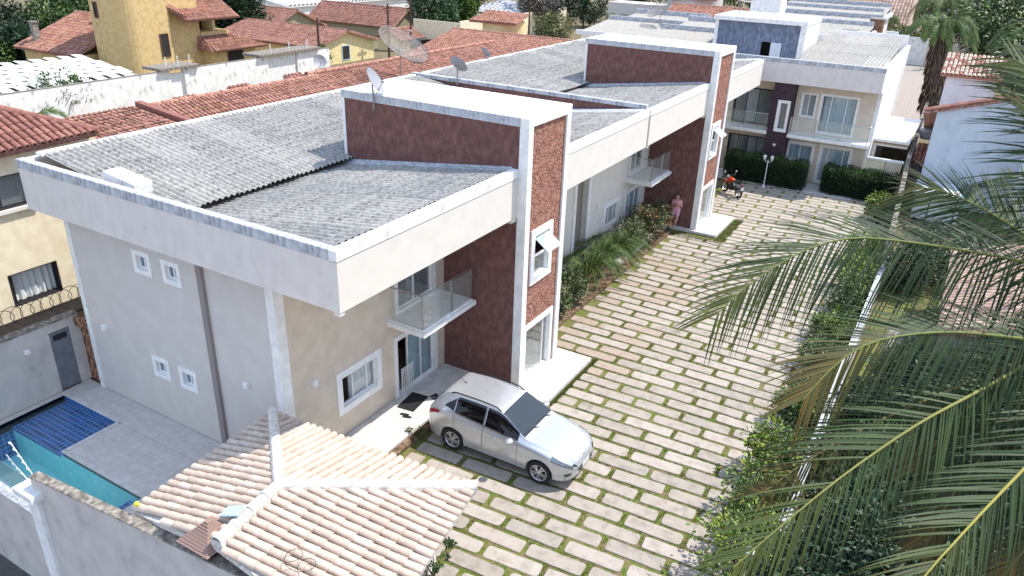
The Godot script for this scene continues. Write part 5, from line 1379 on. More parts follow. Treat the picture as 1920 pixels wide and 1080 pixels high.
func build_car() -> void:
	var t := thing("parked_car", "silver compact SUV parked nose out beside the near red tower", "car", Vector3(0.19, -0.0, -4.56), "", 0.012)
	var g := G.new()
	var nx := 130
	var sub := 4
	var grid := []
	for i in nx + 1:
		var sec := car_section(lerpf(-0.88, 3.53, float(i) / nx))
		var rw := []
		for k in 9 * sub + 1: rw.append(car_pt(sec, float(k) / sub))
		grid.append(rw)
	for sd in [1.0, -1.0]:
		var P := func(i: int, k: int) -> Vector3:
			var v: Vector2 = grid[clampi(i, 0, nx)][clampi(k, 0, 9 * sub)]
			return Vector3(lerpf(-0.88, 3.53, float(clampi(i, 0, nx)) / nx), v.y, v.x * sd)
		var N := func(i: int, k: int) -> Vector3:
			var a: Vector3 = P.call(i + 1, k) - P.call(i - 1, k)
			var b: Vector3 = P.call(i, k + 1) - P.call(i, k - 1)
			var m: Vector3 = a.cross(b) * sd
			return m.normalized() if m.length() > 1e-9 else Vector3.UP
		for i in nx:
			for k in 9 * sub:
				var q := [[i, k], [i + 1, k], [i + 1, k + 1], [i, k + 1]]
				if sd < 0: q.reverse()
				var v := []
				for m in q: v.append([P.call(m[0], m[1]), N.call(m[0], m[1])])
				g.qn(v[0][0], v[1][0], v[2][0], v[3][0], v[0][1], v[1][1], v[2][1], v[3][1])
		for k in 9 * sub:
			for e in [0, nx]:
				var a: Vector3 = P.call(e, k); var b: Vector3 = P.call(e, k + 1)
				var a0 := Vector3(a.x, a.y, 0); var b0 := Vector3(b.x, b.y, 0)
				if (e == nx) == (sd > 0): g.quad(a, a0, b0, b)
				else: g.quad(a0, a, b, b0)
	var body := part("body", g, M.car_silver, t, true)
	var lo := func(_x: float) -> float: return 5.22
	var hi := func(x: float) -> float: return lerpf(6.95, 5.4, clampf((-x + 0.12) / 0.45, 0, 1)) if x < 0.12 else 6.95
	var lo2 := func(x: float) -> float: return 5.22 + clampf((0.05 - x) / 0.4, 0, 1) * 0.35
	for sd in [1.0, -1.0]:
		for q in [[-0.3, 0.02], [0.05, 0.93], [0.99, 1.98]]:
			g = G.new(); car_patch(g, q[0], q[1], 14, lo2, hi, 5, 0.006, sd)
			part("side_window", g, M.dark_glass, t, true)
		g = G.new()
		for q in [[0.94, 0.955, 1.3, 7.0], [1.99, 2.0, 1.3, 5.2], [0.05, 0.06, 3.2, 5.0]]:
			var a: float = q[2]; var b: float = q[3]
			car_patch(g, q[0], q[1], 1, func(_x: float) -> float: return a, func(_x: float) -> float: return b, 8, 0.004, sd)
		part("door_seam", g, M.seam, body, true)
		g = G.new(); car_patch(g, 0.4, 2.25, 20, func(_x: float) -> float: return 1.0, func(_x: float) -> float: return 1.75, 3, 0.006, sd)
		part("sill_trim", g, M.black, body, true)
		g = G.new(); car_patch(g, -0.3, 2.9, 40, func(_x: float) -> float: return 4.42, func(_x: float) -> float: return 4.47, 1, 0.007, sd)
		part("side_crease", g, M.alloy, body, true)
		g = G.new(); car_patch(g, -0.3, 1.99, 30, func(_x: float) -> float: return 5.08, func(_x: float) -> float: return 5.2, 1, 0.008, sd)
		part("window_trim", g, M.chrome, body, true)
		g = G.new(); car_patch(g, -0.84, -0.42, 8, func(x: float) -> float: return 4.1 + (x + 0.84) * 0.6, func(x: float) -> float: return 4.95 - (x + 0.84) * 0.3, 4, 0.012, sd)
		part("tail_light", g, M.tail_red, t, true)
		g = G.new(); car_patch(g, 2.95, 3.47, 8, func(x: float) -> float: return 4.3, func(x: float) -> float: return 5.1 + (3.47 - x) * 0.9, 4, 0.008, sd)
		part("headlight", g, M.headlamp, t, true)
		for hx in [0.42, 1.28]:
			g = G.new(); g.ball(Vector3(hx, 0.93, sd * 0.905), Vector3(0.1, 0.018, 0.02), 8, 5)
			part("door_handle", g, M.chrome, t, true)
		g = G.new(); g.ball(Vector3(1.82, 1.07, sd * 1.0), Vector3(0.11, 0.075, 0.13), 12, 8)
		part("wing_mirror", g, M.car_silver, t, true)
		g = G.new()
		var rp := []
		for k in 13:
			var x := lerpf(-0.2, 1.35, k / 12.0)
			var p := car_pt(car_section(x), 7.5)
			rp.append(Vector3(x, p.y + (0.045 if k > 0 and k < 12 else 0.0), sd * p.x))
		g.tube(rp, 0.018, 0.018, 6)
		part("roof_rail", g, M.black, t, true)
		for ax in [0.0, 2.64]:
			var wg := G.new()
			var o := Vector3(ax, 0.34, sd * 0.69)
			var axis := Vector3(0, 0, sd)
			wg.lathe(o, [Vector2(0.23, 0.0), Vector2(0.3, 0.0), Vector2(0.335, 0.03), Vector2(0.34, 0.1), Vector2(0.335, 0.19), Vector2(0.3, 0.215), Vector2(0.235, 0.2)], 28, axis)
			var wh := part("wheel", wg, M.rubber, t, true)
			var rg := G.new()
			rg.lathe(o, [Vector2(0.235, 0.1), Vector2(0.236, 0.2), Vector2(0.222, 0.205), Vector2(0.21, 0.19), Vector2(0.205, 0.1)], 28, axis)
			for k in 10:
				var a := TAU * (k + (0.17 if k % 2 else -0.17)) / 10
				var d := Vector3(cos(a), sin(a), 0)
				var s := Vector3(-sin(a), cos(a), 0) * 0.016
				var c0 := o + axis * 0.195 + d * 0.035; var c1 := o + axis * 0.185 + d * 0.215
				rg.quad(c0 - s, c0 + s, c1 + s * 1.3, c1 - s * 1.3); rg.quad(c0 - s - axis * 0.04, c0 - s, c1 - s * 1.3, c1 - s * 1.3 - axis * 0.04); rg.quad(c0 + s, c0 + s - axis * 0.04, c1 + s * 1.3 - axis * 0.04, c1 + s * 1.3)
			rg.lathe(o, [Vector2(0.0, 0.205), Vector2(0.04, 0.205), Vector2(0.05, 0.19), Vector2(0.05, 0.1)], 12, axis)
			part("rim", rg, M.alloy, wh, true)
			var hg := G.new(); hg.lathe(o, [Vector2(0.0, 0.1), Vector2(0.23, 0.1)], 20, axis)
			part("brake_disc", hg, M.gloss_black, wh, true)
	# glass over the top, front and rear
	g = G.new()
	for sd in [1.0, -1.0]: car_patch(g, 1.42, 2.14, 14, func(_x: float) -> float: return 7.25, func(_x: float) -> float: return 8.999, 6, 0.006, sd)
	var ws := part("windscreen", g, M.screen_glass, t, true)
	g = G.new()
	for sd in [1.0, -1.0]: car_patch(g, -0.74, -0.45, 8, func(_x: float) -> float: return 7.1, func(_x: float) -> float: return 8.999, 6, 0.006, sd)
	part("rear_window", g, M.dark_glass, t, true)
	g = G.new()
	for q in [[-0.55, 0.05], [0.1, 0.65]]: g.tube([Vector3(2.2, 1.13, q[0]), Vector3(2.12, 1.18, q[0] + 0.2), Vector3(2.1, 1.19, q[1])], 0.012, 0.008, 5)
	part("wiper", g, M.black, ws, true)
	g = G.new(); g.tube([Vector3(-0.15, 1.63, 0), Vector3(-0.42, 1.8, 0)], 0.009, 0.004, 5); g.ball(Vector3(-0.13, 1.63, 0), Vector3(0.04, 0.015, 0.025), 8, 5)
	part("aerial", g, M.black, t, true)
	g = G.new()
	for sd in [1.0, -1.0]: car_patch(g, 3.44, 3.52, 4, func(_x: float) -> float: return 5.2, func(_x: float) -> float: return 5.8, 3, 0.006, sd)
	g.box(Vector3(3.531, 0.42, -0.4), Vector3(3.536, 0.52, 0.4))
	part("grille", g, M.gloss_black, t, true)
	g = G.new(); g.box(Vector3(3.54, 0.47, -0.2), Vector3(3.548, 0.58, 0.2))
	part("number_plate", g, M.number_grey, t, true)
	g = G.new(); g.ball(Vector3(3.47, 0.73, 0), Vector3(0.012, 0.03, 0.06), 10, 5)
	part("badge", g, M.chrome, t, true)
	for sd in [1.0, -1.0]:
		g = G.new(); car_patch(g, 3.32, 3.45, 4, func(_x: float) -> float: return 2.6, func(_x: float) -> float: return 3.2, 3, 0.006, sd)
		part("fog_lamp", g, M.seam, t, true)

func motorcycle() -> void:
	var t := thing("motorcycle", "orange and black motorcycle parked past the far red tower", "motorcycle", Vector3(0.02, 0, -31.0), "", 2.45)
	for x in [-0.62, 0.66]:
		var w := G.new()
		var o := Vector3(x, 0.3, 0)
		w.lathe(o - Vector3(0, 0, 0.05), [Vector2(0.23, 0), Vector2(0.29, 0.01), Vector2(0.305, 0.05), Vector2(0.29, 0.09), Vector2(0.23, 0.1), Vector2(0.23, 0)], 22, Vector3(0, 0, 1))
		var wh := part("wheel", w, M.rubber, t, true)
		var r := G.new()
		for k in 6:
			var a := TAU * k / 6
			r.tube([o, o + Vector3(cos(a), sin(a), 0) * 0.24], 0.014, 0.012, 5)
		r.lathe(o - Vector3(0, 0, 0.03), [Vector2(0.21, 0), Vector2(0.235, 0.0), Vector2(0.235, 0.06), Vector2(0.21, 0.06), Vector2(0.21, 0)], 18, Vector3(0, 0, 1))
		part("rim", r, M.steel, wh, true)
	var g := G.new()
	for s in [-0.09, 0.09]: g.tube([Vector3(0.66, 0.3, s), Vector3(0.5, 0.68, s), Vector3(0.4, 0.95, s)], 0.024, 0.022, 6)
	part("fork", g, M.steel, t, true)
	g = G.new(); g.tube([Vector3(0.36, 1.02, -0.36), Vector3(0.42, 1.0, -0.15), Vector3(0.42, 1.0, 0.15), Vector3(0.36, 1.02, 0.36)], 0.016, 0.016, 6)
	part("handlebar", g, M.black, t, true)
	for s in [-1, 1]:
		g = G.new(); g.tube([Vector3(0.38, 1.02, 0.3 * s), Vector3(0.34, 1.2, 0.36 * s)], 0.008, 0.008, 5); g.ball(Vector3(0.34, 1.23, 0.37 * s), Vector3(0.015, 0.05, 0.07), 8, 5)
		part("mirror", g, M.chrome, t, true)
	g = G.new(); g.ball(Vector3(0.16, 0.82, 0), Vector3(0.27, 0.14, 0.16), 12, 8); g.ball(Vector3(0.36, 0.72, 0), Vector3(0.14, 0.13, 0.17), 10, 6)
	part("tank", g, M.orange_red, t, true)
	g = G.new(); g.ball(Vector3(-0.32, 0.82, 0), Vector3(0.42, 0.07, 0.13), 12, 6); g.ball(Vector3(-0.6, 0.86, 0), Vector3(0.2, 0.06, 0.1), 10, 6)
	part("saddle", g, M.gloss_black, t, true)
	g = G.new(); g.cbox(Vector3(-0.12, 0.3, -0.14), Vector3(0.22, 0.62, 0.14), 0.05); g.tube([Vector3(0.1, 0.3, 0.15), Vector3(-0.3, 0.28, 0.17), Vector3(-0.75, 0.4, 0.17)], 0.04, 0.05, 8)
	part("engine", g, M.dark_metal, t, true)
	g = G.new(); g.tube([Vector3(0.4, 0.9, 0), Vector3(0.0, 0.55, 0), Vector3(-0.4, 0.5, 0), Vector3(-0.62, 0.3, 0.08)], 0.035, 0.03, 6); g.tube([Vector3(-0.62, 0.3, -0.08), Vector3(-0.4, 0.72, -0.1)], 0.025, 0.025, 6)
	part("frame", g, M.black, t, true)
	g = G.new(); g.ball(Vector3(0.52, 0.92, 0), Vector3(0.08, 0.09, 0.09), 10, 6)
	part("headlight", g, M.lamp_clear, t, true)
	g = G.new(); g.tube([Vector3(0.9, 0.5, 0), Vector3(0.72, 0.64, 0), Vector3(0.45, 0.6, 0)], 0.05, 0.05, 6)
	part("front_mudguard", g, M.orange_red, t, true)
	g = G.new(); g.box(Vector3(-0.9, 0.5, -0.1), Vector3(-0.89, 0.68, 0.1))
	part("number_plate", g, M.number_grey, t, true)
	g = G.new(); g.ball(Vector3(-0.82, 0.8, 0), Vector3(0.04, 0.04, 0.08), 8, 5)
	part("tail_light", g, M.tail_red, t, true)
	g = G.new(); g.tube([Vector3(0.0, 0.3, -0.12), Vector3(-0.12, 0.02, -0.28)], 0.012, 0.012, 5)
	part("side_stand", g, M.steel, t, true)

# ---------- a figure: smooth union of tapered capsules, meshed with surface nets
func field(bones: Array, p: Vector3, k: float) -> float:
	var s := 0.0
	for b in bones:
		var ab: Vector3 = b[1] - b[0]
		var h := clampf((p - b[0]).dot(ab) / maxf(1e-6, ab.length_squared()), 0, 1)
		var d: float = p.distance_to(b[0] + ab * h) - lerpf(b[2], b[3], h)
		if d < k * 4.0: s += exp(-d / k)
	return -k * log(s) if s > 1e-30 else 1.0
func net(bones: Array, cell: float, k: float, ylo := -9.0, yhi := 99.0, grow := 0.0) -> G:
	var lo := Vector3(1e9, 1e9, 1e9); var hi := -lo
	for b in bones:
		for e in 2:
			var r: float = b[2 + e] + grow + cell * 2
			lo = lo.min(b[e] - Vector3.ONE * r); hi = hi.max(b[e] + Vector3.ONE * r)
	lo.y = maxf(lo.y, ylo - cell * 2); hi.y = minf(hi.y, yhi + cell * 2)
	var n := Vector3i(((hi - lo) / cell).ceil()) + Vector3i.ONE
	var f := PackedFloat32Array(); f.resize(n.x * n.y * n.z)
	for z in n.z:
		for y in n.y:
			for x in n.x:
				var p := lo + Vector3(x, y, z) * cell
				var d := field(bones, p, k) - grow
				d = maxf(d, maxf(ylo - p.y, p.y - yhi))
				f[x + n.x * (y + n.y * z)] = d
	var vid := {}
	var vs := []
	var idx := func(x: int, y: int, z: int) -> int: return x + n.x * (y + n.y * z)
	for z in n.z - 1:
		for y in n.y - 1:
			for x in n.x - 1:
				var m := 0
				var c := Vector3.ZERO
				var cnt := 0
				var vals := []
				for q in 8: vals.append(f[idx.call(x + (q & 1), y + ((q >> 1) & 1), z + (q >> 2))])
				for q in 8:
					if vals[q] < 0: m += 1
				if m == 0 or m == 8: continue
				for e in [[0, 1], [2, 3], [4, 5], [6, 7], [0, 2], [1, 3], [4, 6], [5, 7], [0, 4], [1, 5], [2, 6], [3, 7]]:
					var a: float = vals[e[0]]; var b: float = vals[e[1]]
					if (a < 0) == (b < 0): continue
					var h := a / (a - b)
					var pa := Vector3(e[0] & 1, (e[0] >> 1) & 1, e[0] >> 2); var pb := Vector3(e[1] & 1, (e[1] >> 1) & 1, e[1] >> 2)
					c += pa.lerp(pb, h); cnt += 1
				vid[idx.call(x, y, z)] = vs.size()
				vs.append(lo + (Vector3(x, y, z) + c / cnt) * cell)
	var g := G.new()
	var ns := []
	for p in vs:
		var e := cell * 0.5
		ns.append(Vector3(field(bones, p + Vector3(e, 0, 0), k) - field(bones, p - Vector3(e, 0, 0), k), field(bones, p + Vector3(0, e, 0), k) - field(bones, p - Vector3(0, e, 0), k), field(bones, p + Vector3(0, 0, e), k) - field(bones, p - Vector3(0, 0, e), k)).normalized())
	var stride := [1, n.x, n.x * n.y]
	for z in range(1, n.z - 1):
		for y in range(1, n.y - 1):
			for x in range(1, n.x - 1):
				var i: int = idx.call(x, y, z)
				for ax in 3:
					var j: int = i + stride[ax]
					if (f[i] < 0) == (f[j] < 0): continue
					var u: int = stride[(ax + 1) % 3]; var v: int = stride[(ax + 2) % 3]
					var q := [i - u - v, i - v, i, i - u]
					if f[i] > 0: q.reverse()
					if not (vid.has(q[0]) and vid.has(q[1]) and vid.has(q[2]) and vid.has(q[3])): continue
					var w := []
					for m in q: w.append(vid[m])
					g.qn(vs[w[0]], vs[w[1]], vs[w[2]], vs[w[3]], ns[w[0]], ns[w[1]], ns[w[2]], ns[w[3]])
	return g
func person() -> void:
	# leaning against the far tower's side wall, legs crossed forward, looking down at a phone held in both hands
	var t := thing("person", "person in pale top and pink shorts leaning on the dark red wall holding a phone", "person", Vector3(-0.72, 0.13, -23.75), "", 0.15)
	var V := func(x: float, y: float, z: float) -> Vector3: return Vector3(x, y, z)
	var b := []
	var hipL: Vector3 = V.call(-0.09, 0.88, -0.06); var hipR: Vector3 = V.call(0.09, 0.88, -0.06)
	var kneeL: Vector3 = V.call(-0.16, 0.47, 0.10); var kneeR: Vector3 = V.call(0.10, 0.46, 0.16)
	var ankL: Vector3 = V.call(-0.2, 0.08, 0.16); var ankR: Vector3 = V.call(0.02, 0.08, 0.3)
	for q in [[hipL, kneeL, ankL], [hipR, kneeR, ankR]]:
		b.append([q[0], q[1], 0.092, 0.056]); b.append([q[1], q[2], 0.054, 0.034]); b.append([q[2] - Vector3(0, 0.04, 0.02), q[2] + Vector3(0, -0.05, 0.15), 0.034, 0.024])
	b.append([V.call(-0.06, 0.93, -0.07), V.call(0.06, 0.93, -0.07), 0.115, 0.115])
	b.append([V.call(0, 1.0, -0.08), V.call(0, 1.12, -0.09), 0.11, 0.105])
	b.append([V.call(-0.05, 1.22, -0.09), V.call(0.05, 1.22, -0.09), 0.12, 0.12])
	b.append([V.call(-0.13, 1.34, -0.09), V.call(0.13, 1.34, -0.09), 0.07, 0.07])
	b.append([V.call(0, 1.36, -0.08), V.call(0, 1.47, -0.03), 0.052, 0.046])
	for s in [-1.0, 1.0]:
		b.append([V.call(0.17 * s, 1.34, -0.09), V.call(0.23 * s, 1.09, -0.04), 0.045, 0.038])
		b.append([V.call(0.23 * s, 1.09, -0.04), V.call(0.06 * s, 1.13, 0.17), 0.037, 0.026])
	part("body", net(b, 0.016, 0.018), M.skin, t, true)
	var top := b.slice(6, 11) + [b[11], b[13]]
	part("top", net(top, 0.016, 0.018, 1.0, 1.36, 0.012), M.pale_cloth, t, true)
	var sh := [b[0], b[3], b[6], b[7]]
	part("shorts", net(sh, 0.016, 0.02, 0.62, 1.02, 0.018), M.pink_cloth, t, true)
	# head bent forward
	var hd := [[V.call(0, 1.55, -0.02), V.call(0, 1.57, 0.0), 0.086, 0.08], [V.call(0, 1.5, 0.03), V.call(0, 1.47, 0.05), 0.06, 0.045], [V.call(0, 1.53, 0.075), V.call(0, 1.505, 0.095), 0.012, 0.016], [V.call(-0.085, 1.53, -0.01), V.call(-0.088, 1.51, -0.01), 0.018, 0.014], [V.call(0.085, 1.53, -0.01), V.call(0.088, 1.51, -0.01), 0.018, 0.014]]
	var head := part("head", net(hd, 0.008, 0.008), M.skin, t, true)
	var hr := [[V.call(0, 1.585, -0.035), V.call(0, 1.6, -0.02), 0.092, 0.08], [V.call(0, 1.56, -0.1), V.call(0, 1.4, -0.13), 0.055, 0.04]]
	part("hair", net(hr, 0.01, 0.01), M.hair, head, true)
	var ey := G.new()
	for s in [-1.0, 1.0]: ey.ball(V.call(0.032 * s, 1.55, 0.072), Vector3(0.012, 0.008, 0.006), 8, 5)
	ey.ball(V.call(0, 1.482, 0.088), Vector3(0.02, 0.005, 0.008), 8, 4)
	part("eyes", ey, M.hair, head, true)
	for s in [-1.0, 1.0]:
		var hb := [[V.call(0.06 * s, 1.13, 0.17), V.call(0.035 * s, 1.16, 0.21), 0.026, 0.026]]
		for k in 4:
			var o: Vector3 = V.call(0.05 * s, 1.145 + k * 0.017, 0.2)
			var m: Vector3 = o + Vector3(-0.02 * s, 0.01, 0.035)
			hb.append([o, m, 0.0085, 0.008]); hb.append([m, m + Vector3(-0.025 * s, 0.004, -0.006), 0.008, 0.007])
		hb.append([V.call(0.05 * s, 1.15, 0.18), V.call(0.025 * s, 1.2, 0.185), 0.0095, 0.008])
		part("hand", net(hb, 0.005, 0.004), M.skin, t, true)
	var ph := thing("phone", "black phone held by the person at the far red wall", "phone", Vector3(-0.69, 1.32, -23.55), "", 0.15)
	var pg := G.new(); pg.t.basis = Basis(Vector3(1, 0, 0), -0.7); pg.cbox(Vector3(-0.038, -0.075, -0.005), Vector3(0.038, 0.075, 0.005), 0.002)
	part("case", pg, M.gloss_black, ph, true)

func small_things() -> void:
	var m := G.new(); m.t = Transform3D(Basis(Vector3.UP, 0.12), Vector3(-1.95, 0.161, -4.75))
	m.cbox(Vector3(-0.28, 0, -0.45), Vector3(0.28, 0.014, 0.45), 0.004)
	single("door_mat", m, M.black, "dark door mat outside the near sliding door", "mat")
	for q in [[-1.75, -4.1, 0.3, "pair"], [-1.62, -5.35, 1.2, "pair2"]]:
		for k in 2:
			var t := thing("sandal", "black sandal by the near door, %s, %s" % ["pool side of mat" if q[1] > -4.5 else "tower side of mat", "wall-side shoe" if k == 0 else "car-side shoe"], "sandal", Vector3(q[0] + 0.13 * k, 0.16, q[1] + 0.06 * k), "sandals by the door", q[2])
			var s := G.new(); s.cbox(Vector3(-0.13, 0.002, -0.045), Vector3(0.13, 0.025, 0.045), 0.008)
			part("sole", s, M.rubber, t, true)
			s = G.new(); s.tube([Vector3(0.02, 0.025, -0.045), Vector3(0.05, 0.06, 0), Vector3(0.02, 0.025, 0.045)], 0.012, 0.012, 5)
			part("strap", s, M.black, t, true)
	# roof boxes on the near upper roof
	var bx := G.new(); bx.t = Transform3D(Basis(Vector3(0, 0, 1), -0.12), Vector3(-7.55, 6.72, -0.72))
	bx.cbox(Vector3(-0.6, 0, -0.25), Vector3(0.6, 0.3, 0.25), 0.01)
	single("skylight_box", bx, M.cap_white, "white box lying on the near grey roof by the parapet", "roof box")
	var sh := G.new(); sh.t = Transform3D(Basis(Vector3(0, 0, 1), -0.13), Vector3(-5.6, 6.55, -0.55)); sh.cbox(Vector3(-0.65, 0, -0.22), Vector3(0.55, 0.05, 0.22), 0.01)
	single("loose_sheet", sh, M.cap_white, "loose white strip at the valley end beside the gable coping", "sheet")
	var bs := G.new(); bs.t = Transform3D(Basis(Vector3(0, 0, 1), 0.25) * Basis(Vector3.UP, 0.3), Vector3(0.2, 3.02, 3.3)); bs.cbox(Vector3(-0.2, 0, -0.15), Vector3(0.2, 0.03, 0.15), 0.008)
	single("plastic_sheet", bs, M.pale_blue_sheet, "small pale blue sheet lying on the pavilion ridge", "sheet")
	var lm := G.new(); lm.ball(Vector3(-2.1, 2.45, 3.75), Vector3(0.06, 0.05, 0.06), 8, 6)
	single("yellow_float", lm, M.lemon, "small yellow ball on the wall top where the pavilion tiles end", "ball")
	var cb := G.new()
	var cp := []
	for i in 30: cp.append(Vector3(1.6 + 0.22 * sin(i * 0.42) + i * 0.02, 2.86 - i * 0.004, 3.4 + 0.2 * cos(i * 0.42)))
	cb.tube(cp, 0.006, 0.006, 5)
	single("loose_cable", cb, M.cable, "looped thin cable lying on the pavilion tiles", "cable")
	# dishes: position, facing, radius
	dish(Vector3(-4.88, 8.3, -7.02), Vector3(0.8, 0.55, -0.35), 0.42, "grey satellite dish on an arm at the edge of the near tower roof", true)
	dish(Vector3(-8.6, 7.25, -16.75), Vector3(0.1, 0.7, -0.9), 0.42, "grey satellite dish standing behind the near tower roof", true)
	dish(Vector3(-10.95, 7.05, -22.6), Vector3(0.3, 0.6, -0.8), 0.3, "small grey dish poking over the far rear parapet", true)
	dish(Vector3(-22.6, 4.9, -33.0), Vector3(0.6, 0.5, -0.6), 0.5, "dark grey dish beside the big mesh dish on the tiles", true)
	dish(Vector3(-28.8, 3.9, -29.5), Vector3(0.7, 0.4, 0.4), 0.45, "grey dish on the tiled roofs near the white gate", true)
	dish(Vector3(-20.8, 4.3, -28.3), Vector3(0.5, 0.72, -0.05), 1.65, "large see-through mesh dish on the red tile roofs", false)
	dish(Vector3(-3.4, 8.7, -40.0), Vector3(0.3, 0.8, 0.3), 0.9, "mesh dish on the blue roof block", false)
	dish(Vector3(-11.8, 6.6, -49.0), Vector3(-0.3, 0.8, 0.4), 1.0, "mesh dish on the white terrace near the top edge", false)
	dish(Vector3(-72.0, 5.2, -42.0), Vector3(-0.6, 0.5, 0.6), 1.6, "pale dish tilted behind the yellow house's left roof", false)

func dish(at: Vector3, dir: Vector3, r: float, label: String, solid: bool) -> void:
	var t := thing("satellite_dish", label, "satellite dish", at, "satellite dishes")
	var d := dir.normalized()
	var c := at + Vector3(0, r * 1.05, 0)
	var prof := []
	for k in 8: prof.append(Vector2(r * k / 7.0, 0.28 * r * pow(k / 7.0, 2)))
	var g := G.new()
	if solid:
		g.lathe(c, prof, 22, d)
		part("reflector", g, M.grey_dish, t)
	else:
		var s := d.cross(Vector3(0.3, 0.2, 0.9)).normalized(); var w := d.cross(s)
		for k in 20:
			var a := TAU * k / 20
			var p := []
			for v in prof: p.append(c + (s * cos(a) + w * sin(a)) * v.x + d * v.y)
			g.tube(p, 0.012, 0.012, 4, false)
		for j in range(1, 8):
			var p := []
			for k in 25: p.append(c + (s * cos(TAU * k / 24) + w * sin(TAU * k / 24)) * prof[j].x + d * prof[j].y)
			g.tube(p, 0.011 if j < 7 else 0.025, 0.011 if j < 7 else 0.025, 4, false)
		part("mesh_reflector", g, M.mesh_metal, t)
		var film := G.new(); film.lathe(c, prof, 24, d)
		part("wire_mesh", film, M.mesh_film, t)
	var f := G.new()
	var tipp := c + d * (r * 0.85) + (Vector3(0, 0, 0) if not solid else Vector3(0, -r * 0.35, 0))
	if solid: f.tube([c - Vector3(0, r * 0.9, 0) + d * 0.1, tipp], 0.012, 0.012, 5)
	else:
		for k in 3:
			var a := TAU * k / 3
			f.tube([c + (d.cross(Vector3(0.3, 0.2, 0.9)).normalized() * cos(a) + d.cross(d.cross(Vector3(0.3, 0.2, 0.9)).normalized()) * sin(a)) * r * 0.95 + d * 0.25 * r, tipp], 0.018, 0.018, 4)
	f.ball(tipp, Vector3(0.05, 0.05, 0.07) * (1.0 if solid else 1.8), 8, 5)
	part("feed_arm", f, M.mesh_metal, t)
	var p2 := G.new()
	p2.tube([at - Vector3(0, 0.35 if solid else 0.8, 0), at + Vector3(0, r * 0.3, 0), c - d * 0.03], 0.03, 0.025, 6)
	part("mast", p2, M.mesh_metal, t)

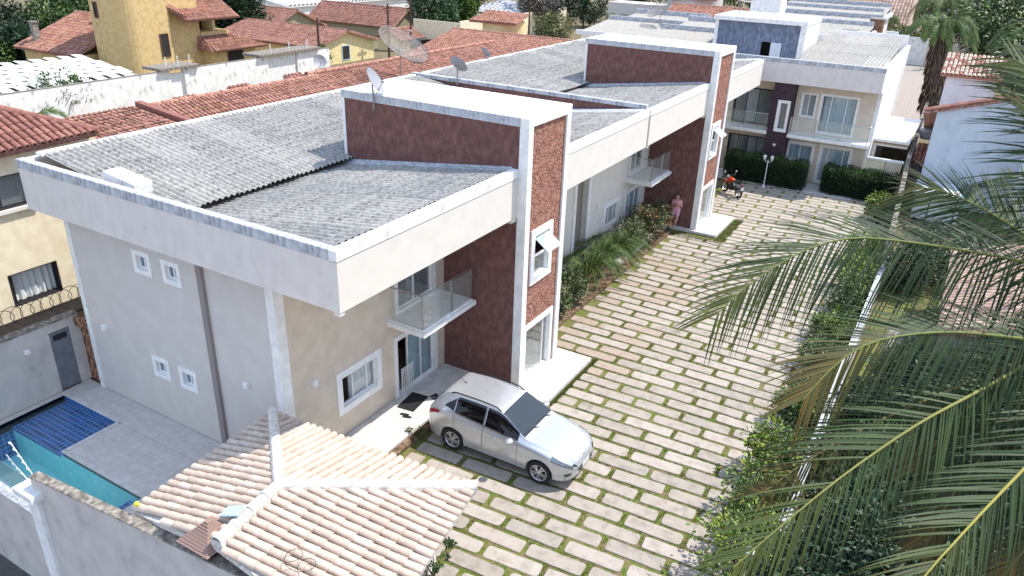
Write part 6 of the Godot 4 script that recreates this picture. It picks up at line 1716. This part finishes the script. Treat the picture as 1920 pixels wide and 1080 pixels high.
# ---------- the neighbourhood behind
func tiled_house(called: String, label: String, x0: float, x1: float, z0: float, z1: float, eave: float, ridge: float, o := {}) -> Node3D:
	# ridge runs along z (z0 > z1) between walls x0 < x1; slopes face +X and -X, or hips at both ends
	var t := thing(called, label, "house", Vector3((x0 + x1) / 2, 0, (z0 + z1) / 2), o.get("group", ""))
	var wm: Material = o.get("wall", M.pale_yellow)
	var xm := (x0 + x1) / 2 + float(o.get("shift", 0.0))
	var ov := 0.45
	var gable: bool = o.get("gable", true)
	var g := G.new()
	var b := -4.0
	if o.get("along_x", false):
		var zm := (z0 + z1) / 2
		g.hexa([Vector3(x0, b, z0), Vector3(x1, b, z0), Vector3(x1, b, z1), Vector3(x0, b, z1), Vector3(x0, eave, z0), Vector3(x1, eave, z0), Vector3(x1, eave, z1), Vector3(x0, eave, z1)])
		if gable:
			for x in [x0 + 0.1, x1]:
				var gg := G.new(); gg.t = Transform3D(Basis(Vector3(0, 0, -1), Vector3.UP, Vector3(1, 0, 0)), Vector3(x, 0, 0))
				gg.poly(PackedVector2Array([Vector2(-z0, eave), Vector2(-z1, eave), Vector2(-zm, ridge - 0.08)]), -0.1, 0.0)
				part("gable", gg, wm, t)
		part("wall", g, wm, t)
		var h := 0.0 if gable else (z0 - z1) / 2
		var e := ov if gable else 0.0
		tile_slope(t, Vector3(x0 - ov, eave - 0.1, z0 + ov), Vector3(x1 + ov, eave - 0.1, z0 + ov), Vector3(x1 + e - h, ridge, zm), Vector3(x0 - e + h, ridge, zm), o)
		tile_slope(t, Vector3(x1 + ov, eave - 0.1, z1 - ov), Vector3(x0 - ov, eave - 0.1, z1 - ov), Vector3(x0 - e + h, ridge, zm), Vector3(x1 + e - h, ridge, zm), o)
		if not gable:
			tile_slope(t, Vector3(x1 + ov, eave - 0.1, z0 + ov), Vector3(x1 + ov, eave - 0.1, z1 - ov), Vector3(x1 - h, ridge, zm), Vector3(x1 - h, ridge, zm), o)
			tile_slope(t, Vector3(x0 - ov, eave - 0.1, z1 - ov), Vector3(x0 - ov, eave - 0.1, z0 + ov), Vector3(x0 + h, ridge, zm), Vector3(x0 + h, ridge, zm), o)
		ridge_tiles(t, Vector3(x0 - e + h, ridge + 0.03, zm), Vector3(x1 + e - h, ridge + 0.03, zm), 0.14, o.get("mat", M.tile_red), "ridge_tile", 0.8)
		return t
	g.hexa([Vector3(x0, b, z0), Vector3(x1, b, z0), Vector3(x1, b, z1), Vector3(x0, b, z1), Vector3(x0, eave, z0), Vector3(x1, eave, z0), Vector3(x1, eave, z1), Vector3(x0, eave, z1)])
	part("wall", g, wm, t)
	if gable:
		for z in [z0, z1 + 0.1]:
			var gg := G.new(); gg.t = Transform3D(Basis(), Vector3(0, 0, z))
			gg.poly(PackedVector2Array([Vector2(x0, eave), Vector2(x1, eave), Vector2(xm, ridge - 0.08)]), -0.1, 0.0)
			part("gable", gg, wm, t)
	var hz := 0.0 if gable else (x1 - x0) / 2
	var ez := ov if gable else 0.0
	tile_slope(t, Vector3(x1 + ov, eave - 0.1, z0 + ov), Vector3(x1 + ov, eave - 0.1, z1 - ov), Vector3(xm, ridge, z1 - ez + hz), Vector3(xm, ridge, z0 + ez - hz), o)
	tile_slope(t, Vector3(x0 - ov, eave - 0.1, z1 - ov), Vector3(x0 - ov, eave - 0.1, z0 + ov), Vector3(xm, ridge, z0 + ez - hz), Vector3(xm, ridge, z1 - ez + hz), o)
	if not gable:
		tile_slope(t, Vector3(x0 - ov, eave - 0.1, z0 + ov), Vector3(x1 + ov, eave - 0.1, z0 + ov), Vector3(xm, ridge, z0 - hz), Vector3(xm, ridge, z0 - hz), o)
		tile_slope(t, Vector3(x1 + ov, eave - 0.1, z1 - ov), Vector3(x0 - ov, eave - 0.1, z1 - ov), Vector3(xm, ridge, z1 + hz), Vector3(xm, ridge, z1 + hz), o)
	ridge_tiles(t, Vector3(xm, ridge + 0.03, z0 + ez - hz), Vector3(xm, ridge + 0.03, z1 - ez + hz), 0.14, o.get("mat", M.tile_red), "ridge_tile", 0.8)
	return t
func far_window(t: Node3D, tr: Transform3D, w: float, h: float, m := "brown_window") -> void:
	var g := G.new(); g.t = tr
	ring(g, -0.08, w + 0.08, -0.08, h + 0.08, 0.1, 0.002, 0.05)
	var win := part("window", g, M[m], t)
	g = G.new(); g.t = tr; g.box(Vector3(0.02, 0.02, 0.003), Vector3(w - 0.02, h - 0.02, 0.02))
	part("pane", g, M.dark_room, win)

func background() -> void:
	# roofs just over the rear parapet
	var R := {"pitch": 0.25, "course": 0.42, "wall": M.neighbour_cream, "mat": M.tile_red}
	tiled_house("tiled_house", "low red tiled house directly behind the near roof's rear edge", -28.0, -17.0, -11.3, -22.3, 3.1, 4.95, R)
	tiled_house("tiled_house", "red tiled house behind the near tower, below the big mesh dish", -29.5, -18.0, -23.6, -43.5, 3.0, 4.85, R)
	tiled_house("tiled_house", "bright red tiled house with the curved cream turret at its ridge", -34.0, -20.5, -45.5, -62.0, 2.4, 4.2, {"pitch": 0.25, "course": 0.42, "wall": M.neighbour_cream, "mat": M.tile_red, "along_x": true})
	var cg := thing("tiled_gate_roof", "small red tile coping roof before the long white street wall", "roof", Vector3(-31, 0, -16))
	tile_slope(cg, Vector3(-29.8, 2.5, -12.6), Vector3(-29.8, 2.5, -16.3), Vector3(-31.0, 3.1, -16.3), Vector3(-31.0, 3.1, -12.6), {"pitch": 0.3, "course": 0.4, "mat": M.tile_red})
	g2(cg, "wall", M.neighbour_cream, [[-30.9, -0.2, -16.2, -29.95, 2.4, -12.7]])
	var k := 0
	for q in [[-30.6, -20.4, 2.5], [-31.1, -25.0, 2.5], [-31.6, -30.4, 2.5], [-31.6, -33.6, 2.5]]:
		var tt := thing("tiled_coping", "short red tile wall coping, %s from the left along the white wall" % ["first", "second", "third", "fourth"][k], "roof", Vector3(q[0], 0, q[1]), "tiled wall copings")
		tile_slope(tt, Vector3(q[0], q[2], q[1] + 0.9), Vector3(q[0], q[2], q[1] - 0.9), Vector3(q[0] - 0.8, q[2] + 0.55, q[1] - 0.9), Vector3(q[0] - 0.8, q[2] + 0.55, q[1] + 0.9), {"pitch": 0.34, "course": 0.4})
		g2(tt, "wall", M.neighbour_cream, [[q[0] - 0.7, -0.2, q[1] - 0.85, q[0] - 0.1, q[2] - 0.02, q[1] + 0.85]])
		k += 1
	var tn := thing("side_tile_roof", "red tile roof with dark barge board beside the left neighbour", "roof", Vector3(-19, 0, -8))
	tile_slope(tn, Vector3(-14.5, 4.7, -5.5), Vector3(-14.5, 4.7, -10.2), Vector3(-21.0, 5.4, -10.2), Vector3(-21.0, 5.4, -5.5), {"pitch": 0.24, "course": 0.4, "messy": 3.0})
	g2(tn, "wall", M.rust_plaster, [[-21, -0.2, -10, -14.8, 4.5, -5.7]])
	var bg := G.new(); bg.hexa([Vector3(-21.2, 5.2, -10.3), Vector3(-14.3, 4.5, -10.3), Vector3(-14.3, 4.5, -10.6), Vector3(-21.2, 5.2, -10.6), Vector3(-21.2, 5.6, -10.3), Vector3(-14.3, 4.9, -10.3), Vector3(-14.3, 4.9, -10.6), Vector3(-21.2, 5.6, -10.6)])
	part("barge_board", bg, M.tile_red_2, tn)
	var gs := thing("grey_ribbed_roof", "small dark grey ribbed roof beside the low tiled house", "roof", Vector3(-18, 0, -12.5))
	sheet_roof(gs, Vector3(-22.5, 3.9, -11.2), Vector3(0, 0, -1), Vector3(1, -0.1, 0).normalized(), 2.2, 5.0, 1, ["corrugated_grey"])
	g2(gs, "wall", M.concrete, [[-22.3, -0.2, -13.3, -17.6, 3.2, -11.3]])
	# street and its long white wall
	var sr := G.new(); sr.box(Vector3(-43.2, -0.2, 10), Vector3(-33.5, -0.09, -120))
	struct("back_street", sr, M.earth)
	var w := thing("street_wall", "long white wall with two gates across the street", "wall", Vector3(-43.6, 0, -30))
	for q in [[3.0, -28.4], [-30.0, -38.3], [-41.8, -46.0]]:
		g2(w, "wall_face", M.street_wall_white, [[-43.7, -0.3, q[0], -43.5, 2.3, q[1]]])
		g2(w, "wall_top", M.mossy_top, [[-43.72, 2.302, q[0], -43.48, 2.34, q[1]]])
	g2(w, "gate", M.corrugated_grey if false else M.cap_white, [[-43.72, -0.1, -28.402, -43.62, 2.05, -29.6]])
	g2(w, "gate_post", M.street_wall_white, [[-43.8, -0.2, -29.6, -43.4, 2.3, -29.998]])
	for i in 11: g2(w, "gate_slat", M.cap_white, [[-43.75, -0.1, -38.32 - i * 0.31, -43.66 , 2.2, -38.6 - i * 0.31]])
	for q in [[-27.4, -31.0], [-37.2, -44.6]]:
		g2(w, "gate_canopy", M.mossy_top, [[-45.4, 2.36, q[0], -43.2, 2.56, q[1]]])
		for i in 3:
			var fp := G.new()
			var p := Vector3(-43.5, 2.56, lerpf(q[0], q[1], 0.2 + 0.3 * i))
			fp.tube([p, p + Vector3(0, 0.8, 0)], 0.035, 0.03, 5)
			for j in 4: fp.box(p + Vector3(0.03, 0.25 + 0.15 * j, -0.06), p + Vector3(0.07, 0.29 + 0.15 * j, 0.06))
			part("fence_post", fp, M.white_plastic, w)
	# yellow house
	var y := thing("yellow_house", "tall ochre yellow house with rounded tower and red tile roofs", "house", Vector3(-56, 0, -38))
	var yg := G.new()
	var pr := PackedVector2Array()
	for i in 13:
		var a := PI * 0.5 * i / 12.0
		pr.append(Vector2(-53.5 + 1.6 * cos(a) - 1.6, 31.8 + 1.6 - 1.6 * sin(a) - 0.0))
	var sh := PackedVector2Array([Vector2(-57.9, 31.8)])
	for i in 9:
		var a := -PI * 0.5 + PI * 0.5 * i / 8.0
		sh.append(Vector2(-55.6 + 1.8 * cos(a), 33.6 + 1.8 * sin(a)))
	sh.append_array(PackedVector2Array([Vector2(-53.8, 36.6), Vector2(-57.9, 36.6)]))
	yg.t = Transform3D(Basis(Vector3(1, 0, 0), Vector3(0, 0, -1), Vector3(0, 1, 0)), Vector3.ZERO)
	yg.poly(sh, -3.0, 12.0)
	part("round_tower", yg, M.yellow_plaster, y)
	g2(y, "wall", M.yellow_plaster, [[-61, -3, -36.6, -54.4, 8.5, -40.2], [-60, -3, -40.21, -53.0, 1.9, -45.4], [-60.0, 1.91, -40.21, -54.2, 3.3, -43.4], [-67.0, -3, -30.3, -58.6, 1.7, -42.0]])
	g2(y, "wall", M.pale_yellow, [[-57, 3.31, -41.9, -54.6, 5.0, -42.2]])
	g2(y, "balcony_back", M.dark_room, [[-60, 3.31, -40.21, -56.2, 4.9, -43.3]])
	far_window(y, facing_x(-53.78, -35.4, 1.6), 0.75, 1.9); far_window(y, facing_x(-53.0, -42.0, 0.4), 1.8, 1.2); far_window(y, facing_z(-57.2, -31.78, 5.0), 0.4, 1.2)
	far_window(y, facing_x(-58.58, -30.8, -0.4), 0.8, 1.5)
	var T := {"pitch": 0.27, "course": 0.45, "mat": M.tile_red}
	# left roof: one big slope falling towards the street
	tile_slope(y, Vector3(-67.6, 1.75, -29.7), Vector3(-58.1, 1.75, -29.7), Vector3(-58.1, 4.4, -36.3), Vector3(-67.6, 4.4, -36.3), T)
	tile_slope(y, Vector3(-58.1, 1.75, -43), Vector3(-67.6, 1.75, -43), Vector3(-67.6, 4.4, -36.3), Vector3(-58.1, 4.4, -36.3), T)
	ridge_tiles(y, Vector3(-67.6, 4.43, -36.3), Vector3(-58.1, 4.43, -36.3), 0.14, M.tile_red, "ridge_tile", 0.8)
	tile_slope(y, Vector3(-52.2, 1.75, -40.0), Vector3(-52.2, 1.75, -46.4), Vector3(-54.2, 2.9, -43.6), Vector3(-54.2, 2.9, -40.0), T)
	tile_slope(y, Vector3(-61.0, 1.75, -39.99), Vector3(-52.2, 1.75, -39.6), Vector3(-54.2, 2.9, -40.2), Vector3(-60, 2.9, -40.2), T)
	tile_slope(y, Vector3(-52.9, 4.6, -37.6), Vector3(-52.9, 4.6, -43.9), Vector3(-57, 6.9, -43.9), Vector3(-57, 6.9, -37.0), T)
	tile_slope(y, Vector3(-54.0, 5.9, -36.3), Vector3(-52.7, 4.9, -37.7), Vector3(-56.5, 7.0, -37.6), Vector3(-57, 7.4, -36.3), T)
	var ch := G.new(); ch.box(Vector3(-66.3, 1.8, -30.9), Vector3(-65.8, 3.9, -31.4))
	part("chimney", ch, M.concrete, y)
	ch = G.new(); ch.box(Vector3(-66.4, 3.901, -30.8), Vector3(-65.7, 4.02, -31.5))
	part("chimney_cap", ch, M.mossy_top, y)
	# white scalloped shed roof behind the wall
	var sd := thing("scalloped_shed", "long shed roofed with white overlapping scalloped panels behind the white wall", "shed", Vector3(-46, 0, -19))
	for j in 6:
		for i in 14:
			var zc := -11.5 - i * 1.12 - (j % 2) * 0.5
			var xc := -45.6 - j * 1.2
			var pg := G.new()
			pg.t = Transform3D(Basis(Vector3.UP, 0.2) * Basis(Vector3(1, 0, 0), -0.13) * Basis(Vector3(0, 0, 1), -0.24), Vector3(xc, 2.15 + j * 0.1, zc))
			pg.cbox(Vector3(-0.72, 0, -0.52), Vector3(0.62, 0.04, 0.5), 0.01)
			part("roof_panel", pg, M.panel_white, sd)
	g2(sd, "under_deck", M.concrete, [[-53.5, 1.75, -11, -45.2, 1.85, -27.6]])
	g2(sd, "wall", M.cap_white, [[-53, -0.3, -11.2, -45.5, 1.74, -27.2]])
	# more houses
	var D := {"pitch": 0.3, "course": 0.5, "wall": M.khaki_plaster, "mat": M.tile_dusty, "messy": 2.5, "along_x": false}
	D.along_x = true
	tiled_house("dusty_roof_house", "dusty tiled house left of the big roadside tree", -76.0, -60.4, -76.6, -83.0, 0.55, 2.75, D)
	tiled_house("dusty_roof_house", "farther dusty red tiled house behind the long yellow gabled one", -86.0, -70.0, -63.0, -73.0, 0.3, 2.6, D)
	tiled_house("small_tile_lodge", "tiny red tiled lodge beside the street pole", -53.0, -49.5, -64.5, -68.5, 0.9, 1.9, {"pitch": 0.3, "course": 0.5, "wall": M.pale_yellow, "mat": M.tile_red})
	var ch2 := tiled_house("cream_gable_house", "pale yellow gabled house with long dusty tile roof and small blue window", -62.5, -48.0, -48.9, -57.8, 1.75, 2.95, {"pitch": 0.3, "course": 0.5, "wall": M.pale_yellow, "mat": M.tile_dusty, "messy": 2.5, "along_x": true})
	far_window(ch2, facing_x(-48.0, -52.7, 0.0), 1.1, 1.4, "pale_blue_sheet")
	tiled_house("white_roof_hall", "long white roofed hall along the top edge", -112.0, -96.0, -92.0, -150.0, 0.0, 1.2, {"pitch": 1.0, "course": 2.0, "wall": M.street_wall_white, "mat": M.slab_white, "deck": M.slab_white})
	tiled_house("grey_hip_house", "grey hipped roof house behind the beige wall", -62.0, -50.0, -92.0, -106.0, 1.0, 3.0, {"pitch": 0.8, "course": 1.0, "gable": false, "wall": M.neighbour_cream, "mat": M.flashing, "deck": M.flashing})
	var bw := thing("beige_wall", "beige boundary wall behind the bright red roof, small palm before it", "wall", Vector3(-45, 0, -85))
	g2(bw, "wall_face", M.neighbour_cream, [[-45.2, -1, -70.5, -45, 2.9, -99]])
	g2(bw, "end_wall", M.neighbour_cream, [[-52, -1, -70.3, -45.2, 2.7, -70.5]])
	var tr := thing("cream_turret", "curved cream turret with small red tile roof", "turret", Vector3(-33.5, 0, -60))
	var tg := G.new(); tg.lathe(Vector3(-33.0, 2.5, -61.0), [Vector2(2.3, 0), Vector2(2.3, 2.2), Vector2(0, 2.2)], 20)
	part("wall", tg, M.pale_yellow, tr)
	tile_slope(tr, Vector3(-35.6, 4.6, -58.2), Vector3(-30.2, 4.6, -58.6), Vector3(-30.4, 5.4, -61.5), Vector3(-35.4, 5.4, -61.5), {"pitch": 0.3, "course": 0.45, "mat": M.tile_red})
	tr = thing("pink_turret", "pale rounded house with red tile cap near the top edge", "turret", Vector3(-24, 0, -95))
	tg = G.new(); tg.lathe(Vector3(-24.0, -1, -95.0), [Vector2(3.6, 0), Vector2(3.6, 7.0), Vector2(0, 7.0)], 22)
	tg.box(Vector3(-36, -1, -98), Vector3(-26, 4.6, -94))
	part("wall", tg, M.greige_plaster, tr)
	tile_slope(tr, Vector3(-28, 6.0, -90.8), Vector3(-20, 6.0, -91.4), Vector3(-21, 7.4, -96), Vector3(-27, 7.4, -96), {"pitch": 0.35, "course": 0.5})
	tiled_house("red_roof_house", "red tiled roof beyond the far terrace near the round pale house", -23.0, -12.0, -78.0, -92.0, 3.8, 5.6, {"pitch": 0.35, "course": 0.5, "along_x": true, "wall": M.neighbour_cream})
	tiled_house("thatch_coloured_house", "straw coloured tile roof beyond the lane end", -6.5, 1.2, -104.0, -114, 3.6, 8.0, {"pitch": 0.4, "course": 0.6, "along_x": true, "wall": M.neighbour_cream, "mat": M.tile_pale, "deck": M.tile_pale})
	# water tank, poles, wires, dark car
	var wt := thing("blue_water_tank", "blue water tank on a pale pier at the top edge", "water tank", Vector3(-78, 0, -62))
	var wg := G.new(); wg.lathe(Vector3(-78, 2.2, -62), [Vector2(1.0, 0), Vector2(1.25, 1.6), Vector2(0.9, 1.9), Vector2(0, 1.9)], 16)
	part("tank", wg, M.tank_blue, wt)
	g2(wt, "pier", M.cream_plaster, [[-79, -6, -63, -77, 2.2, -61]])
	for q in [[-49.5, -66.5, 9.0, "dark street pole in front of the big roadside tree"], [-44.2, -45.4, 5.0, "short dark post beside the white gate"], [-46.0, -58.0, 5.5, "slim pole by the tiny tiled lodge"], [-43.0, -84.0, 7.0, "first thin dark post behind the cream turret"], [-43.2, -88.0, 7.0, "second thin dark post behind the cream turret"], [5.2, -92.0, 6.0, "thin lamp post beyond the lane"]]:
		var p := G.new(); p.tube([Vector3(q[0], -1, q[1]), Vector3(q[0], q[2], q[1])], 0.14, 0.1, 7)
		p.box(Vector3(q[0] - 0.06, q[2] - 0.5, q[1] - 0.7), Vector3(q[0] + 0.06, q[2] - 0.38, q[1] + 0.7))
		single("street_pole", p, M.wood_dark, q[3], "pole", "poles along the back street")
	for q in [[Vector3(-49.5, 6.6, -66.5), Vector3(-46.0, 5.2, -58.0), "thin wire from the street pole to the lodge pole"]]:
		var p := G.new(); p.tube([q[0], q[0].lerp(q[1], 0.5) - Vector3(0, 0.4, 0), q[1]], 0.02, 0.02, 4)
		single("overhead_wire", p, M.cable, q[2], "wire")
	var dc := thing("dark_car", "dark hatchback parked under the big roadside tree", "car", Vector3(-46.3, -0.2, -65.5), "", 1.2)
	var cg2 := G.new()
	cg2.t = Transform3D(Basis(), Vector3(0, 0, -0.8))
	cg2.poly(PackedVector2Array([Vector2(-1.9, 0.3), Vector2(1.9, 0.3), Vector2(2.0, 0.65), Vector2(1.1, 0.85), Vector2(0.4, 1.4), Vector2(-1.2, 1.45), Vector2(-1.85, 0.95)]), 0.0, 1.6)
	part("body", cg2, M.gloss_black, dc, true)
	cg2 = G.new(); cg2.hexa([Vector3(1.08, 0.87, 0.7), Vector3(1.12, 0.87, 0.7), Vector3(1.12, 0.87, -0.7), Vector3(1.08, 0.87, -0.7), Vector3(0.42, 1.38, 0.65), Vector3(0.46, 1.4, 0.65), Vector3(0.46, 1.4, -0.65), Vector3(0.42, 1.38, -0.65)])
	part("windscreen", cg2, M.lamp_clear, dc, true)
	for q in [[-1.2, 0.75], [1.25, 0.75], [-1.2, -0.75], [1.25, -0.75]]:
		cg2 = G.new(); cg2.lathe(Vector3(q[0], 0.32, q[1] - 0.1), [Vector2(0, 0), Vector2(0.32, 0), Vector2(0.32, 0.2), Vector2(0, 0.2)], 14, Vector3(0, 0, 1))
		part("wheel", cg2, M.rubber, dc, true)
	# trees
	var BR := [Color(0.07, 0.13, 0.03), Color(0.05, 0.09, 0.025), Color(0.11, 0.17, 0.04)]
	tree("tree", Vector3(-53.5, -0.7, -76.5), 1.6, Vector3(2.9, 3.4, 2.9), 95, 0.42, [Color(0.05, 0.11, 0.05), Color(0.035, 0.075, 0.035), Color(0.08, 0.15, 0.06)], "big bushy green tree by the street pole")
	tree("tree", Vector3(-54.0, -0.7, -83.0), 1.8, Vector3(3.2, 2.8, 3.2), 80, 0.55, [Color(0.14, 0.2, 0.04), Color(0.09, 0.15, 0.03)], "yellow green tree right behind the big roadside tree")
	tree("tree", Vector3(-66.5, -1.5, -54.8), 2.2, Vector3(3.4, 3.6, 3.4), 90, 0.5, DARKS, "dark tree between the yellow house and the blue tank")
	var k2 := 0
	for q in [[-73.0, -33.0, 1.0, 3.2, 0], [-75.5, -38.5, 1.2, 3.6, 1], [-86.0, -47.0, 1.8, 4.6, 0], [-70.5, -35.6, 0.5, 2.2, 1], [-80.0, -34.5, 1.6, 4.2, 0], [-80.0, -43.0, 1.6, 4.2, 1], [-77.0, -46.0, 1.4, 3.6, 0], [-72.0, -29.0, 0.8, 2.6, 1]]:
		tree("tree", Vector3(q[0], -1.8, q[1]), q[2], Vector3(q[3], q[3] * 0.8, q[3]), 110, 0.42, GREENS if q[4] else DARKS, "%s tree of the grove behind the yellow house, %s" % ["bright green" if q[4] else "dark green", ["leftmost but one", "behind the ridge", "farthest back", "lowest, beside the chimney", "back left", "back middle", "back right by the dish", "at the left edge"][k2]], "grove left of the yellow house")
		k2 += 1
	bush("wall_bush", Vector3(-45.2, 0.3, -20.5), Vector3(1.8, 1.3, 2.4), 2400, 0.22, BR, "rounded green bush growing over the white wall by the scalloped shed")
	bush("gate_bush", Vector3(-45.5, 0, -47.2), Vector3(0.9, 1.2, 1.0), 700, 0.2, BR, "green bush between yellow house and white gate")
	tree("tree", Vector3(-36.0, -0.4, -78.0), 1.5, Vector3(2.6, 1.8, 2.6), 70, 0.26, [Color(0.16, 0.17, 0.06), Color(0.10, 0.12, 0.04)], "sparse yellowish shrub tree right of the turret")
	tree("tree", Vector3(-45.5, -0.4, -92.0), 2.2, Vector3(3.0, 2.2, 3.0), 60, 0.4, [Color(0.13, 0.11, 0.10), Color(0.10, 0.09, 0.08)], "greyish half bare tree near the top edge")
	tree("tree", Vector3(-44.0, -0.4, -103.0), 1.4, Vector3(3.4, 2.4, 3.4), 60, 0.4, DARKS, "dark green tree next to the half bare tree")
	tree("tree", Vector3(-50.0, -0.4, -100.0), 3.0, Vector3(4.0, 2.4, 4.0), 60, 0.5, GREENS, "green tree beside the grey hipped roof")
	tree("tree", Vector3(-17.0, 0, -110.0), 4.0, Vector3(3.6, 3.0, 3.6), 60, 0.5, BR, "yellow green tree above the red tiled roof")
	tree("tree", Vector3(-26.0, 0, -125.0), 4.0, Vector3(5, 4.0, 5), 60, 0.6, GREENS, "green tree at the top edge beyond the pale house")
	k2 = 0
	for q in [[-60, -125], [-48, -135], [-36, -140], [-75, -120], [-14, -135], [-4, -140], [8, -125], [18, -110], [14, -95], [22, -90], [19, -74], [26, -100], [12, -108], [17, -62], [24, -70]]:
		tree("tree", Vector3(q[0], -0.5, q[1]), 2.4, Vector3(6, 4.6, 6), 110, 0.5, GREENS if k2 % 3 else DARKS, "distant tree of the green belt at the top edge, %s" % ["far left", "left of the posts", "behind the posts", "beyond the tiled roofs", "above the red roof", "behind the straw roof", "behind the lane end palms", "far right back", "right of the thatched palm", "right edge, upper", "right edge, middle", "top right corner", "behind the thatched palm", "beside the pale blue room", "right edge, lower"][k2], "green belt along the top edge")
		k2 += 1
	for q in [[4.2, -100.0, 0.9], [-2.5, -101.0, 0.8], [1.0, -100.5, 1.0]]:
		bush("garden_bush", Vector3(q[0], 0.5, q[1]), Vector3(2.0, q[2] * 1.7, 1.6), 900, 0.35, BR if q[0] > 2 else GREENS, "garden bush above the lane end wall, %s" % ("right one" if q[0] > 2 else ("left one" if q[0] < 0 else "middle one")), "shrub", "bushes over the lane end wall")
	# palms
	palm("palm_tree", Vector3(8.3, 0, -56.0), 7.2, 2.6, 22, true, "leaning palm with thick shaggy skirt of dead leaves by the lane")
	palm("palm_tree", Vector3(5.2, 0, -101.0), 6.2, 3.6, 18, false, "green palm left of the shaggy palm beyond the lane wall")
	palm("palm_tree", Vector3(13.5, 0, -66.0), 6.0, 3.6, 18, false, "palm with pale drooping fronds right of the shaggy palm")
	palm("palm_tree", Vector3(17.0, 0, -58.0), 6.8, 3.6, 18, false, "palm at the upper right corner")
	palm("palm_tree", Vector3(-1.5, 0, -103.0), 4.4, 2.6, 16, false, "slim palm before the straw coloured roof")
	palm("palm_tree", Vector3(-33.0, 0, -90.0), 2.6, 2.0, 18, false, "palm leaning by the pale round house")
	palm("palm_tree", Vector3(-43.5, 0, -79.0), 0.9, 1.7, 16, false, "small bright palm before the beige wall")
	palm("palm_tree", Vector3(-36.0, 0.0, -13.6), 1.6, 2.2, 16, false, "small palm before the white wall's left end")

func palm(called: String, at: Vector3, h: float, l: float, n: int, shaggy: bool, label: String) -> void:
	var t := thing(called, label, "palm", at, "palms of the neighbourhood")
	var top := at + Vector3(-0.15 * h if shaggy else rf(-0.5, 0.5), h, 0)
	var g := G.new(); g.tube([at, at.lerp(top, 0.5) + Vector3(0.1, 0, 0), top], 0.2, 0.14, 8)
	part("trunk", g, M.bark, t)
	if shaggy:
		var s := G.new(); s.tinted = true
		for i in 1500:
			var f := rf(0.25, 1.0)
			var p := at.lerp(top, f)
			var a := rf(0, TAU)
			var e := Vector3(cos(a), 0, sin(a))
			var r := lerpf(0.95, 0.3, (f - 0.25) / 0.75)
			var o := p + e * rf(0.1, r)
			var b := rf(0.6, 1.2)
			s.col = Color(b, b * 0.97, b * 0.95)
			s.leaf(o, (e * 0.25 + Vector3(0, -1, 0) + rdir() * 0.25).normalized(), e, rf(0.5, 1.1), rf(0.02, 0.06))
		stuff(part("dead_leaf_skirt", s, M.thatch, t))
	for i in n:
		var a := TAU * i / n * 2.4 + rf(-0.2, 0.2)
		var e := Vector3(cos(a), 0, sin(a))
		var up := rf(-0.1, 0.75)
		frond(t, [top, top + e * l * 0.4 + Vector3(0, l * (0.15 + up * 0.4), 0), top + e * l * 0.75 + Vector3(0, l * (up * 0.45), 0), top + e * l + Vector3(0, l * (up * 0.4 - 0.35), 0)], l * 0.22, 44, Color(0.06, 0.10, 0.03), Color(0.14, 0.17, 0.04), {"rib_r": 0.03, "width": 0.03, "from": 0.15, "droop": 0.5})

func _ready() -> void:
	rng.seed = 4711
	var cam := Camera3D.new()
	cam.basis = Basis(Vector3(0.8593639, 0.0316343, -0.5103851), Vector3(-0.24033304, 0.90596991, -0.34850903), Vector3(0.45136871, 0.42215849, 0.78616061)).orthonormalized()
	cam.position = Vector3(9.8635, 12.7482, 10.1986)
	cam.fov = 41.497; cam.near = 0.1; cam.far = 900.0
	add_child(cam); cam.current = true
	var env := Environment.new()
	var sm := ProceduralSkyMaterial.new()
	sm.sky_top_color = Color(0.56, 0.64, 0.76); sm.sky_horizon_color = Color(0.86, 0.88, 0.91); sm.sky_curve = 0.14
	sm.ground_horizon_color = Color(0.70, 0.74, 0.76); sm.ground_bottom_color = Color(0.42, 0.40, 0.36)
	sm.energy_multiplier = 1.0
	var sky := Sky.new(); sky.sky_material = sm
	env.background_mode = Environment.BG_SKY; env.sky = sky
	env.background_energy_multiplier = 1.72
	env.tonemap_mode = Environment.TONE_MAPPER_LINEAR
	env.tonemap_exposure = 1.56
	env.sdfgi_enabled = true; env.ssao_enabled = true; env.ssil_enabled = true
	var we := WorldEnvironment.new(); we.environment = env; add_child(we)
	var sun := DirectionalLight3D.new()
	sun.light_energy = 1.27; sun.light_color = Color(1.0, 0.972, 0.935); sun.light_angular_distance = 0.53; sun.shadow_enabled = true
	add_child(sun)
	sun.look_at_from_position(SUN * 40.0, Vector3.ZERO)
	materials()
	main_setting()
	driveway()
	town_unit(0.0, true)
	town_unit(-16.9, false)
	end_house()
	garden_wall()
	pavilion()
	left_neighbour()
	right_side()
	background()
	shrubs()
	hedge(-1.3, 3.1, -33.9, -35.2, 1.5, "dark clipped hedge left of the end house's path")
	hedge(4.1, 7.7, -34.3, -35.7, 1.45, "dark clipped hedge right of the end house's path")
	var pp := G.new(); pp.box(Vector3(-2.2, -0.05, -34.0), Vector3(5.8, 0.03, -36.0))
	struct("path", pp, M.porch_slab)
	garden_lamp(Vector3(1.15, 0, -33.6), 1.6, 2, "white twin lantern before the left hedge")
	garden_lamp(Vector3(8.3, 0, -2.75), 1.2, 1, "white single lantern at the bottom end of the drive wall")
	near_palm()
	build_car()
	motorcycle()
	person()
	small_things()
